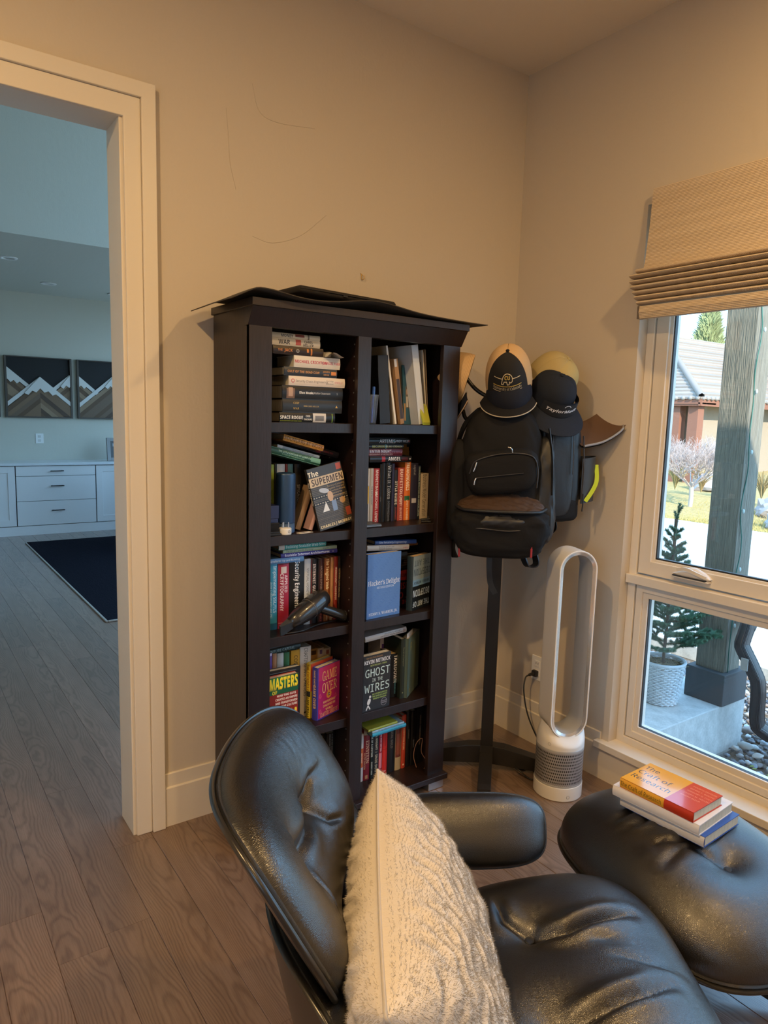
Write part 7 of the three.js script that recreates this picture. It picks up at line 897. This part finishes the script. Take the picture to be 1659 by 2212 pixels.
// ------------------------------------------------------------------ outside the window
const concTex = dataTex(512, 512, (x, y) => { const k = 14 * tnoise(x, y, 512, 512, 4) + 10 * tnoise(x, y, 512, 512, 20) + 8 * tnoise(x, y, 512, 512, 60); return [186 + k, 184 + k, 180 + k]; }, true);
concTex.repeat.set(0.5, 0.5);
M.concrete = S({ map: concTex, roughness: 0.85, bumpMap: fineNoise, bumpScale: 0.001 });
const PY = -0.13, GY = -0.33;
{
  const lawnTex = dataTex(512, 512, (x, y) => { const a = tnoise(x, y, 512, 512, 6), b = tnoise(x, y, 512, 512, 40), k = 10 * b; const t = clamp(0.5 + 0.9 * a, 0, 1); return [lerp(186, 156, t) + k * 2, lerp(158, 136, t) + k * 2, lerp(106, 84, t) + k]; }, true); lawnTex.repeat.set(0.4, 0.4);
  struct('ground', merge(bb(0.3, 60, GY - 0.4, GY - 0.12, -50, 30)), S({ color: rgb(0.16, 0.12, 0.085), roughness: 1, bumpMap: fineNoise, bumpScale: 0.02 }), 'brown earth under the front yard');
  const slab = thing('porch_slab', 'raised pale concrete porch slab outside the window', 'slab', [0, 0, 0]); mesh('top', bb(0.2, 1.79, -0.48, PY, -4.5, 0.345, 0.008), M.concrete, slab); mesh('footing', bb(0.2, 1.8, -0.6, -0.43, -4.5, 0.36), S({ map: concTex, color: rgb(0.45, 0.43, 0.4), roughness: 0.95, bumpMap: fineNoise, bumpScale: 0.006 }), slab);
  // driveway in poured bays
  const dw = structGroup('driveway', 'sunlit pale concrete driveway poured in bays'); const tint = [0.98, 1.03, 1.0].map((t) => { const m = M.concrete.clone(); m.color = rgb(t, t, t * 0.985); return m; });
  for (let i = 0; i < 3; i++) for (let j = 0; j < 9; j++) { const x0 = 3.0 + i * 2.4, z1 = 4.2 - j * 2.0; mesh('bay', bb(x0 + 0.01, x0 + 2.39, GY - 0.12, GY, z1 - 1.99, z1 - 0.01, 0.006), tint[(i * 2 + j) % 3], dw); }
  // lawn: slightly rising, straw coloured in winter
  const lawn = surf((u, v) => { const x = lerp(10.25, 34, v), z = lerp(14, -34, u); return V(x, GY - 0.02 + 0.045 * Math.max(0, x - 10.5) * (1 - 0.012 * (x - 10)) + 0.05 * n2(x * 0.25, z * 0.25), z); }, 60, 40); { const p = lawn.attributes.position, uv = lawn.attributes.uv; for (let i = 0; i < p.count; i++) uv.setXY(i, p.getX(i), p.getZ(i)); }
  const lw = struct('lawn', lawn, S({ map: lawnTex, roughness: 1, bumpMap: fineNoise, bumpScale: 0.02 }), 'yellowed winter lawn across the driveway'); void lw;
  const blade = new THREE.ConeGeometry(0.006, 0.06, 3, 1, true).translate(0, 0.03, 0), gm = S({ color: rgb(0.42, 0.34, 0.12), roughness: 1 }), im = new THREE.InstancedMesh(blade, gm, 9000); im.name = 'grass'; im.userData = { kind: 'stuff', label: 'dry grass blades along the edge of the winter lawn', category: 'grass' }; const r = mulberry(61), mt = new THREE.Matrix4(), qq = new THREE.Quaternion(); for (let i = 0; i < 9000; i++) { const x = 10.28 + r() * r() * 3, z = lerp(-2, -9, r()); qq.setFromEuler(new THREE.Euler((r() - 0.5) * 1.2, r() * 6, (r() - 0.5) * 1.2)); mt.compose(V(x, GY - 0.03 + 0.045 * Math.max(0, x - 10.5), z), qq, V(1, 0.5 + r(), 1)); im.setMatrixAt(i, mt); } scene.add(im);
}
{ // porch post on its plinth
  const grain = dataTex(256, 1024, (x, y) => { const k = n2(x * 0.16, y * 0.004) * 0.5 + n2(x * 0.5, y * 0.01) * 0.5; const crack = n2(x * 0.22 + 9, y * 0.0035) > 0.72 ? -26 : 0; return [126 + 22 * k + crack, 119 + 21 * k + crack, 105 + 19 * k + crack]; }, true); grain.repeat.set(3, 0.7);
  const grainB = dataTex(256, 1024, (x, y) => 128 + 80 * n2(x * 0.16, y * 0.004) + 46 * n2(x * 0.5, y * 0.01)); grainB.repeat.set(3, 0.7);
  const wood = S({ map: grain, bumpMap: grainB, bumpScale: 0.006, roughness: 0.9 });
  const t = thing('porch_post', 'rough-sawn grey timber post on a dark square plinth', 'post', [1.63, PY, 0.235]);
  mesh('shaft', bb(-0.088, 0.088, 0.19, 3.2, -0.088, 0.088, 0.004), wood, t);
  mesh('plinth', bb(-0.132, 0.132, 0, 0.192, -0.122, 0.122, 0.004), S({ color: rgb(0.075, 0.075, 0.076), roughness: 0.75, bumpMap: fineNoise, bumpScale: 0.001 }), t);
  const wire = thing('string_light', 'green wire of small string lights running down the porch post', 'string light', [1.63, PY, 0.235]);
  const P = []; for (let i = 0; i <= 30; i++) { const y = 2.7 - i * 0.085; P.push([-0.06 + 0.012 * Math.sin(i * 1.3), y, 0.095 + 0.006 * Math.cos(i * 0.9)]); }
  mesh('wire', tube(P, 0.0035, 160, 6), S({ color: rgb(0.03, 0.13, 0.1), roughness: 0.5 }), wire);
  for (let i = 2; i < 30; i += 4) mesh('bulb', new THREE.SphereGeometry(0.009, 10, 8).scale(0.8, 1.5, 0.8).translate(P[i][0] + 0.012, P[i][1] - 0.012, P[i][2] + 0.01), S({ color: rgb(0.5, 0.6, 0.6), roughness: 0.15 }), wire);
}
{ // downspout: ribbed, with an elbow running out over the stones
  const m = S({ color: rgb(0.022, 0.022, 0.024), roughness: 0.35, metalness: 0.3 });
  const t = thing('downspout', 'dark ribbed metal downspout bending out over the river stones', 'downspout', [0, 0, 0]);
  const path = [[1.84, 3.08, 0.1], [1.84, 1.2, 0.1], [1.84, 0.72, 0.1], [1.82, 0.56, 0.16], [1.72, 0.44, 0.37], [1.6, 0.36, 0.41], [1.545, 0.26, 0.415], [1.570, 0.16, 0.46], [1.590, 0.07, 0.5], [1.595, 0.0, 0.51], [1.600, -0.14, 0.512], [1.615, -0.21, 0.52], [1.680, -0.265, 0.56], [1.830, -0.32, 0.66], [2.130, -0.36, 0.9]];
  const c = new THREE.CatmullRomCurve3(path.map((p) => V(...p)), false, 'catmullrom', 0.2), N = 150, K = 40;
  mesh('pipe', surf((u, v) => { const p = c.getPoint(v), tg = c.getTangent(v), sx = V(1, 0, 0.0).addScaledVector(tg, -tg.x).normalize(), sy = tg.clone().cross(sx), a = u * 2 * PI, q = 0.35; const rr = 1 + 0.035 * Math.cos(a * 16); const bend = v > 0.28 && v < 0.9 ? 1 + 0.02 * Math.sin(v * 380) * (Math.abs(Math.sin((v - 0.3) * 9)) > 0.6 ? 1 : 0) : 1; const cx = Math.sign(Math.cos(a)) * Math.pow(Math.abs(Math.cos(a)), q), cy = Math.sign(Math.sin(a)) * Math.pow(Math.abs(Math.sin(a)), q); return p.addScaledVector(sx, cx * 0.04 * rr * bend).addScaledVector(sy, cy * 0.03 * rr * bend); }, K * 4, N, true), m, t);
  mesh('strap', bb(1.72, 1.885, 1.0, 1.03, 0.06, 0.14, 0.002), m, t);
  mesh('label_plate', bb(1.5, 1.506, 0.13, 0.2, 0.44, 0.48), S({ color: rgb(0.3, 0.3, 0.28), roughness: 0.6 }), t);
}
{ // potted spruce in a white wicker basket
  const pos = [1.27, PY, 0.1];
  const b = thing('basket', 'round white wicker basket holding the small spruce', 'basket', pos);
  const wk = S({ color: rgb(0.6, 0.62, 0.64), roughness: 0.7 }), rad = (y) => lerp(0.09, 0.122, y / 0.25), rows = [], stakes = [];
  for (let k = 0; k < 22; k++) { const y = 0.008 + k * 0.0112, pts = []; for (let i = 0; i < 72; i++) { const a = i / 72 * 2 * PI; pts.push(V((rad(y) + 0.0042 * Math.cos(i / 72 * 2 * PI * 18 + (k % 2) * PI)) * Math.cos(a), y, (rad(y) + 0.0042 * Math.cos(i / 72 * 2 * PI * 18 + (k % 2) * PI)) * Math.sin(a))); } rows.push(new THREE.TubeGeometry(new THREE.CatmullRomCurve3(pts, true), 144, 0.0056, 5, true)); }
  mesh('woven_strands', merge(rows), wk, b);
  for (let i = 0; i < 18; i++) { const a = i / 18 * 2 * PI; stakes.push(tube([[rad(0) * Math.cos(a), 0, rad(0) * Math.sin(a)], [rad(0.25) * Math.cos(a), 0.25, rad(0.25) * Math.sin(a)]], 0.0035, 4, 5)); }
  mesh('stakes', merge(stakes), wk, b); mesh('rim', new THREE.TorusGeometry(0.123, 0.009, 8, 48).rotateX(PI / 2).translate(0, 0.254, 0), wk, b); mesh('liner', merge(cyl(0.113, 0.084, 0.225, 32, true).translate(0, 0.12, 0), cyl(0.11, 0.11, 0.004, 32).translate(0, 0.225, 0)), S({ color: rgb(0.1, 0.08, 0.05), roughness: 1 }), b);
  const r = mulberry(15), straw = []; for (let i = 0; i < 160; i++) { const a = r() * 6.28, d = Math.sqrt(r()) * 0.1, y = 0.229 + r() * 0.014, an = r() * 6.28, L = 0.03 + r() * 0.03; straw.push(tube([[d * Math.cos(a), y, d * Math.sin(a)], [d * Math.cos(a) + L * Math.cos(an), y + 0.006 * r(), d * Math.sin(a) + L * Math.sin(an)]], 0.0014, 1, 3)); } const sm = mesh('straw_mulch', merge(straw), S({ color: rgb(0.34, 0.26, 0.15), roughness: 1 }), b); sm.userData.kind = 'stuff';
  const t = thing('spruce', 'small young spruce growing from the white basket', 'tree', pos); t.scale.set(0.85, 1, 0.85);
  const bark = S({ color: rgb(0.11, 0.075, 0.05), roughness: 0.95 }), needleM = S({ color: rgb(0.09, 0.19, 0.1), roughness: 0.6 });
  mesh('trunk', tube([[0, 0.22, 0], [0.01, 0.5, 0.0], [0.0, 0.8, 0.01], [0.015, 1.1, 0.0]], 0.011, 24, 8), bark, t);
  const br = [], nd = []; const seg = (p, q2, rr) => br.push(tube([p.toArray(), p.clone().lerp(q2, 0.5).add(V(0, -0.004, 0)).toArray(), q2.toArray()], rr, 6, 5));
  const needles = (p, q2, dens) => { const d = q2.clone().sub(p), L = d.length(); d.normalize(); const n = Math.floor(L * dens); for (let i = 0; i < n; i++) { const c = p.clone().lerp(q2, (i + r()) / n); const a = r() * 6.28, s = V(0, 1, 0).cross(d).normalize(), w = d.clone().cross(s), dir = d.clone().multiplyScalar(0.75).addScaledVector(s, Math.cos(a)).addScaledVector(w, Math.sin(a)).normalize(); nd.push([c, dir]); } };
  const twig = (p, dir, L, lev) => { const q2 = p.clone().addScaledVector(dir, L); seg(p, q2, lev ? 0.0022 : 0.004); needles(p, q2, 2600); if (lev < 2) { const n = lev ? 2 : 5; for (let i = 0; i < n; i++) { const f = 0.3 + 0.62 * i / n, s = i % 2 ? 1 : -1, side = V(-dir.z, 0, dir.x).normalize(); twig(p.clone().lerp(q2, f), dir.clone().multiplyScalar(0.8).addScaledVector(side, s * 0.75).add(V(0, 0.08, 0)).normalize(), L * (0.5 - 0.2 * f), lev + 1); } } };
  for (let k = 0; k < 44; k++) { const y = 0.3 + 0.74 * (k / 44), a = k * 2.4 + 0.3, L = lerp(0.3, 0.06, Math.pow(k / 44, 0.8)); twig(V(0.005, y, 0), V(Math.cos(a), 0.22 + 0.5 * (k / 44), Math.sin(a)).normalize(), L, k > 34 ? 1 : 0); }
  twig(V(0.01, 0.42, 0), V(0.72, 0.02, 0.68).normalize(), 0.36, 0); twig(V(0.01, 0.5, 0), V(0.85, 0.16, 0.5).normalize(), 0.3, 0); twig(V(0.015, 1.05, 0), V(0.1, 1, 0.05).normalize(), 0.14, 1);
  const bm = mesh('branches', merge(br), bark, t); bm.userData.kind = 'stuff';
  const ng = new THREE.ConeGeometry(0.0014, 0.02, 3, 1, true).translate(0, 0.0095, 0), im = new THREE.InstancedMesh(ng, needleM, nd.length); im.name = 'needles'; im.userData.kind = 'stuff'; const mt = new THREE.Matrix4(), qq = new THREE.Quaternion(), one = V(1, 1, 1), col = new THREE.Color(); nd.forEach(([c, d], i) => { qq.setFromUnitVectors(V(0, 1, 0), d); mt.compose(c, qq, one); im.setMatrixAt(i, mt); const k = 0.8 + 0.5 * r(); im.setColorAt(i, col.setRGB(k * 1.05, k, k * 1.1)); }); t.add(im);
}
{ // river stones, weeds
  const r = mulberry(99), shapes = [0, 1, 2, 3, 4].map((s) => { const g = mergeVertices(new THREE.IcosahedronGeometry(1, 2).deleteAttribute('uv').deleteAttribute('normal')); const p = g.attributes.position; for (let i = 0; i < p.count; i++) { const v = V(p.getX(i), p.getY(i), p.getZ(i)), k = 1 + 0.22 * n3(v.x * 0.9 + s * 7, v.y * 0.9, v.z * 0.9); p.setXYZ(i, v.x * k, v.y * 0.55 * k, v.z * 0.78 * k); } g.computeVertexNormals(); return g; });
  const cols = [[0.16, 0.17, 0.19], [0.3, 0.3, 0.3], [0.42, 0.4, 0.37], [0.22, 0.16, 0.13], [0.09, 0.1, 0.12], [0.5, 0.49, 0.47], [0.28, 0.24, 0.2]].map((c) => S({ color: rgb(...c), roughness: 0.6, bumpMap: fineNoise, bumpScale: 0.0005 }));
  const kinds = ['slate grey', 'mid grey', 'pale grey', 'reddish brown', 'near black', 'whitish', 'tan'], taken = []; let made = 0;
  for (let i = 0; i < 5200 && made < 290; i++) { const x = lerp(0.85, 2.92, r()), z = lerp(-0.35, 1.2, r()), s = lerp(0.02, 0.046, r() * r()); if (x < 1.84 && z < 0.395) continue; if (z > 0.42 + (2.9 - x) * 0.42) continue; if (taken.some(([a, b, c]) => Math.hypot(a - x, b - z) < (c + s) * 0.82)) continue; taken.push([x, z, s]); const c = Math.floor(r() * 7); const o = tag(mesh('river_stone', shapes[Math.floor(r() * 5)], cols[c]), kinds[c] + ' river stone in the bed beside the porch slab', 'stone', kinds[c] + ' river stones by the porch'); o.scale.setScalar(s); o.position.set(x, GY - 0.13 + 0.035 + s * 0.42 + 0.02 * r(), z); o.rotation.set((r() - 0.5) * 0.5, r() * 6.28, (r() - 0.5) * 0.5); made++; }
  const bed = new THREE.InstancedMesh(shapes[0], S({ color: rgb(0.2, 0.2, 0.21), roughness: 0.8 }), 5200); bed.name = 'gravel_bed'; bed.userData = { kind: 'stuff', label: 'bed of smaller grey gravel under the river stones', category: 'gravel' }; const mt = new THREE.Matrix4(), qq = new THREE.Quaternion(), c = new THREE.Color(); for (let i = 0; i < 5200; i++) { const s = lerp(0.012, 0.024, r()); qq.setFromEuler(new THREE.Euler(r() * 0.6, r() * 6.28, r() * 0.6)); mt.compose(V(lerp(0.25, 2.97, r()), GY - 0.118 + 0.02 * r(), lerp(-1.2, 2.2, r())), qq, V(s, s, s)); bed.setMatrixAt(i, mt); const k = 0.5 + r() * 1.3; bed.setColorAt(i, c.setRGB(k, k * 0.98, k * 0.95)); } scene.add(bed);
  for (let k = 0; k < 3; k++) { const w = thing('weed', ['leafy green weed among the stones near the slab', 'dry brown weed in the stone bed by the window', 'small trailing weed at the foot of the window wall'][k], 'weed', [[1.32, GY - 0.1, 0.72], [0.98, GY - 0.1, 0.62], [1.05, GY - 0.1, 0.9]][k]); const lf = [], stm = []; for (let i = 0; i < 9; i++) { const a = r() * 6.28, L = 0.06 + r() * 0.1, e = V(L * Math.cos(a), 0.05 + r() * 0.07, L * Math.sin(a)); stm.push(tube([[0, 0, 0], [e.x * 0.4, e.y * 0.8, e.z * 0.4], e.toArray()], 0.0016, 6, 4)); for (let j = 0; j < 4; j++) { const f = 0.35 + 0.2 * j, g = new THREE.SphereGeometry(0.011, 7, 5).scale(1.2, 0.18, 0.65).rotateY(r() * 6).rotateZ((r() - 0.5)).translate(e.x * f, e.y * Math.min(1, f * 1.3) , e.z * f); lf.push(g); } } mesh('stems', merge(stm), S({ color: rgb(0.2, 0.15, 0.07), roughness: 0.9 }), w); mesh('leaves', merge(lf), S({ color: k === 0 ? rgb(0.16, 0.2, 0.04) : rgb(0.22, 0.16, 0.08), roughness: 0.8 }), w).userData.kind = 'stuff'; }
}
{ // house across the drive
  const h = thing('house', 'tan house across the drive with a hipped tile roof and timber corner column', 'house', [0, 0, 0]);
  const wall = S({ color: rgb(0.34, 0.27, 0.2), roughness: 0.95, bumpMap: fineNoise, bumpScale: 0.01 }), tile = [0.25, 0.22, 0.275].map((k) => S({ color: rgb(k * 1.15, k * 0.93, k * 0.76), roughness: 0.85 })), tim = S({ color: rgb(0.24, 0.1, 0.06), roughness: 0.8 });
  // house axes: long eave runs along e, roof rises away along i
  const corner = V(16, 2.24, -8.58), dR = V(1, 0, 0), dL = V(0, 0, -1), pit = 0.56; // nearest eave corner; eaves run away along dR and dL
  const rightPt = (s, k) => corner.clone().addScaledVector(dR, s).addScaledVector(dL, k).add(V(0, pit * k, 0));   // s along the eave, k up the slope
  const leftPt = (s, k) => corner.clone().addScaledVector(dL, s).addScaledVector(dR, k).add(V(0, pit * k, 0));
  const course = (f, k, dk, s0, s1, m) => { const n = 0.05; const a = f(s0(k), k), b = f(s1(k), k), c = f(s1(k + dk), k + dk), d = f(s0(k + dk), k + dk); const up = V(0, n, 0); const P = [a.clone().add(up), b.clone().add(up), c, d, a, b]; const g = new THREE.BufferGeometry(); const t = []; for (const [i, j, l] of [[0, 1, 2], [0, 2, 3], [4, 5, 1], [4, 1, 0], [4, 3, 5], [5, 3, 2]]) for (const q of [i, j, l]) t.push(P[q].x, P[q].y, P[q].z); g.setAttribute('position', new THREE.Float32BufferAttribute(t, 3)); g.computeVertexNormals(); return mesh('tile_course', boxUV(g), m, h); };
  for (let k = 0; k < 22; k++) { const d = 0.2; course(rightPt, k * d, d * 1.02, (q) => q, () => 14, tile[k % 3]); course(leftPt, k * d, d * 1.02, (q) => q, () => 9, tile[(k + 1) % 3]); }
  mesh('hip_cap', tube([rightPt(0, 0), rightPt(2.2, 2.2), rightPt(4.4, 4.4)].map((p) => p.add(V(0, 0.07, 0)).toArray()), 0.09, 20, 6), tile[1], h);
  const eav = []; for (let i = 0; i < 40; i++) { eav.push(new THREE.SphereGeometry(0.06, 8, 6).translate(...rightPt(0.1 + i * 0.22, 0).add(V(0, 0.02, 0)).toArray())); eav.push(new THREE.SphereGeometry(0.06, 8, 6).translate(...leftPt(0.1 + i * 0.22, 0).add(V(0, 0.02, 0)).toArray())); }
  mesh('eave_tile_ends', merge(eav), S({ color: rgb(0.26, 0.23, 0.21), roughness: 0.8 }), h);
  const bar = (a, b, hh, tt, m, nm) => { const d = b.clone().sub(a), L = d.length(), g = new THREE.BoxGeometry(L, hh, tt); g.rotateY(-Math.atan2(d.z, d.x)); g.translate((a.x + b.x) / 2, (a.y + b.y) / 2, (a.z + b.z) / 2); return mesh(nm, boxUV(g.toNonIndexed()), m, h); };
  bar(rightPt(0, 0.05).add(V(0, -0.12, 0)), rightPt(14, 0.05).add(V(0, -0.12, 0)), 0.2, 0.05, tim, 'fascia'); bar(leftPt(0, 0.05).add(V(0, -0.12, 0)), leftPt(9, 0.05).add(V(0, -0.12, 0)), 0.2, 0.05, tim, 'fascia');
  const w0 = corner.clone().addScaledVector(dR, 0.7).addScaledVector(dL, 0.7).setY(0.75); bar(w0, w0.clone().addScaledVector(dR, 12), 2.7, 0.2, wall, 'wall'); bar(w0, w0.clone().addScaledVector(dL, 8), 2.7, 0.2, wall, 'wall');
  mesh('soffit', merge(bb(16, 30, 2.1, 2.14, -9.4, -8.6), bb(16.02, 16.8, 2.1, 2.141, -17.5, -8.6)), tim, h);
  for (const [a, b] of [[0.3, 0.3], [0.85, 0.3]]) { const c = corner.clone().addScaledVector(dR, 0.3).addScaledVector(dL, a); mesh('column', bb(c.x - 0.15, c.x + 0.15, -0.2, 2.1, c.z - b / 2, c.z + b / 2), tim, h); }
  const dark = S({ color: rgb(0.02, 0.025, 0.03), roughness: 0.1 }), wf = S({ color: rgb(0.5, 0.5, 0.48), roughness: 0.6 });
  for (let k = 0; k < 3; k++) { const z = w0.z - 0.9 - k * 0.95, x = w0.x - 0.1; const f = mesh('window', bb(x - 0.05, x, 1.05, 2.0, z - 0.36, z + 0.36), wf, h); for (const [y0, y1] of [[1.1, 1.5], [1.55, 1.95]]) mesh('pane', bb(x - 0.06, x - 0.045, y0, y1, z - 0.31, z + 0.31), dark, f); }
  // rear wing roof
  const rw = V(22, 3.6, -12.0), rd = V(-0.62, 0, 0.78), ri = V(0.78, 0, 0.62), rp = (s, k) => rw.clone().addScaledVector(rd, s).addScaledVector(ri, k).add(V(0, 0.5 * k, 0));
  for (let k = 0; k < 11; k++) course(rp, k * 0.24, 0.245, () => -3, () => 3.2, tile[(k + 2) % 3]);
  bar(rp(-3, 0.3).add(V(0, -1.6, 0)), rp(3.2, 0.3).add(V(0, -1.6, 0)), 3.2, 0.2, wall, 'wall');
}
{ // bare shrub, pine, far planting
  const r = mulberry(123);
  const sh = thing('bare_shrub', 'round leafless pinkish shrub before the tan house', 'shrub', [12.0, -0.12, -6.25]); const tw = [];
  const grow = (p, d, L, rr, lev) => { const q = p.clone().addScaledVector(d, L).add(V((r() - 0.5) * 0.06, 0, (r() - 0.5) * 0.06)); tw.push(tube([p.toArray(), p.clone().lerp(q, 0.5).add(V((r() - 0.5) * 0.05, 0.01, (r() - 0.5) * 0.05)).toArray(), q.toArray()], rr, 3, 3)); if (lev < 5) { const n = lev < 1 ? 4 : 3; for (let i = 0; i < n; i++) grow(p.clone().lerp(q, 0.45 + 0.5 * r()), d.clone().add(V((r() - 0.5) * 1.5, (r() - 0.25) * 0.8, (r() - 0.5) * 1.5)).normalize(), L * (0.66 + 0.2 * r()), rr * 0.66, lev + 1); } };
  for (let i = 0; i < 8; i++) { const a = i / 8 * 6.28; grow(V(0.05 * Math.cos(a), 0.3, 0.05 * Math.sin(a)), V(Math.cos(a) * 0.85, 0.6 + 0.4 * (i % 2), Math.sin(a) * 0.85).normalize(), 0.46, 0.016, 0); }
  const bm = mesh('twigs', merge(tw), S({ color: rgb(0.5, 0.4, 0.36), roughness: 0.9 }), sh); bm.userData.kind = 'stuff'; mesh('trunk', tube([[0, -0.3, 0], [0.02, 0.05, 0.01], [0, 0.4, 0]], 0.05, 8, 7), S({ color: rgb(0.4, 0.35, 0.3), roughness: 0.9 }), sh);
  const conifer = (label, x, y, z, H, R, colr, seed, name = 'pine_tree') => { const t = thing(name, label, 'tree', [x, y, z]); const q = mulberry(seed), N = 5200, lf = new THREE.InstancedMesh(new THREE.ConeGeometry(0.05, 0.34, 3, 1, true).translate(0, 0.17, 0), S({ color: rgb(...colr), roughness: 0.9 }), N); lf.name = 'foliage'; lf.userData.kind = 'stuff'; const mt = new THREE.Matrix4(), qq = new THREE.Quaternion(), c = new THREE.Color(); for (let i = 0; i < N; i++) { const f = Math.pow(q(), 0.8), a = q() * 6.28, lob = 0.72 + 0.28 * n3(Math.cos(a) * 1.6 + seed, f * 6, Math.sin(a) * 1.6), rr = R * (1 - Math.pow(f, 1.6)) * lob * Math.pow(q(), 0.4) + 0.08; const d = V(Math.cos(a), 0.5 + q(), Math.sin(a)).normalize(); qq.setFromUnitVectors(V(0, 1, 0), d); mt.compose(V(rr * Math.cos(a), H * (0.12 + 0.88 * f), rr * Math.sin(a)), qq, V(1, 0.6 + q(), 1)); lf.setMatrixAt(i, mt); const k = 0.7 + 0.6 * q(); lf.setColorAt(i, c.setRGB(k, k, k)); } t.add(lf); mesh('trunk', cyl(0.06, 0.2, H, 10).translate(0, H / 2, 0), S({ color: rgb(0.12, 0.09, 0.07), roughness: 1 }), t); };
  conifer('tall olive pine rising behind the house roof', 30, 0.3, -16.8, 6.6, 1.7, [0.3, 0.34, 0.16], 3);
  conifer('dark pine beyond the porch post', 22, 0, -4.6, 7.5, 2.0, [0.1, 0.16, 0.07], 8);
  conifer('green pine further along the street', 27, 0, -1.0, 6.5, 2.2, [0.14, 0.2, 0.09], 12);
  // low planting bed with boulders across the lawn
  for (let k = 0; k < 7; k++) { const t = thing('dry_grass_clump', 'tuft of dry brown ornamental grass in the far bed', 'grass clump', [lerp(12.9, 13.9, r()), -0.08, lerp(-7.6, -3.4, k / 6)], 0, 'grass tufts in the far bed'); const bl = []; for (let i = 0; i < 60; i++) { const a = r() * 6.28, L = 0.35 + 0.3 * r(); bl.push(tube([[0, 0, 0], [0.1 * Math.cos(a), L * 0.7, 0.1 * Math.sin(a)], [0.28 * Math.cos(a), L, 0.28 * Math.sin(a)]], 0.008, 4, 3)); } mesh('blades', merge(bl), S({ color: rgb(0.36, 0.22 + 0.06 * r(), 0.12), roughness: 1 }), t).userData.kind = 'stuff'; }
  const bg = new THREE.IcosahedronGeometry(1, 3), p = bg.attributes.position; for (let i = 0; i < p.count; i++) { const v = V(p.getX(i), p.getY(i), p.getZ(i)), k = 1 + 0.25 * n3(v.x * 1.3, v.y * 1.3, v.z * 1.3); p.setXYZ(i, v.x * k, v.y * 0.6 * k, v.z * k); } bg.computeVertexNormals();
  [[10.9, -3.75, 0.3], [11.4, -4.0, 0.22], [12.4, -4.6, 0.4], [15.1, -7.6, 0.5]].forEach(([x, z, s], i) => { const o = tag(mesh('boulder', bg, S({ color: rgb(0.35, 0.3, 0.28), roughness: 0.9 })), ['pale boulder at the lawn edge seen past the post', 'smaller boulder behind the pale one at the lawn edge', 'flat boulder in the bed before the bare shrub', 'large boulder at the foot of the tan house'][i], 'boulder', 'boulders in the yard'); o.scale.setScalar(s); o.position.set(x, GY + 0.1 + 0.04 * (x - 10.5), z); });
}

renderer.render(scene, camera);
